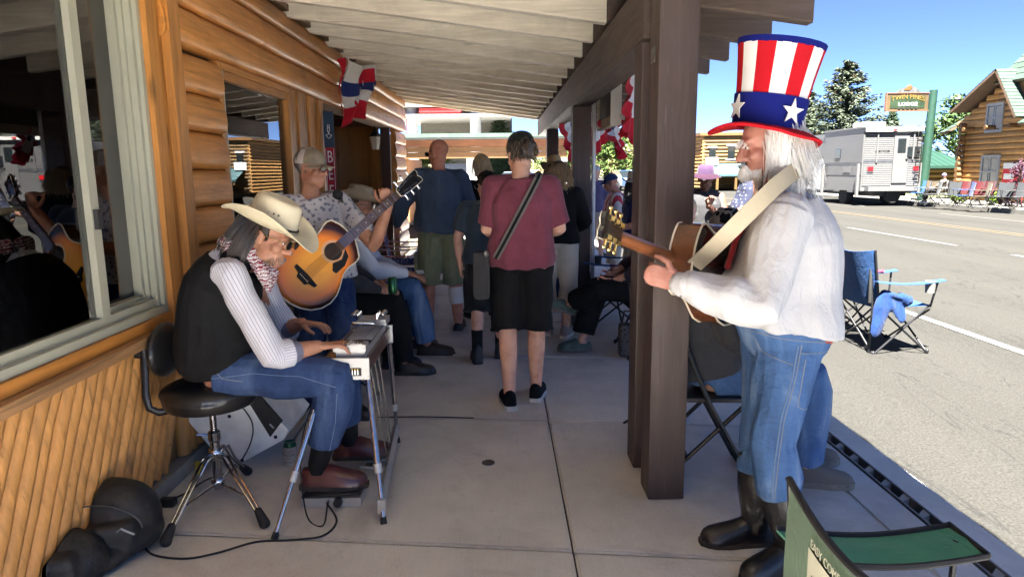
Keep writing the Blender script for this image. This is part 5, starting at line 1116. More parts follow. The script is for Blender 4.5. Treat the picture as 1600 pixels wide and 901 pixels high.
P = person('person', 'standing guitarist in striped top hat, white shirt, red tie and jeans', J, SK_sam, .006, belly=.11, fat=.016,
           hands=(dict(at=at(1056, 441, 2.30), d=V((-.75, .22, .25)), nrm=(.1, .8, .35), thumb=(-.05, .1, 1), curls=((.9, .9, .6), (1.0, .95, .6), (1.05, 1., .6), (1.1, 1., .6)), tc=.25), None),
           bottom=('pants', D1, .72, .014, .010), top=('long', white_c, .97, .030, .10, .014), seed=11, eyes=True)
SAM = P; T = P['T']
cf = cut(arm_pts(J, 'L'), 1.); d = (J['wrL']-J['elL']).normalized(); cu = MB().cap_tube([J['wrL']-d*.075, J['wrL']-d*.005, J['wrL']], [.045, .043, .040], 18).build('cuff', white_c, P['thing'], True)
for i in range(3): MB().ell(J['wrL']-d*(.012+i*.024)+V((-.012, -.022, -.034)), (.005,)*3, nu=8, nv=6).build('cuff_snap', steel, cu)
# collar and tie
MB().tube([nb.lerp(J['hd'], .10)+V((.064*math.cos(a)-.006, .068*math.sin(a), .018+.022*math.cos(a))) for a in [2*PI*j/24 for j in range(25)]], .020, 10, None, .032).build('collar', white_c, P['thing'], True)
tb = nb+fU*.10+V((0, 0, -.005)); tie = MB(); tie.tube([nb+fU*.085+lU*.03+UP*.01, nb+fU*.13+lU*.035-UP*.06, nb+fU*.175+lU*.045-UP*.16, nb+fU*.20+lU*.05-UP*.26], [.02, .034, .040, .045], 10, lU, .012); tie.build('tie', cloth('red_tie', (.25, .008, .015)), P['thing'], True)
# hair, moustache, beard
hair_cap(P, white_hair, r=(.082, .102, .088), cutz=-.06, front=.015)
strands(P, white_hair, 3600, .20, 4, lambda d: d.y < .35 and d.z < .40, .0012, .55, wave=.11, outw=-.6, fan=.35, clump=16, step=11)
strands(P, white_hair, 360, .24, 14, lambda d: d.y < -.1 and d.z < .2, .0010, .42, wave=.16, outw=-.3, pull=(.35, 0, 0), name='loose_strands', clump=9, step=11)
strands(P, white_hair, 500, .042, 6, lambda d: d.y > .62 and -.55 < d.z < -.18 and abs(d.x) < .5, .0018, .5, rad=(.05, .078, .07), c=(0, .026, -.045), step=5, name='moustache')
strands(P, white_hair, 500, .026, 7, lambda d: d.y > .40 and d.z < -.42, .0010, .42, wave=.1, rad=(.058, .070, .076), c=(0, .020, -.042), step=5, name='beard')
strands(P, white_hair, 60, .03, 8, lambda d: d.y > .8 and .05 < d.z < .3, .0016, .1, rad=(.05, .088, .09), c=(0, .0, .01), step=3, name='eyebrows')
# striped top hat
felt = lambda n, c: mat(n, c, .9, var=.08, vs=6, bump=.3, bs=300, bd=.001, spec=.15)
fr_, fw_, fb_ = felt('felt_red', (.42, .008, .015)), felt('felt_white', (.66, .65, .66)), felt('felt_blue', (.006, .010, .13))
tl = Matrix.Rotation(R(22), 4, 'X'); HZ = .050
def hg(x, y, z): return T(tl @ V((x, y-.005, z-HZ)) + V((0, 0, HZ)))
def hr(z): 
    f = (z-HZ)/.30; return .104+.018*f+.012*f*f, .116+.020*f+.018*f*f
def wall(a0, a1, z0, z1, off, mt, nm, par): 
    return MB().sheet(lambda u, v: hg((hr(z0+(z1-z0)*v)[0]+off)*math.cos(a0+(a1-a0)*u), (hr(z0+(z1-z0)*v)[1]+off)*math.sin(a0+(a1-a0)*u), z0+(z1-z0)*v), 10, 10, .004).build(nm, mt, par, True, angle=80)
bt = MB()
def brim(u, v):
    a = 2*PI*v; rx, ry = hr(HZ)[0]-.01+.072*u, hr(HZ)[1]-.01+.098*u; return hg(rx*math.cos(a), ry*math.sin(a), HZ+.012-.020*u*u*(.4+.9*math.sin(a)**2)-.022*u*max(0, -math.sin(a))+.012*math.sin(a*3+1)*u-.01*u*max(0, math.sin(a)))
bt.sheet(brim, 8, 72, .010); hat = bt.build('top_hat', fr_, P['thing'], True, angle=80)
wall(0, PI, HZ+.006, HZ+.115, .006, fb_, 'hat_band', hat); wall(PI, 2*PI, HZ+.006, HZ+.115, .006, fb_, 'hat_band', hat)
NS = 14
for i in range(NS): a0 = 2*PI*(i+.15)/NS; wall(a0, a0+2*PI/NS, HZ+.112, HZ+.285, 0, fr_ if i % 2 else fw_, 'stripe_panel', hat)
wall(0, PI, HZ+.283, HZ+.305, .001, fb_, 'top_trim', hat); wall(PI, 2*PI, HZ+.283, HZ+.305, .001, fb_, 'top_trim', hat)
rx, ry = hr(HZ+.3); MB().loft([[hg(rx*k*math.cos(2*PI*j/32), ry*k*math.sin(2*PI*j/32), HZ+.302+.006*(1-k)) for j in range(32)] for k in (1, .8, .5, .1)]).build('crown_top', fb_, hat, True)
for a in (R(200), R(108), R(20), R(290)):
    q = hg(0, 0, HZ+.062); rx, ry = hr(HZ+.062); p = hg((rx+.013)*math.cos(a), (ry+.013)*math.sin(a), HZ+.062); nrm = (p-q).normalized(); x = (-nrm).cross(UP).normalized(); up_ = (hg(0, 0, .2)-hg(0, 0, .1)).normalized()
    MB().prism([(px_*1.0, py_*1.0) for px_, py_ in star_poly(.046)], -.002, .002, mat4(p, up_.cross(nrm), up_)).build('star', fw_, hat)
# boots with tall shafts
for sd in 'LR':
    sh = shoe(P['thing'], J['an'+sd], J['td'+sd], 'western', blackl, sole_b, 1.10)
    k, a = J['kn'+sd], J['an'+sd]; m = MB(); m.tube([a-UP*.03, a+UP*.05, a.lerp(k, .45), a.lerp(k, .86)], [.060, .060, .072, .080], 18); g_ = remesh(m, .006, 2); wrinkle(g_, .009, 34, 2); shift(g_, P['base']); g_.materials.clear(); link_mesh('boot_shaft', g_, blackl, P['thing'])
# jeans: pocket, wallet, seam, belt
bw = MB(); bk = V((-fU.x, -fU.y, 0)); c_ = J['pel']
pc = at(1272, 570, 2.39); nrm = (V((0, 0, 1.2))-pc); nrm.z = 0; nrm.normalize(); xx = V((0, 0, 1)).cross(nrm).normalized()
MB().bbox(at(1287, 529, 2.36), (.062, .014, .028), .004, Matrix((xx, nrm, UP)).transposed() @ Matrix.Rotation(.1, 3, 'Y')).build('wallet', mat('red_leather', (.20, .02, .02), .4), P['thing'])

# ================================================================== guitarist in trucker cap
fC = V((.50, -.86, 0)).normalized(); lC = V((.86, .50, 0))
nb = at(485, 306, 4.18)
J = dict(pel=V((-1.10, 4.22, .84)), mid=V((-1.12, 4.22, 1.07)), nb=nb, hd=at(487, 263, 4.12), shL=nb+lC*.18-UP*.05, shR=nb-lC*.18-UP*.05, elL=at(585, 385, 4.10), wrL=at(607, 322, 4.02), elR=at(448, 385, 4.02), wrR=at(520, 383, 3.84),
         hpL=V((-1.03, 4.24, .81)), hpR=V((-1.19, 4.2, .81)), knL=V((-.98, 4.12, .45)), knR=V((-1.18, 4.12, .45)), anL=V((-.98, 4.16, .085)), anR=V((-1.2, 4.16, .085)), f=fC, hf=V((.92, -.36, -.06)), hu=UP, tdL=V((.7, -.7, 0)), tdR=V((.3, -.9, 0)), H=1.62)
def floral():
    g = N('floral_shirt'); v = g.n('ShaderNodeTexVoronoi'); v.inputs['Scale'].default_value = 34; g.l(g.co(), v.inputs['Vector']); n = g.noise(g.co(), 70, 3); f = g.math('LESS_THAN', g.math('ADD', v.outputs['Distance'], g.math('MULTIPLY', n, .5)), .62); a = g.mix(f, (.62, .60, .60), (.22, .23, .29)); return g.out(a, .85, g.bump(g.noise(g.co(), 22, 4), .4, .012))
P = person('person', 'guitarist in tan trucker cap, sunglasses and floral shirt', J, SK_tan, .007, top=('tee', floral(), .42, .018, .02, .009), bottom=('pants', D2, .98, .02), seed=21, eyes=False,
           hands=(dict(at=at(605, 322, 4.0), d=V((-.05, -.25, .9)), nrm=(-.3, .95, 0), thumb=(-1, -.2, -.1), curls=((1.0, 1.0, .6),)*4, tc=.3), dict(d=V((.85, -.1, -.25)), nrm=(.1, .9, -.2), thumb=(.2, -.1, 1), curl=(.6, .7, .5), tc=.5)))
ball_cap(P, cloth('cap_tan', (.24, .20, .14)), None, cloth('cap_mesh', (.55, .54, .52)), .028); glasses(P, lens_dark, mat('red_frame', (.08, .02, .025), .3)); hair_cap(P, hairmat('grey_hair', (.22, .20, .18)), cutz=-.03, front=-.02)
CAPMAN = P
for sd in 'LR': shoe(P['thing'], J['an'+sd], J['td'+sd], 'sneaker', blackl, sole_b, 1.05)

# ================================================================== two men seated along the wall
J = sit(-1.24, 4.98, 82, .46, 1.72, wrL=(-.14, .30, .20), wrR=(.12, .36, .19), elR=(.24, .1, .30), hf=yawv(70), anL=(-.12, .40, .09-.46), anR=(.08, .50, .09-.46))
P = person('person', 'seated man in black trousers holding a green can behind the guitars', J, SK_fair, .009, top=('long', cloth('charcoal_shirt', (.05, .05, .055)), .97, .02, 0, .008), bottom=('pants', black_c, .97, .02, .008), seed=31, hands=(None, dict(d=(.9, .1, -.3), nrm=(0, .5, -1), thumb=(0, .6, .8), curl=(.7, .7, .5))))
hair_cap(P, MATS['grey_hair'])
for sd in 'LR': shoe(P['thing'], J['an'+sd], J['td'+sd], 'sneaker', blackl, sole_b, 1.12)
canp = J['wrR']+V((.07, .0, .035)); SEAT2 = (-1.24, 4.98)
J = sit(-1.20, 5.62, 84, .46, 1.74, wrL=(.0, .40, .20), wrR=(.10, .42, .21), elL=(-.24, .14, .26), elR=(.25, .14, .27), hd=(0, .05, .76), hf=yawv(88)+V((0, 0, -.12)), anL=(-.10, .42, .09-.46), anR=(.14, .55, .09-.46), knR=(.14, .46, .09))
P = person('person', 'seated bearded man in tan felt cowboy hat, pale shirt and jeans', J, SK_tan, .008, top=('long', paleblue, .97, .02, 0, .009), bottom=('pants', D1, .97, .022, .008), seed=32, belly=.05,
           hands=(dict(d=(.9, -.3, -.2), nrm=(0, 0, -1), thumb=(.3, -.9, .2), curl=(.3, .4, .3)), dict(d=(.95, .1, -.25), nrm=(0, 0, -1), thumb=(.1, .9, .2), curl=(.3, .4, .3))))
cowboy_hat(P, tanfelt, mat('brown_band', (.09, .05, .03), .6), (.088, .108, .12), .095, .075, R(-4), .052); hair_cap(P, hairmat('brown_hair', (.06, .04, .03)), cutz=-.05, front=.0); glasses(P, lens_dark, frame_dark)
strands(P, hairmat('salt_beard', (.16, .13, .11)), 240, .03, 5, lambda d: d.y > .1 and d.z < -.2, .0018, .3, rad=(.062, .072, .078), c=(0, .018, -.042), step=3, name='beard')
for sd in 'LR': shoe(P['thing'], J['an'+sd], J['td'+sd], 'dress', brownl, sole_b, 1.14)
cardp = J['wrR']+V((.10, -.05, .02))

# ================================================================== people walking away along the porch
J = stand(-.57, 6.36, -4, 1.80, elL=(-.33, .05, 1.15), wrL=(-.40, .24, .93), elR=(.255, -.05, 1.14), wrR=(.25, .07, .90), hf=V((-.75, .65, -.1)), anL=(-.13, -.03, .085), anR=(.14, .06, .085), knL=(-.12, .01, .49), knR=(.12, .06, .49))
P = person('person', 'bald man in navy long sleeved shirt and olive cargo shorts', J, SK_red, .009, belly=.04, fat=.02, top=('long', navy_c, .97, .026, -.06, .010), bottom=('shorts', olive, .58, .045, .010), seed=41)
glasses(P, lens_dark, frame_dark)
for sd in 'LR':
    shoe(P['thing'], J['an'+sd], J['td'+sd], 'sandal', blackp, sole_b, 1.1)
k, a = J['knR'], J['anR']; MB().tube([k.lerp(a, .22), k.lerp(a, .40), k.lerp(a, .60)], [.078, .077, .070], 16).build('knee_sleeve', cloth('white_bandage', (.6, .6, .6)), P['thing'], True)
for sd, q in (('L', -1), ('R', 1)):
    c_ = J['hp'+sd].lerp(J['kn'+sd], .62)+V((q*.115, -.01, 0)); MB().bbox(c_, (.03, .14, .16), .01).build('cargo_pocket', olive, P['bottom'])

J = stand(-.115, 5.36, 3, 1.50, hf=V((-.55, .8, -.12)), anL=(-.10, -.10, .10), anR=(.10, .08, .085), knL=(-.10, .0, .49), knR=(.10, .06, .49), elL=(-.26, -.06, 1.13), wrL=(-.25, .0, .88), elR=(.24, 0, 1.14), wrR=(.22, .16, .95))
P = person('person', 'boy in dark T-shirt and black cap with tall black socks', J, SK_mid, .009, top=('tee', cloth('dark_teal_tee', (.04, .06, .085)), .40, .03, -.05, .008), bottom=('shorts', cloth('black_print_shorts', (.014, .014, .016), .4), .56, .045, .008), seed=42)
ball_cap(P, black_c); hair_cap(P, MATS['dark_brown_hair'], cutz=-.03); glasses(P, lens_dark, mat('white_frame', (.6, .6, .6), .4))
for sd in 'LR':
    a = J['an'+sd]; MB().tube([a+UP*.17, a+UP*.09, a-UP*.02], [.046, .043, .042], 14).build('sock', black_c, P['thing'], True); shoe(P['thing'], a, J['td'+sd], 'boot', mat('dark_grey_boot', (.035, .04, .042), .6), sole_b, 1.06)

J = stand(.125, 4.30, 2, 1.74, hf=V((-.35, .9, -.30)), anL=(-.085, -.10, .095), anR=(.085, .08, .085), knL=(-.095, .03, .49), knR=(.09, .07, .49), elL=(-.215, .0, 1.12), wrL=(-.13, .22, 1.06), elR=(.235, .0, 1.12), wrR=(.14, .22, 1.08), hd=(-.005, .04, 1.575))
sk_w = SK_fair
P = person('person', 'woman in maroon T-shirt and black shorts with crossbody bag', J, SK_mid, .007, top=('tee', maroon, .46, .018, -.08, .012), bottom=('shorts', black_c, .52, .036, .009), seed=43)
MAR = P; JM = J
hb = hairmat('ash_brown_hair', (.055, .042, .034)); hair_cap(P, hb, r=(.084, .104, .094), cutz=-.06, front=.03, amp=.008, extra=(((.0, -.108, -.01), (.045, .035, .05)), ((.02, -.125, .02), (.03, .025, .03))))
strands(P, hb, 300, .055, 9, lambda d: d.y < -.2 and d.z < .4, .002, .3, wave=.35, step=6); strands(P, hairmat('blond_streak', (.30, .22, .13)), 60, .05, 19, lambda d: d.y < -.4 and d.z < .2, .002, .25, wave=.35, step=6)
MB().ell(P['T']((.0, -.03, .075)), (.083, .09, .062), P['r3']).build('headscarf', cloth('dark_scarf', (.012, .015, .012)), P['thing'], True)
for sd in 'LR':
    shoe(P['thing'], J['an'+sd], J['td'+sd], 'sneaker', black_c, sole_w, 1.10)
# strap: from right shoulder across the back to the left hip
bkv = V((0, -1, 0)); pts = []
for i in range(21):
    f = i/20; x = .125+.105-.27*f; z = 1.47-.50*f; 
    b = np.interp(z, [.9, 1.05, 1.2, 1.35, 1.45, 1.5], [.160, .160, .155, .160, .135, .09]); y = 4.27-b*math.sqrt(max(.12, 1-((x-.125)/.215)**2)); pts.append(V((x, y-.006, z)))
pts = [V((.22, 4.33, 1.485))]+pts
def ribbon(pts, w_, nrm=None, t=.003):
    rings = []
    for i, p in enumerate(pts):
        tg = (pts[min(i+1, len(pts)-1)]-pts[max(0, i-1)]).normalized(); n_ = V(nrm) if nrm is not None else V((0, -1, 0)); sd = tg.cross(n_).normalized(); n2 = sd.cross(tg).normalized(); rings.append([p-sd*w_/2-n2*t, p+sd*w_/2-n2*t, p+sd*w_/2+n2*t, p-sd*w_/2+n2*t])
    return MB().loft(rings)
bag = thing('crossbody_bag', 'dark grey crossbody bag with striped strap worn by the woman in maroon', 'bag', V((-.12, 4.2, .85)))
st_ = ribbon(pts, .042).build('strap', cloth('strap_grey', (.16, .15, .14)), bag); ribbon([p+V((0, -.004, 0)) for p in pts], .016).build('strap_stripe', black_c, st_)
MB().bbox((-.13, 4.22, .86), (.10, .13, .30), .03).build('pouch', cloth('bag_grey', (.045, .045, .048)), bag, True)
MB().ell((-.1, 4.15, 1.0), (.02, .012, .02), nu=10, nv=6).build('ring', steel, bag, True)

J = stand(-.19, 6.95, -20, 1.66, hf=V((-.3, .9, -.2)))
P = person('person', 'blond person in black top walking beside the boy', J, SK_mid, .011, top=('tee', black_c, .5, .03, -.05), bottom=('pants', black_c, .97, .02), seed=44); hb2 = hairmat('blond_hair', (.48, .36, .20)); hair_cap(P, hb2, r=(.088, .106, .096), cutz=-.06, front=.03); strands(P, hb2, 160, .12, 3, lambda d: d.y < .2, .0025, .4, wave=.1)
for sd in 'LR': shoe(P['thing'], J['an'+sd], J['td'+sd], 'sneaker', black_c, sole_b, 1.05)
J = stand(.50, 6.13, 10, 1.60, hd=(.0, .06, 1.56), hf=V((.1, .9, -.4)), elL=(-.24, .03, 1.12), wrL=(.0, .22, 1.05), elR=(.27, .0, 1.12), wrR=(.12, .22, 1.02), anL=(-.10, .05, .085), anR=(.08, -.06, .09))
P = person('person', 'woman with curly blond ponytail, black top and khaki capris', J, SK_mid, .009, top=('long', black_c, .97, .012, -.02, .007), bottom=('pants', khaki, .82, .02, .009), seed=45); hair_cap(P, hairmat('dark_blond', (.14, .09, .05)), r=(.084, .104, .094), cutz=-.05, front=.03)
strands(P, hairmat('curly_blond', (.36, .24, .12)), 420, .26, 12, lambda d: d.y < -.25 and d.z < .35, .0026, .28, wave=.55, outw=.5, step=12)
for sd in 'LR': shoe(P['thing'], J['an'+sd], J['td'+sd], 'sneaker', cloth('grey_mesh', (.30, .29, .29)), sole_w, 1.02)
J = stand(.56, 7.3, 0, 1.60, hf=V((.1, .9, -.3)))
P = person('person', 'person in tan straw cowboy hat ahead of the curly haired woman', J, SK_mid, .012, top=('tee', cloth('tan_shirt', (.35, .27, .18)), .5, .03, -.05), bottom=('pants', D3, .97, .02), seed=46); cowboy_hat(P, mat('old_straw', (.5, .38, .2), .7, bump=.3, bs=200), MATS['brown_band'], up=.03); hair_cap(P, MATS['brown_hair'])
for sd in 'LR': shoe(P['thing'], J['an'+sd], J['td'+sd], 'boot', brownl, sole_b, 1.05)

# ================================================================== people at the street side
J = sit(1.20, 5.55, -92, .42, 1.66, knL=(-.10, .43, .13), anL=(.10, .66, -.02), knR=(.10, .42, .10), anR=(.02, .56, .09-.42), wrL=(-.1, .32, .2), tdL=V((-.9, -.1, .35)), tdR=V((-1, -.1, 0)), hf=V((-.8, -.4, 0)))
P = person('person', 'seated person with crossed legs in black trousers and strappy sandals behind the posts', J, SK_mid, .010, top=('long', cloth('dark_print_top', (.05, .04, .06), .4), .8, .02, 0), bottom=('pants', black_c, .93, .03), seed=51); hair_cap(P, MATS['grey_hair'])
sand = cloth('sandal_weave', (.10, .13, .10), .4)
for sd in 'LR': shoe(P['thing'], J['an'+sd], J['td'+sd], 'sandal', sand, sole_g, 1.05, V((.35, 0, .93)) if sd == 'L' else UP)
CROSS = J
J = stand(*gnd(962, 8.6).xy, -80, 1.52, z=street_z(2.2)-.03, hf=V((-.95, .1, -.25)), hd=(0, .07, 1.58))
P = person('person', 'person in navy cap and red striped white shirt standing by the street', J, SK_red, .012, belly=.06, top=('tee', white_c, .5, .03, -.05), bottom=('shorts', khaki, .55, .03), seed=52)
def barred(name, a_, b_, sc_, axis='x'):
    g = N(name); sx = g.n('ShaderNodeSeparateXYZ'); g.l(g.co(), sx.inputs[0]); f = g.math('FRACT', g.math('MULTIPLY', g.math('ADD', sx.outputs['XYZ'.index(axis.upper())], 10), sc_)); MATS[name] = g.out(g.mix(g.math('LESS_THAN', f, .45), a_, b_), .85); return MATS[name]
P['top'].data.materials.clear(); P['top'].data.materials.append(barred('red_white_bars', (.65, .64, .64), (.5, .04, .06), 16, 'y')); ball_cap(P, cloth('navy_cap', (.03, .05, .13))); glasses(P, lens_dark, frame_dark)
for sd in 'LR': shoe(P['thing'], J['an'+sd], J['td'+sd], 'sneaker', white_c, sole_w, 1.05)
J = stand(*gnd(994, 7.6).xy, -100, 1.50, z=street_z(2.1)-.03, hf=V((.3, .9, 0)), elL=(-.26, .06, 1.12), wrL=(-.1, .26, 1.05))
P = person('person', 'person in navy T-shirt and pale straw hat half hidden by the double posts', J, SK_mid, .012, top=('tee', cloth('royal_navy', (.025, .04, .15)), .5, .03, -.05), bottom=('shorts', khaki, .55, .03), seed=53); cowboy_hat(P, mat('pale_straw', (.45, .40, .29), .7), MATS['brown_band'], up=.03); strands(P, MATS['dark_brown_hair'], 200, .25, 3, lambda d: d.y < .2, .003, .5); hair_cap(P, MATS['dark_brown_hair'])
for sd in 'LR': shoe(P['thing'], J['an'+sd], J['td'+sd], 'sneaker', white_c, sole_w, 1.)
J = stand(*gnd(930, 11.5).xy, 20, 1.62, z=-.05, hf=V((.2, .9, 0)))
P = person('person', 'person in violet shirt and white cap beside the grey pipe', J, SK_mid, .014, top=('tee', cloth('violet_shirt', (.12, .11, .22)), .5, .03, -.05), bottom=('shorts', khaki, .55, .03), seed=54); ball_cap(P, white_c)
for sd in 'LR': shoe(P['thing'], J['an'+sd], J['td'+sd], 'sneaker', white_c, sole_w, 1.)
J = stand(*gnd(1101, 7.0).xy, 188, 1.58, z=-.06, hf=V((-.10, -.98, -.05)), elL=(-.24, .10, 1.08), wrL=(-.02, .20, 1.30), elR=(.24, .10, 1.10), wrR=(.08, .26, 1.06))
P = person('person', 'woman in purple sun hat, sunglasses and grey print tank top', J, SK_sun, .009, top=('tank', spots('print_tank', (.022, .022, .024), (.045, .045, .045), 14, .24), .2, .016, -.04), bottom=('shorts', D3, .5, .03), seed=55, hands=(dict(d=(.2, -.3, .9), nrm=(0, -1, 0), thumb=(-1, 0, 0), curl=(.7, .7, .5)), None))
pur = cloth('purple_hat', (.02, .004, .015)); T = P['T']; mm_ = MB(); mm_.lathe([(.02, .155), (.06, .152), (.082, .135), (.092, .09), (.096, .05)], (0, 0, 0), 28); mm_.v = [tuple(T(V(p)+V((0, -.008, 0)))) for p in mm_.v]; h = mm_.build('sun_hat', cloth('lilac_crown', (.045, .022, .055)), P['thing'], True)
MB().sheet(lambda u, v: T(((.095+.075*u)*math.cos(2*PI*v), -.008+(.098+.075*u)*math.sin(2*PI*v), .052-.045*u*u+.006*math.sin(6*PI*v)*u)), 6, 48, .004).build('brim', pur, h, True); glasses(P, lens_dark, mat('red_frame2', (.3, .03, .05), .3)); hair_cap(P, hairmat('grey_hair2', (.3, .27, .24)), cutz=-.05, front=.0)
for sd in 'LR': shoe(P['thing'], J['an'+sd], J['td'+sd], 'sneaker', white_c, sole_w, 1.)
J = stand(3.25, 9.0, -95, 1.74, z=-.09, hf=V((-.98, -.1, -.1)), elL=(-.25, .02, 1.12), wrL=(-.18, .27, 1.02), elR=(.25, .0, 1.12), wrR=(.2, .27, 1.05))
P = person('person', 'white bearded man in polka dot tank top and black cap', J, SK_sun, .010, belly=.08, top=('tank', spots('polka_tank', (.006, .009, .03), (.10, .10, .10), 22, .30, .35), .2, .02, -.08), bottom=('shorts', cloth('navy_shorts', (.03, .035, .06)), .6, .035), seed=56); ball_cap(P, black_c); glasses(P, lens_dark, white_p)
strands(P, white_hair, 300, .09, 7, lambda d: d.y > .15 and d.z < -.25, .0025, .4, wave=.1, rad=(.060, .072, .078), c=(0, .020, -.042), step=5, name='beard')
for sd in 'LR': shoe(P['thing'], J['an'+sd], J['td'+sd], 'sneaker', white_c, sole_w, 1.)
POLKA = J
J = sit(.99, 3.20, 94, .45, 1.70, anL=(-.13, .50, .09-.45), anR=(.10, .46, .085-.45), knR=(.12, .46, .08), hd=(0, .07, .74), hf=V((.8, .3, -.4)), wrL=(-.1, .33, .24), wrR=(.1, .33, .2))
P = person('person', 'seated person in dark shirt and jeans on the black folding chair', J, SK_mid, .009, belly=.05, top=('long', cloth('slate_shirt', (.04, .042, .05)), .97, .02, -.02), bottom=('pants', D1, .97, .026, .008), seed=57); ball_cap(P, black_c); hair_cap(P, MATS['grey_hair'], cutz=-.03)
for sd in 'LR': shoe(P['thing'], J['an'+sd], J['td'+sd], 'sneaker', mat('grey_brown_suede', (.15, .13, .11), .85, bump=.4, bs=200), mat('taupe_sole', (.22, .19, .15), .8), 1.12, lace=mat('tan_lace', (.35, .3, .24), .8))
J = sit(*gnd(1073, 6.0).xy, 170, .42, 1.65, z=-.04, hf=V((.1, -.9, -.4)), wrL=(-.05, .34, .35), wrR=(.08, .3, .22))
P = person('person', 'seated person in blue jeans holding a phone behind the brown post', J, SK_mid, .011, top=('tee', cloth('coral_shirt', (.4, .2, .17)), .5, .02, -.02), bottom=('pants', D1, .97, .02), seed=58); hair_cap(P, MATS['blond_hair'])
for sd in 'LR': shoe(P['thing'], J['an'+sd], J['td'+sd], 'sneaker', white_c, sole_w, 1.)
PHONE = J
J = sit(*gnd(1466, 27.2).xy, -60, .40, 1.6, z=.02, hf=V((-.8, -.4, .1)), mid=(0, -.12, .33), nb=(0, -.2, .56), hd=(0, -.16, .72), shL=(-.18, -.2, .53), shR=(.18, -.2, .53))
P = person('person', 'person in cream top and lilac hat lounging beside the lodge pole', J, SK_sun, .016, top=('tee', cloth('cream_top', (.10, .088, .068)), .6, .02, 0), bottom=('pants', black_c, .9, .02), seed=59); ball_cap(P, cloth('lilac_cap', (.12, .09, .17)))
for sd in 'LR': shoe(P['thing'], J['an'+sd], J['td'+sd], 'sneaker', white_c, sole_w, 1.)
LOUNGE = J
# ------------------------------------------------------------------ guitars
def burst(name, inner, mid_, outer, r0=.05, r1=.21):
    g = N(name); sp = g.n('ShaderNodeSeparateXYZ'); g.l(g.co(), sp.inputs[0]); dx = g.math('MULTIPLY', g.math('ADD', sp.outputs[0], .27), .78); d = g.math('SQRT', g.math('ADD', g.math('MULTIPLY', dx, dx), g.math('MULTIPLY', sp.outputs[1], sp.outputs[1])))
    a = g.ramp(d, [(r0, inner), ((r0+r1)*.55, mid_), (r1, outer)]); gr_ = g.noise(g.co((1.5, 160, 1)), 2, 3); a = g.mix(.25, a, g.ramp(gr_, [(.3, (.75,)*3), (.7, (1.15,)*3)]), 'MULTIPLY')
    return g.out(a, .22, None, Coat_Weight=.12, Coat_Roughness=.1, Specular_IOR_Level=.2)
ivory = mat('ivory_binding', (.66, .60, .47), .4); rosew = wood('rosewood', (.09, .045, .028), 'x', .75, .6, False); ebony = mat('ebony', (.014, .012, .011), .7, spec=.2); gold_m = mat('gold_plate', (.75, .52, .18), .22, 1.); mahog = wood('mahogany_neck', (.22, .075, .025), 'x', .3, .7, False, coat=.5)
black_gloss = mat('black_gloss', (.012, .011, .011), .12, coat=.7); pickg = mat('pickguard', (.012, .012, .012), .6, spec=.15)
GX = [-.50, -.493, -.475, -.44, -.39, -.335, -.28, -.235, -.19, -.15, -.115, -.08, -.05, -.025, -.008, 0]; GW = [0, .055, .105, .155, .188, .200, .190, .165, .136, .124, .128, .139, .143, .133, .09, .045]; GC = [0, .055, .105, .155, .188, .200, .190, .165, .136, .122, .122, .128, .118, .080, .045, .034]
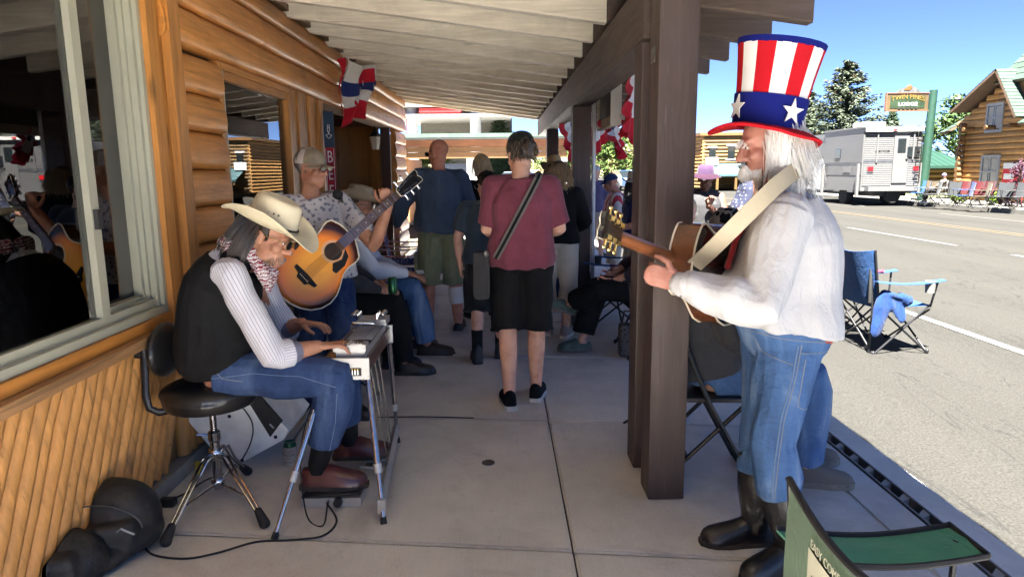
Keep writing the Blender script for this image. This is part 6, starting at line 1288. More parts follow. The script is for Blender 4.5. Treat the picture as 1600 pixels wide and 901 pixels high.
def guitar(label, M4, top_m, side_m, back_m, tuner_m, grp=None):
    t = thing('acoustic_guitar', label, 'guitar', (0, 0, 0), grp)
    xs = np.linspace(-.5, 0, 40); xs = np.concatenate([-.5+.5*(1-np.cos(np.linspace(0, PI, 40)))/2]); up_ = [(x, float(np.interp(x, GX, GW))) for x in xs]; lo = [(x, -float(np.interp(x, GX, GC))) for x in xs[::-1]]; poly = up_+lo[1:-1]
    th = lambda x: .052+.012*(-x/.5)
    n = len(poly); top_v = [(x, y, .045) for x, y in poly]; bot_v = [(x, y, -th(x)) for x, y in poly]
    MB().add(top_v+bot_v, [(i, (i+1) % n, (i+1) % n+n, i+n) for i in range(n)]).build('side', side_m, t, True, angle=60)
    m = MB(); c0 = [(x*.985-.004, y*.985, .0465) for x, y in poly]; m.add(top_v+[(-.25+(x+.25)*.9, y*.9, .048) for x, y in poly], [(i, (i+1) % n, (i+1) % n+n, i+n) for i in range(n)]+[tuple(range(n, 2*n))]); m.build('top', top_m, t)
    MB().add(bot_v+[(-.25+(x+.25)*.85, y*.85, -th(x)-.008) for x, y in poly], [(i, (i+1) % n, (i+1) % n+n, i+n) for i in range(n)]+[tuple(range(n, 2*n))]).build('back', back_m, t)
    for z in (0, 1): MB().tube([(x, y, .046 if z == 0 else -th(x)-.001) for x, y in poly]+[(poly[0][0], poly[0][1], .046 if z == 0 else -th(-.5)-.001)], .0042, 6, (0, 0, 1)).build('binding', ivory, t, True)
    MB().lathe([(.001, 0), (.049, 0), (.049, .001)], (-.135, 0, .0485), 28).build('sound_hole', mat('hole_dark', (.012, .009, .007), .8), t)
    for r in (.053, .061): MB().tube([(-.135+r*math.cos(a), r*math.sin(a), .0488) for a in [2*PI*j/36 for j in range(37)]], .0018, 5, (0, 0, 1)).build('rosette', ivory, t)
    MB().prism([(-.345, -.075), (-.352, -.04), (-.372, -.03), (-.372, .03), (-.352, .04), (-.345, .075), (-.325, .08), (-.32, 0), (-.325, -.08)], .048, .058, None).build('bridge', ebony, t)
    for i in range(6): MB().ell((-.349, -.027+i*.0108, .060), (.0035, .0035, .004), nu=6, nv=5).build('bridge_pin', ivory, t)
    MB().prism([(-.075, -.03), (-.09, -.075), (-.14, -.10), (-.205, -.10), (-.21, -.075), (-.18, -.045), (-.13, -.062), (-.09, -.04)], .0486, .0505).build('pickguard', pickg, t)
    nk = MB(); rings = []
    for x in np.linspace(-.06, .36, 10):
        w_ = .027-.0055*(x/.36); d = .023 if x > 0 else .03+(-x)*.4; rings.append([(x, w_*math.cos(a), .048+(-d*abs(math.sin(a)) if math.sin(a) < 0 else 0)) for a in [2*PI*j/16 for j in range(16)]])
    nk.loft(rings).build('neck', mahog, t, True, angle=60)
    fb = MB().add([(-.10, -.029, .0485), (.36, -.0215, .0485), (.36, .0215, .0485), (-.10, .029, .0485), (-.10, -.029, .055), (.36, -.0215, .055), (.36, .0215, .055), (-.10, .029, .055)], [(0, 1, 2, 3), (4, 5, 6, 7), (0, 1, 5, 4), (1, 2, 6, 5), (2, 3, 7, 6), (3, 0, 4, 7)]).build('fretboard', rosew, t)
    sc_ = .648; nut = .36
    for k in range(1, 20):
        x = nut-sc_*(1-2**(-k/12)); w_ = .0215+.0075*(nut-x)/.46
        if x > -.095: MB().mm((x-.0012, -w_, .055), (x+.0012, w_, .0565)).build('fret', chrome, fb)
    for k in (3, 5, 7, 9, 12): x = nut-sc_*(1-2**(-(k-.5)/12)); MB().lathe([(.001, .0553), (.004, .0553), (.004, .0556)], (x, 0, 0), 10).build('inlay', ivory, fb)
    boxed('nut', (.358, -.0215, .05), (.364, .0215, .060), ivory, t)
    Hd = Matrix.Translation((.362, 0, .046)) @ Matrix.Rotation(R(14), 4, 'Y'); hp = [(0, -.021), (.02, -.030), (.10, -.037), (.185, -.040), (.19, -.02), (.178, 0), (.19, .02), (.185, .040), (.10, .037), (.02, .030), (0, .021)]
    hs = MB().prism(hp, -.016, 0, Hd).build('headstock', black_gloss, t); MB().tube([Hd @ V((x, y, .0005)) for x, y in hp+[hp[0]]], .0018, 5, (0, 0, 1)).build('binding', ivory, hs)
    for s_ in (-1, 1):
        for i in range(3):
            x = .035+i*.052; p = Hd @ V((x, s_*.024, 0)); q = Hd @ V((x, s_*.036, -.012)); e = Hd @ V((x, s_*.062, -.012)); MB().tube([p-V((0, 0, .018)), p+V((0, 0, .008))], .004, 8).build('tuner_post', tuner_m, hs); g_ = MB(); g_.tube([q-(e-q)*.6, q, e], [.007, .005, .0035], 8); g_.ell(e, (.011, .008, .005), None, 10, 6); g_.box(Hd @ V((x, s_*.03, -.020)), (.022, .014, .010)); g_.build('tuner', tuner_m, hs, True)
    for i in range(6):
        y0, y1 = -.027+i*.0108, -.016+i*.0064; MB().tube([(-.345, y0, .061), (.36, y1, .0605), Hd @ V((.035+.05*(i % 3), (1 if i > 2 else -1)*.022, .004))], .0008, 4).build('string', chrome, t)
    t.matrix_world = M4; ORG[t.name] = V((0, 0, 0)); return t
top_amber = burst('amber_sunburst', (.95, .38, .016), (.85, .22, .008), (.035, .009, .004), .08, .19); top_dark = burst('dark_sunburst', (.40, .16, .03), (.12, .03, .008), (.012, .008, .007), .03, .16)
a = (V((.86, .50, 0))*.78+UP*.60).normalized(); n_ = V((.46, -.85, .16)); o = at(518, 393, 3.80) + a*.135
guitar('amber sunburst acoustic guitar held by the man in trucker cap', mat4(o, a, n_.cross(a)), top_amber, black_gloss, black_gloss, chrome)
a2 = V((-.64, -.70, .29)).normalized(); n2 = V((-.74, .67, .0)); o2 = at(1062, 403, 2.48)
guitar('dark sunburst acoustic guitar played by the man in striped top hat', mat4(o2, a2, n2.cross(a2)), top_dark, wood('sunburst_side', (.13, .036, .008), 'x', .2, .5, False, coat=.8), black_gloss, gold_m)
leather = mat('cream_strap', (.42, .36, .25), .6, var=.1, bump=.2)
gs_ = thing('guitar_strap', 'wide cream leather strap over the white shirt of the top hat guitarist', 'strap', at(1150, 350, 2.4))
spts = [at(1262, 262, 2.56), at(1240, 268, 2.42), at(1213, 290, 2.335), at(1180, 322, 2.315), at(1145, 357, 2.33), at(1110, 392, 2.38), at(1085, 415, 2.45)]
ribbon(spts, .058, V((.1, -1, .25)), .0025).build('strap_leather', leather, gs_, True)
# ------------------------------------------------------------------ drum throne
tp = V((-1.33, 3.0, 0)); dt = thing('drum_throne', 'black padded drum throne with backrest on chrome double braced tripod', 'stool', tp)
vin = mat('black_vinyl', (.014, .013, .013), .33, bump=.15, bs=90, bd=.002)
m = MB(); m.ell(tp+V((0, 0, .535)), (.215, .20, .062), nu=28, nv=12); m.lathe([(.19, .47), (.20, .49), (.205, .52)], tp, 28); o_ = remesh(m, .008, 3); shift(o_, tp); o_.materials.clear(); link_mesh('seat', o_, vin, dt)
MB().lathe([(.02, .44), (.13, .455), (.15, .47)], tp, 24).build('seat_plate', blackm, dt, True)
MB().lathe([(.014, .30), (.014, .45)], tp, 14).build('post', chrome, dt, True); 
for i in range(14): MB().lathe([(.014, 0), (.0165, .003), (.014, .006)], tp+V((0, 0, .32+i*.009)), 14).build('thread', chrome, dt)
MB().lathe([(.021, .06), (.021, .29), (.024, .292), (.027, .30), (.027, .335), (.022, .34)], tp, 16).build('column', chrome, dt, True); MB().lathe([(.03, .205), (.034, .21), (.034, .25), (.03, .255)], tp, 16).build('collar', chrome, dt, True); MB().lathe([(.027, .075), (.03, .08), (.03, .105), (.027, .11)], tp, 16).build('lower_collar', chrome, dt, True)
MB().tube([tp+V((-.03, 0, .32)), tp+V((-.075, -.01, .325))], .006, 8).build('wing_bolt', chrome, dt)
for i, ft in enumerate((gr(262, 850), gr(412, 822), V((-1.30, 3.26, 0)))):
    d = (ft-tp); d.z = 0; L = d.length; d.normalize(); sd = V((-d.y, d.x, 0))
    leg = MB()
    for s_ in (-1, 1): leg.tube([tp+d*.035+sd*.014*s_+UP*.235, tp+d*.09+sd*.012*s_+UP*.232, tp+d*(L*.55)+sd*.010*s_+UP*.15, tp+d*(L-.02)+sd*.008*s_+UP*.045], .0065, 8)
    lg = leg.build('leg', chrome, dt, True); MB().tube([tp+d*.03+UP*.092, tp+d*(L*.62)+UP*.10], .006, 6).build('brace', chrome, lg); MB().cap_tube([tp+d*(L-.035)+UP*.06, tp+d*(L+.01)+UP*.018], [.017, .024], 10).build('rubber_foot', rubber, lg, True)
bp = at(258, 545, 3.06); MB().cap_tube([bp+V((-.02, 0, 0)), bp+V((.015, 0, 0))], [.115, .12], 20, (0, 0, 1), [.165, .165]).build('backrest', vin, dt, True) if False else None
mb_ = MB(); mb_.ell(bp, (.045, .15, .125), nu=24, nv=12); q = remesh(mb_, .008, 2); shift(q, tp); q.materials.clear(); link_mesh('backrest', q, vin, dt)
MB().tube([tp+V((-.12, 0, .455)), tp+V((-.21, -.06, .452)), tp+V((-.245, -.07, .475)), tp+V((-.255, -.07, .53)), V((bp.x-.062, bp.y-.07, bp.z-.03)), V((bp.x-.062, bp.y-.07, bp.z+.055))], .013, 10, (0, 1, 0), .017).build('back_bracket', blackm, dt, True)
MB().tube([(bp.x-.085, bp.y-.07, bp.z), (bp.x-.02, bp.y-.03, bp.z)], .012, 10).build('clamp_bolt', blackm, dt); MB().lathe([(.022, -.02), (.024, 0), (.022, .02)], (bp.x-.09, bp.y-.07, bp.z), 10, Matrix.Rotation(R(90), 3, 'Y')).build('knob', blackp, dt, True)
# ------------------------------------------------------------------ pedal steel guitar
pA = at(497, 560, 2.95); pB = at(578, 592, 2.95); x0, x1 = pA.x, pB.x; zt_, zb_ = pA.z, pB.z; pc = V(((x0+x1)/2, 2.95, 0))
ps = thing('pedal_steel_guitar', 'pedal steel guitar with aluminium end plate on four chrome legs', 'steel guitar', pc)
boxed('end_plate', (x0, 2.945, zb_), (x1, 2.96, zt_), alu, ps)
kz = boxed('key_window', (x0+.065, 2.940, zb_+.018), (x1-.035, 2.9445, zt_-.045), mat('dark_slot', (.015, .014, .013), .5), ps)
for i in range(10):
    x = x0+.072+i*.0115; MB().tube([(x, 2.935, zb_+.026), (x, 2.935, zb_+.045)], .0035, 6).build('tuning_rod', chrome, kz); MB().ell((x, 2.934, zb_+.05), (.004,)*3, nu=6, nv=5).build('rod_end', gold_m, kz)
boxed('cabinet', (x0+.012, 2.961, zb_+.02), (x1-.012, 3.60, zt_-.012), wood('walnut_cabinet', (.10, .045, .025), 'y', .3, .6, False, coat=.6), ps); boxed('end_plate', (x0, 3.601, zb_), (x1, 3.616, zt_), alu, ps)
boxed('neck', (x0+.07, 2.99, zt_-.011), (x1-.025, 3.55, zt_+.018), alu, ps); boxed('fretboard', (x0+.075, 3.15, zt_+.019), (x1-.03, 3.50, zt_+.023), ebony, ps)
for i in range(24): y = 3.50-.45*(1-2**(-(i+1)/14.)); boxed('fret_line', (x0+.075, y, zt_+.0235), (x1-.03, y+.002, zt_+.0245), white_p, ps)
boxed('changer', (x0+.06, 2.985, zt_+.019), (x1-.02, 3.06, zt_+.05), alu, ps); boxed('pickup', (x0+.075, 3.09, zt_+.019), (x1-.03, 3.13, zt_+.04), ebony, ps)
for i in range(11): MB().mm((x0+.068+i*.0115, 2.98, zt_+.05), (x0+.075+i*.0115, 3.05, zt_+.058)).build('changer_finger', chrome, ps)
for i in range(10): MB().tube([(x0+.08+i*.0112, 3.0, zt_+.058), (x0+.08+i*.0112, 3.57, zt_+.045)], .0008, 4).build('string', chrome, ps)
kh = boxed('keyhead', (x0+.055, 3.51, zt_+.0185), (x1-.015, 3.63, zt_+.05), alu, ps)
for i in range(10):
    a_ = V((x0+.06+(i % 2)*.10, 3.52+.022*(i//2), zt_+.045)); MB().tube([a_, a_+V((0, 0, .035))], .006, 8).build('tuner', chrome, kh, True); MB().ell(a_+V((-.02 if i % 2 == 0 else .03, 0, .03)), (.014, .007, .01), nu=8, nv=6).build('tuner_button', chrome, kh, True)
def psleg(top_, foot):
    top_, foot = V(top_), V(foot); d = foot-top_; l = MB().tube([top_, top_+d*.62], .0135, 12).build('leg', chrome, ps, True); MB().tube([top_+d*.60, top_+d*.665], .0175, 12).build('leg_clamp', alu, l, True); MB().tube([top_+d*.64, foot-d.normalized()*.02], .010, 10).build('leg_tube', chrome, l, True); MB().tube([foot-d.normalized()*.03, foot], [.013, .015], 10).build('rubber_tip', rubber, l)
F1, F2 = gr(428, 842), gr(600, 818); F3, F4 = V((-1.19, 3.52, 0)), V((-.60, 3.66, 0))
psleg((x0+.02, 2.98, zb_+.005), F1); psleg((x1-.015, 2.98, zb_+.005), F2); psleg((x0+.02, 3.58, zb_+.005), F3); psleg((x1-.015, 3.58, zb_+.005), F4)
e = F2.lerp(V((x1-.015, 2.98, zb_)), .12); MB().bbox(e, (.035, .03, .065), .004).build('bar_clamp', alu, ps)
pb0 = F2.lerp(V((x1-.015, 2.98, zb_)), .16); pb1 = F4.lerp(V((x1-.015, 3.58, zb_)), .16); rack = MB().tube([pb0, pb1], .020, 4).build('pedal_bar', alu, ps)
for i in range(3):
    y = 3.24+i*.11; xx = np.interp(y, [pb0.y, pb1.y], [pb0.x, pb1.x]); MB().bbox((xx-.075, y, .045), (.15, .05, .012), .004, Matrix.Rotation(R(8), 3, 'Y')).build('pedal', alu, ps); MB().mm((xx-.15, y-.02, .05), (xx-.09, y+.02, .058)).build('pedal_pad', rubber, ps); MB().tube([(xx-.01, y, .06), (x1-.06, y, zb_+.03)], .0035, 6).build('pedal_rod', mat('dark_rod', (.2, .19, .18), .4, 1.), ps)
MB().bbox((x0+.03, 3.02, zb_-.075), (.022, .035, .17), .006, Matrix.Rotation(R(-12), 3, 'Y')).build('knee_lever', mat('ivory_lever', (.60, .58, .50), .4), ps)
tb_ = thing('tone_bar', 'steel slide bar held on the strings by the steel player', 'slide bar', (x0+.13, 3.40, zt_+.06)); MB().cap_tube([(x0+.07, 3.36, zt_+.065), (x0+.17, 3.37, zt_+.062)], .010, 12).build('bar', chrome, tb_, True)
# volume pedal under the right shoe
vp = at(527, 800, 2.98); fp = gr(525, 806); v_ = thing('volume_pedal', 'flat aluminium volume pedal under the steel player right shoe', 'pedal', V((-.80, 2.985, 0)))
boxed('base', (-.925, 2.905, .003), (-.655, 3.03, .046), alu, v_); MB().bbox((-.79, 2.965, .055), (.27, .11, .012), .004, Matrix.Rotation(R(-4), 3, 'Y')).build('treadle', rubber, v_); MB().tube([(-.755, 2.88, .032), (-.755, 2.91, .032)], .020, 12).build('knob', blackp, v_, True); MB().tube([(-.80, 2.885, .034), (-.80, 2.91, .034)], .008, 10).build('jack', chrome, v_, True)
# ------------------------------------------------------------------ speaker, can, gig bag, cables, power strip
spk = thing('monitor_speaker', 'pale grey stage monitor with black grille lying behind the drum throne', 'speaker', (-1.25, 3.55, 0)); sg = mat('pale_speaker_paint', (.84, .84, .80), .6, bump=.3, bs=250, bd=.001)
Yk0, Yk1 = 3.40, 3.80; prof = [(278, 655), (306, 628), (392, 628), (452, 690), (444, 705), (376, 742), (352, 742)]; pp = [at(u, v, Yk0) for u, v in prof]; zmin = min(p.z for p in pp); pp = [V((p.x, p.y, p.z-zmin+.002)) for p in pp]
MB().add(pp+[V((p.x, Yk1, p.z)) for p in pp], [tuple(range(7)), tuple(range(7, 14))[::-1]]+[(i, (i+1) % 7, (i+1) % 7+7, i+7) for i in range(7)]).build('cabinet', sg, spk)
c4 = [at(384, 636, Yk0), at(404, 633, Yk0), at(442, 676, Yk0), at(424, 700, Yk0)]; c4 = [V((p.x, Yk0-.004, p.z-zmin)) for p in c4]; MB().add(c4+[p+V((0, .02, 0)) for p in c4], [(0, 1, 2, 3), (0, 1, 5, 4), (1, 2, 6, 5), (2, 3, 7, 6), (3, 0, 4, 7)]).build('grille', blackp, spk)
lb = (c4[2]+c4[3])/2+V((-.02, -.003, .02)); MB().bbox(lb, (.03, .004, .008), .001, Matrix.Rotation(R(50), 3, 'Y')).build('badge', alu, spk)
for (u, v) in ((360, 668), (380, 736), (432, 700)): p = at(u, v, Yk0); MB().ell(V((p.x, Yk0-.002, p.z-zmin)), (.010, .004, .010), nu=10, nv=5).build('screw', blackm, spk)
cn = gr(455, 724); can = thing('beer_can', 'beer can in a lettered foam sleeve standing on the walk', 'can', cn)
MB().lathe([(.001, .0), (.034, .0), (.036, .004), (.036, .096), (.034, .099)], cn, 28).build('foam_sleeve', mat('sleeve_tan', (.42, .38, .33), .9), can, True); MB().lathe([(.0325, .099), (.033, .108), (.028, .121), (.0285, .124), (.026, .122), (.001, .120)], cn, 28).build('can_top', mat('green_can', (.02, .09, .05), .3, .7), can, True)
wrap = lambda p: (.0368*math.sin(p[0]/.0368), -.0368*math.cos(p[0]/.0368), p[1])
for txt, z, cl, s_ in (("IT'S CALLED", .082, (.35, .02, .03), .0125), ('BEER CAN', .062, (.05, .04, .14), .0165), ('NOT', .041, (.35, .02, .03), .0125), ("BEER CAN'T", .022, (.05, .04, .14), .0135)):
    lettering(txt, s_, Matrix.Translation(cn+V((0, 0, z))), mat('ink_%d' % int(cl[0]*100), cl, .8), can, depth=.0003, fn=lambda p: wrap((p[0], p[1])), w=.8)
gb = thing('gig_bag', 'black padded gig bag slumped against the pole wainscot', 'bag', (-1.5, 2.45, 0)); nyl = mat('black_nylon', (.014, .014, .015), .6, var=.25, vs=10, bump=.5, bs=14, bd=.02)
m = MB(); q1 = gr(168, 870)+V((0, .06, 0)); m.ell(q1+V((0, .03, .13)), (.175, .14, .16), nu=24, nv=14); m.ell(q1+V((.01, 0, .07)), (.18, .16, .075), nu=24, nv=12); q2 = gr(92, 915); m.ell(q2+V((0, .02, .08)), (.165, .12, .12), nu=24, nv=14); m.ell((q1+q2)/2+V((0, 0, .05)), (.16, .12, .055), nu=20, nv=10); m.bbox(q1+V((.05, -.10, .10)), (.18, .10, .14), .03, Matrix.Rotation(.4, 3, 'Z')); m.bbox(q2+V((.02, -.08, .10)), (.20, .09, .13), .03, Matrix.Rotation(.3, 3, 'Z')); o_ = remesh(m, .009, 3); wrinkle(o_, .007, 24, 4); a_ = coords(o_); a_[:, 2] = np.maximum(a_[:, 2], .002); a_[:, 0] = np.maximum(a_[:, 0], WX+.05); set_coords(o_, a_); shift(o_, V((-1.5, 2.45, 0))); o_.materials.clear(); link_mesh('bag_body', o_, nyl, gb)
zp = [q1+V((.15*math.cos(t_)*.98, -.06-.10*math.sin(t_)*.4, .14+.10*math.sin(t_))) for t_ in np.linspace(-.6, 2.6, 16)]; MB().tube(zp, .0035, 6).build('zipper', mat('zip_grey', (.10, .10, .10), .4, .5), gb, True)
for dx_ in (0, .018): MB().mm((q2.x-.012+dx_, q2.y-.118, .14), (q2.x-.006+dx_, q2.y-.112, .175)).build('zip_pull', alu, gb)
MB().tube([q1+V((.08, -.13, .14)), q1+V((.12, -.15, .17)), q1+V((.15, -.12, .13))], .004, 6).build('carry_loop', alu, gb, True)
def cable(name, label, pts, r=.0045, mt=rubber):
    P_ = [V(p) for p in pts]; out = []
    for i in range(len(P_)-1):
        p0, p1, p2, p3 = P_[max(i-1, 0)], P_[i], P_[i+1], P_[min(i+2, len(P_)-1)]
        for j in range(8): t_ = j/8; out.append(.5*((2*p1)+(p2-p0)*t_+(2*p0-5*p1+4*p2-p3)*t_*t_+(3*p1-p0-3*p2+p3)*t_**3))
    out.append(P_[-1]); return tag(MB().tube(out, r, 8).build(name, mt, None, True), label, 'cable')
g2 = lambda u, v: gr(u, v)+UP*.006
cable('audio_cable', 'black cable running from the volume pedal across the slab to the gig bag', [V((-.80, 2.88, .034)), g2(526, 815), g2(505, 838), g2(455, 845), g2(400, 848), g2(340, 865), g2(290, 874), g2(240, 868), g2(222, 850)])
cable('signal_cable', 'black cable dropping from the steel guitar to its pedal', [V((x0+.03, 2.99, zb_)), at(485, 640, 2.96), at(470, 700, 2.96), at(472, 760, 2.93), g2(482, 812), g2(505, 822), V((-.80, 2.885, .034))], .0035)
cable('speaker_cable', 'black lead looping from the monitor speaker over its pale side', [at(376, 632, 3.39), at(394, 660, 3.385), at(392, 690, 3.385), at(375, 722, 3.38), g2(360, 738), g2(320, 752), g2(290, 775)], .0035)
cable('power_cable', 'black power cable lying along the base of the wainscot', [g2(290, 772), g2(262, 785), g2(240, 800), g2(222, 820), g2(226, 845)], .005)
pw = thing('power_plugs', 'black and yellow power plugs by the wall base', 'plug', gr(312, 745)); MB().bbox(gr(312, 740)+V((0, 0, .035)), (.035, .09, .04), .008, Matrix.Rotation(.5, 3, 'Z')).build('yellow_plug', mat('yellow_plastic', (.55, .45, .05), .5), pw); MB().bbox(gr(263, 790)+V((0, 0, .02)), (.07, .05, .036), .008).build('black_plug', blackp, pw)
cable('floor_cable', 'thin black cable lying in the slab joint', [g2(590, 653), g2(660, 652), g2(740, 654)], .004)
# ------------------------------------------------------------------ microphones on stands
def mic(label, ball, top_, foot, r=.032):
    t = thing('microphone_stand', label, 'microphone', V((foot[0], foot[1], 0))); ball, top_, foot = V(ball), V(top_), V(foot); d = (top_-ball).normalized()
    mm_ = MB().cap_tube([ball+d*.01, ball+d*.02], r, 14); mm_.build('foam_windscreen', mat('foam_black', (.012, .012, .012), .95, bump=.8, bs=220, bd=.003), t, True); MB().tube([ball+d*.025, ball+d*.14], [.020, .013], 12).build('microphone', blackp, t, True); MB().tube([ball+d*.13, top_], .008, 8).build('boom', blackm, t, True); MB().tube([top_, foot+UP*.02], .010, 8).build('stand_pole', blackm, t, True); MB().ell(top_, (.02,)*3, nu=10, nv=8).build('clutch', blackp, t, True)
    for i in range(3): a_ = 2*PI*i/3+.1; MB().tube([foot+UP*.12, foot+V((.15*math.cos(a_), .15*math.sin(a_), .012))], .008, 6).build('leg', blackm, t)
mic('black foam microphone in front of the dark sunburst guitar headstock', at(946, 345, 2.95), V((.80, 3.75, 1.05)), V((.80, 3.75, 0)), .033)
mic('black foam microphone at the mouth of the man in trucker cap', at(527, 303, 3.98), at(545, 330, 4.45), V((at(545, 330, 4.45).x, 4.45, 0)), .03)
# ------------------------------------------------------------------ chairs
def camp_chair(label, loc, rz, fab, arm=None, frame=blackm, name='camp_chair', group='folding camp chairs', trim=None, h=.90, cup=True, lean=1.):
    t = thing(name, label, 'chair', (0, 0, 0), group); W = .27; arm = arm or fab
    leg = lambda a, b: MB().tube([a, b], .009, 8).build('leg', frame, t, True)
    for s_ in (-1, 1): leg((s_*W, .25, .0), (s_*W, -.22, .40)); leg((s_*W, -.25, .0), (s_*W, .24, .42)); MB().tube([(s_*W, -.22-.04*(1-lean), .36), (s_*(W+.01), -.31, h)], .009, 8).build('back_post', frame, t, True); MB().tube([(s_*W, .24, .40), (s_*(W+.03), .27, .64)], .009, 8).build('arm_post', frame, t, True)
    for y in (-.25, .25): leg((-W, y, .0), (W, y*.95, .38)); leg((W, y, .0), (-W, y*.95, .38))
    for s_ in (-1, 1):
        for y in (-.25, .25): MB().cap_tube([(s_*W, y, .006), (s_*W, y, .02)], .014, 8).build('foot', blackp, t, True)
    MB().sheet(lambda u, v: (W*(2*u-1), -.22+.47*v, .415-.05*math.sin(PI*u)*math.sin(PI*v)**.6), 12, 12, .004).build('seat', fab, t, True)
    b = MB().sheet(lambda u, v: (W*1.04*(2*u-1), -.31+.085*lean*(1-v)-(.012+.048*lean)*math.sin(PI*u)*(.4+.6*v), .40+(h-.40)*v-.035*math.sin(PI*u)*v), 14, 12, .004).build('backrest', fab, t, True)
    if trim:
        e = [(W*1.04*(2*u-1), -.31-(.012+.048*lean)*math.sin(PI*u), h-.035*math.sin(PI*u)) for u in np.linspace(0, 1, 15)]; MB().tube(e, .013, 8, None, .008).build('trim', trim, b, True)
    for s_ in (-1, 1):
        aw = .085+.07*(1-lean); a_ = MB().sheet(lambda u, v: (s_*(W+.03)+(u-.5)*aw, -.29+.60*v, .645+.012*math.sin(PI*v)-.03*math.sin(PI*v)*1.2-.008*abs(2*u-1)), 6, 12, .005).build('armrest', arm, t, True)
        if trim:
            for q in (-1, 1): MB().tube([(s_*(W+.03)+q*aw*.5, -.29+.60*v, .640-.024*math.sin(PI*v)) for v in np.linspace(0, 1, 10)], .008, 6).build('trim', trim, a_, True)
            MB().tube([(s_*(W+.03)+(u-.5)*aw*1.03, .31, .642) for u in np.linspace(0, 1, 5)], .008, 6).build('trim', trim, a_, True)
    if cup: MB().lathe([(.001, .53), (.036, .53), (.042, .62), (.043, .63)], (W+.03, .20, 0), 16).build('cup_holder', mat('cup_mesh', (.12, .12, .11), .8), t, True)
    t.location = loc; t.rotation_euler = (0, 0, rz); return t
blue_f = cloth('royal_blue_nylon', (.014, .065, .20), .1, 500, .4); navy_f = cloth('navy_nylon', (.015, .03, .10)); green_f = cloth('green_nylon', (.055, .21, .135), .1, 500, .35); green_d = cloth('dark_green_nylon', (.045, .08, .045), .12, 500, .35); red_f = cloth('red_nylon', (.40, .02, .04)); grey_f = cloth('grey_nylon', (.25, .26, .27)); tan_f = cloth('tan_nylon', (.4, .32, .2))
zc = street_z(3.4)
camp_chair('blue camp chair with a blue jacket hung on its arm standing in the street', (3.38, 5.92, zc), R(-84), blue_f, None, blackm)
camp_chair('navy camp chair with red armrest behind the blue one in the street', (3.24, 6.55, zc), R(-95), navy_f, red_f)
jk = thing('hanging_jacket', 'blue nylon jacket draped over the arm of the street camp chair', 'jacket', at(1388, 480, 5.62)); mm_ = MB(); c_ = at(1388, 470, 5.60)
mm_.cap_tube([c_+V((-.02, .02, .06)), c_+V((-.05, 0, -.06)), c_+V((-.09, -.01, -.26))], [.04, .075, .06], 12, (1, 0, 0), [.03, .03, .02]); mm_.cap_tube([c_+V((.0, .02, .06)), c_+V((.06, 0, -.03)), c_+V((.12, -.01, -.14))], [.04, .07, .05], 12, (1, 0, 0), [.03, .03, .02]); mm_.cap_tube([c_+V((.03, 0, .05)), c_+V((.16, .0, .0))], [.03, .05], 10)
q = remesh(mm_, .008, 2); wrinkle(q, .014, 30, 3); shift(q, at(1388, 480, 5.62)); q.materials.clear(); link_mesh('nylon', q, cloth('jacket_blue', (.006, .026, .10), .1, 500, .6), jk)
ub = thing('folded_umbrella', 'dark umbrella shaft standing upright beside the blue camp chair', 'umbrella', V((at(1357, 555, 5.66).x, 5.66, zc))); ux = at(1357, 555, 5.66).x; MB().tube([(ux, 5.66, zc+.005), (ux-.0, 5.66, zc+.40), (ux-.03, 5.68, zc+.80)], .010, 8).build('shaft', blackm, ub, True); MB().cap_tube([(ux-.02, 5.67, zc+.45), (ux-.028, 5.68, zc+.79)], [.016, .012], 10).build('handle', rubber, ub, True)
gq = at(1236, 748, 1.47); GCX, GCY = gq.x+.22, 1.47-.25
gc = camp_chair('dark green camp chair with pale shield logo facing the street beside the boots', (GCX, GCY, 0), R(-90), green_d, green_f, blackm, trim=mat('black_webbing', (.014, .014, .016), .8), h=gq.z/.97, lean=0.); gc.scale = (.9, .72, .97)
# logo on the rear of its back
def on_back(u, v, off=.006): # panel coords: u across 0..1, v up 0..1 in chair space
    return V((.27*1.04*(2*u-1), -.31-.012*math.sin(PI*u)*(.4+.6*v)-.004-off, .40+(gq.z/.97-.40)*v-.035*math.sin(PI*u)*v))
lg = mat('logo_cream', (.30, .29, .22), .85); bk_ = [c for c in gc.children if c.name.startswith('backrest')][0]
sh = MB(); K = 24
def shield(s_, y): return .5*s_*(1 if y > .35 else math.sqrt(max(0, 1-((.35-y)/.85)**2)))
sh.sheet(lambda a_, b_: on_back(.52+(a_-.5)*2*.24*max(.05, math.sqrt(max(0, 1-(max(0, .45-b_)/.47)**2))), .22+.62*b_, .005), 16, 16).build('logo_shield', lg, bk_)
def txt(s_, size, u, v, m_, w_=1.): lettering(s_, size, Matrix.Identity(4), m_, bk_, depth=.0006, w=w_, fn=lambda p: tuple(on_back(u+p[0]/.56, v+p[1]/.40, .008+p[2])))
txt("LUCY'S", .115, .52, .60, green_d, .62); txt('EASY COMFORT AT', .030, .52, .89, lg, .9); txt('CO', .05, .52, .38, green_d)
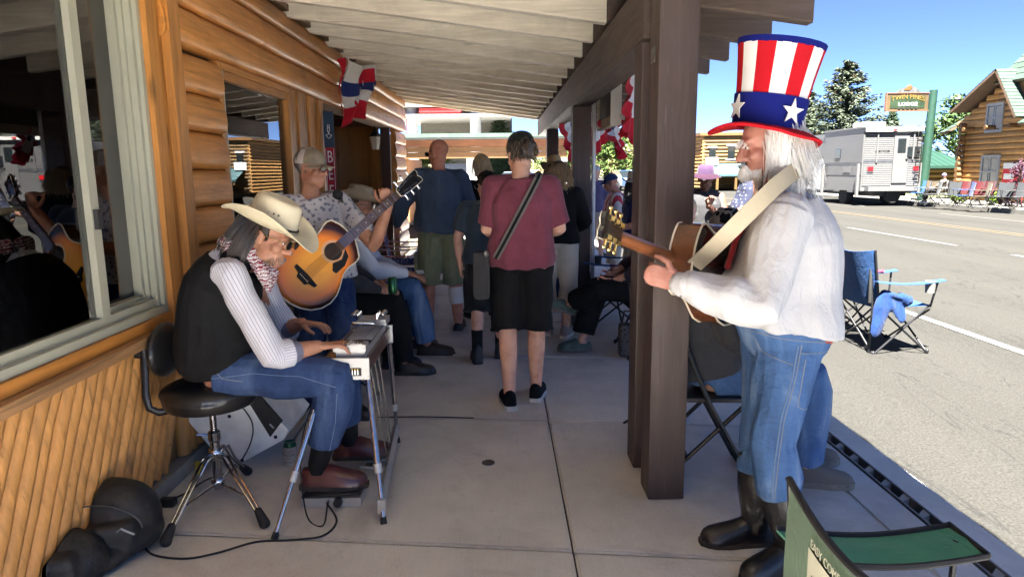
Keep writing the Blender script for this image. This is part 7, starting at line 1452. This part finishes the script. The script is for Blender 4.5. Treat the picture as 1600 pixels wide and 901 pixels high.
# flag patterned chairs by the entrance, blue chairs behind the posts
fl = spots('flag_print', (.02, .03, .14), (.6, .6, .62), 26, .28, .5); fs_ = barred('flag_bars', (.6, .58, .58), (.42, .02, .04), 24, 'x')
c1 = camp_chair('star printed camp chair between the entrance door and the bald man', (-1.12, 7.5, 0), R(-80), fl, fs_, mat('red_frame_tube', (.25, .02, .02), .4)); camp_chair('star printed camp chair against the log wall near the far log ends', (-1.15, 8.4, 0), R(-85), fl, fs_, MATS['red_frame_tube'])
camp_chair('black camp chair carrying the person with crossed legs', (1.24, 5.56, 0), R(92), mat('black_mesh', (.015, .015, .016), .8), None); camp_chair('camp chair with royal blue pouch behind the post with the pipe', (1.12, 6.6, 0), R(80), navy_f, blue_f)
camp_chair('black camp chair under the person holding a phone', (PHONE['pel'].x, PHONE['pel'].y+.02, -.03), R(190), MATS['black_mesh'])
camp_chair('folded out lounge chair under the person in lilac hat', (LOUNGE['pel'].x, LOUNGE['pel'].y, .02), R(60), grey_f)
def folding_chair(label, loc, rz, group='black steel folding chairs'):
    t = thing('folding_chair', label, 'chair', (0, 0, 0), group); fr_ = blackm
    for s_ in (-1, 1): MB().tube([(s_*.21, .22, .01), (s_*.215, -.02, .45), (s_*.215, -.18, .82)], .011, 8).build('front_leg', fr_, t, True); MB().tube([(s_*.19, -.25, .01), (s_*.19, .16, .43)], .011, 8).build('rear_leg', fr_, t, True)
    for p, q in (((-.21, .22, .012), (.21, .22, .012)), ((-.19, -.25, .012), (.19, -.25, .012)), ((-.19, -.10, .16), (.19, -.10, .16)), ((-.215, -.185, .82), (.215, -.185, .82))): MB().tube([p, q], .010, 8).build('cross_bar', fr_, t, True)
    MB().bbox((0, .03, .445), (.39, .38, .022), .008).build('seat', vin, t); MB().sheet(lambda u, v: (.205*(2*u-1), -.135-.045*v-.02*math.sin(PI*u), .64+.18*v), 10, 4, .012).build('backrest', vin, t, True); t.location = loc; t.rotation_euler = (0, 0, rz); return t
folding_chair('black folding chair carrying the person behind the top hat guitarist', (.97, 3.20, 0), R(-94)); folding_chair('black folding chair under the man holding the green can', (-1.26, 4.98, 0), R(-82)); folding_chair('black folding chair under the man in tan cowboy hat', (-1.22, 5.62, 0), R(-84))
c_ = thing('drink_can', 'small green drink can held on the knee of the man in black trousers', 'can', canp); MB().lathe([(.001, -.06), (.03, -.06), (.033, -.05), (.033, .05), (.027, .06), (.001, .058)], canp, 20).build('can_body', mat('green_can2', (.03, .12, .05), .3, .6), c_, True)
c_ = thing('paper_cards', 'small white cards in the hands of the man in tan hat', 'cards', cardp); MB().box(cardp, (.06, .09, .004), Matrix.Rotation(R(-25), 3, 'X')).build('card', white_p, c_)
c_ = thing('leopard_bag', 'leopard print handbag standing under the seated person with crossed legs', 'handbag', (1.02, 5.35, 0)); MB().bbox((1.03, 5.35, .145), (.20, .13, .27), .03).build('bag_body', spots('leopard', (.10, .085, .075), (.012, .01, .01), 38, .30, 1.), c_, True); MB().tube([(.95, 5.35, .27), (.97, 5.35, .38), (1.09, 5.35, .38), (1.11, 5.35, .27)], .010, 8).build('handle', blackl, c_, True)
c_ = thing('mobile_phone', 'dark mobile phone in the hands of the seated person by the post', 'phone', PHONE['wrL']+V((0, -.08, .04))); MB().bbox(PHONE['wrL']+V((0, -.08, .04)), (.075, .01, .15), .004, Matrix.Rotation(.5, 3, 'X')).build('phone_body', black_gloss, c_)
c_ = thing('drink_cup', 'dark insulated cup held by the man in polka dot tank top', 'cup', POLKA['wrL']); MB().lathe([(.001, -.07), (.03, -.07), (.038, .06), (.001, .062)], POLKA['wrL']+V((-.09, 0, .03)), 18).build('cup_body', mat('cup_dark', (.03, .03, .03), .4, .5), c_, True)
# row of chairs set out along the far kerb
far_g, far_t, far_r = cloth('sun_dimmed_grey_nylon', (.03, .033, .036)), cloth('sun_dimmed_tan_nylon', (.06, .045, .027)), cloth('sun_dimmed_red_nylon', (.06, .003, .006))  # darker nylon copies, the glare of full sun offset in their colour
row = [(1436, 27.6, blue_f, 'bright blue camp chair beside the camper bumper'), (1447, 27.2, far_t, 'tan camp chair between the camper and the lodge pole'), (1455, 26.0, far_g, 'grey camp chair at the kerb in front of the lounging person'), (1497, 26.6, far_r, 'red camp chair before the cabin corner'), (1482, 25.4, far_g, 'long grey kerbside camp chair left of the red ones'), (1506, 24.6, navy_f, 'navy kerbside camp chair in front of the red ones'), (1519, 25.8, far_r, 'red camp chair under the log house window'), (1535, 25.4, far_r, 'red camp chair beside the bright green shrub'), (1531, 23.8, far_t, 'tan kerbside camp chair below the log house window'), (1562, 23.4, far_g, 'grey kerbside camp chair below the red poster'), (1585, 23.0, far_g, 'grey kerbside camp chair beside the purple shrub'), (1594, 23.9, far_r, 'red camp chair with its back to the purple tree')]
for i, (u, Y, fb, lab) in enumerate(row): p = gnd(u, Y, .02); camp_chair(lab, p, R(90+20*math.sin(i*2.2)), fb, None, blackm, group='camp chairs along the far kerb', cup=False)
p = gnd(1598, 24.4, .02); fl_ = thing('yard_flag', 'small lilac banner on a red stake by the log house', 'flag', p); MB().tube([p, p+UP*1.5], .02, 6).build('stake', red, fl_); boxed('banner', (p.x, p.y-.3, 1.05), (p.x+.02, p.y+.12, 1.45), cloth('lilac_banner', (.30, .25, .5)), fl_)

# ------------------------------------------------------------------ stitched seams on the jeans
from mathutils.bvhtree import BVHTree
def stitch(obj, root, pts, dirn, mt, r=.0016, name='seam'): # follow the cloth surface along a line seen from dirn
    org = ORG[root.name]; bv = BVHTree.FromPolygons([v.co for v in obj.data.vertices], [p.vertices for p in obj.data.polygons]); out = []
    for p in pts:
        h = bv.ray_cast(V(p)-org+V(dirn)*.6, -V(dirn), 1.2)
        if h[0] is not None: out.append(h[0]+org+V(dirn)*.0012)
    if len(out) > 2: MB().tube(out, r, 5).build(name, mt, obj, True)
def line(a, b, n=30): return [V(a).lerp(V(b), i/n) for i in range(n+1)]
thr = mat('tan_thread', (.22, .22, .22), .8); wz = mat('worn_seam', (.13, .19, .29), .9)
def camdir(p): d = (CP-V(p)); d.z = 0; return d.normalized()
sb = SAM['bottom']; rt = SAM['thing']; q = [at(u, v, 2.42) for u, v in ((1248, 530), (1240, 575), (1222, 640), (1213, 700), (1208, 755))]
full = [x for a_, b_ in zip(q, q[1:]) for x in line(a_, b_, 12)]; dd = camdir(q[1])
stitch(sb, rt, full, dd, wz, .0026); stitch(sb, rt, [p+V((.012, 0, 0)) for p in full], dd, thr)
for poly_ in (((1259, 552), (1247, 622), (1275, 640), (1300, 615)), ((1252, 543), (1300, 545)), ((1177, 527), (1190, 548), (1240, 560)), ((1165, 515), (1300, 528))):
    for a_, b_ in zip(poly_, poly_[1:]): stitch(sb, rt, line(at(*a_, 2.42), at(*b_, 2.42), 14), dd, thr, .0016, 'pocket_stitch')
sb = STEEL['bottom']; rt = STEEL['thing']; q = [at(u, v, 2.9) for u, v in ((335, 585), (400, 578), (470, 583), (525, 600))]; full = [x for a_, b_ in zip(q, q[1:]) for x in line(a_, b_, 12)]
stitch(sb, rt, full, V((.2, -1, 0)).normalized(), wz, .0016); q = [at(u, v, 2.9) for u, v in ((527, 610), (524, 660), (513, 715))]; full = [x for a_, b_ in zip(q, q[1:]) for x in line(a_, b_, 12)]; stitch(sb, rt, full, V((.2, -1, 0)).normalized(), wz, .0016)
for poly_ in (((330, 565), (352, 585), (382, 590)),):
    for a_, b_ in zip(poly_, poly_[1:]): stitch(sb, rt, line(at(*a_, 2.9), at(*b_, 2.9), 14), V((.2, -1, 0)).normalized(), thr, .0016, 'pocket_stitch')
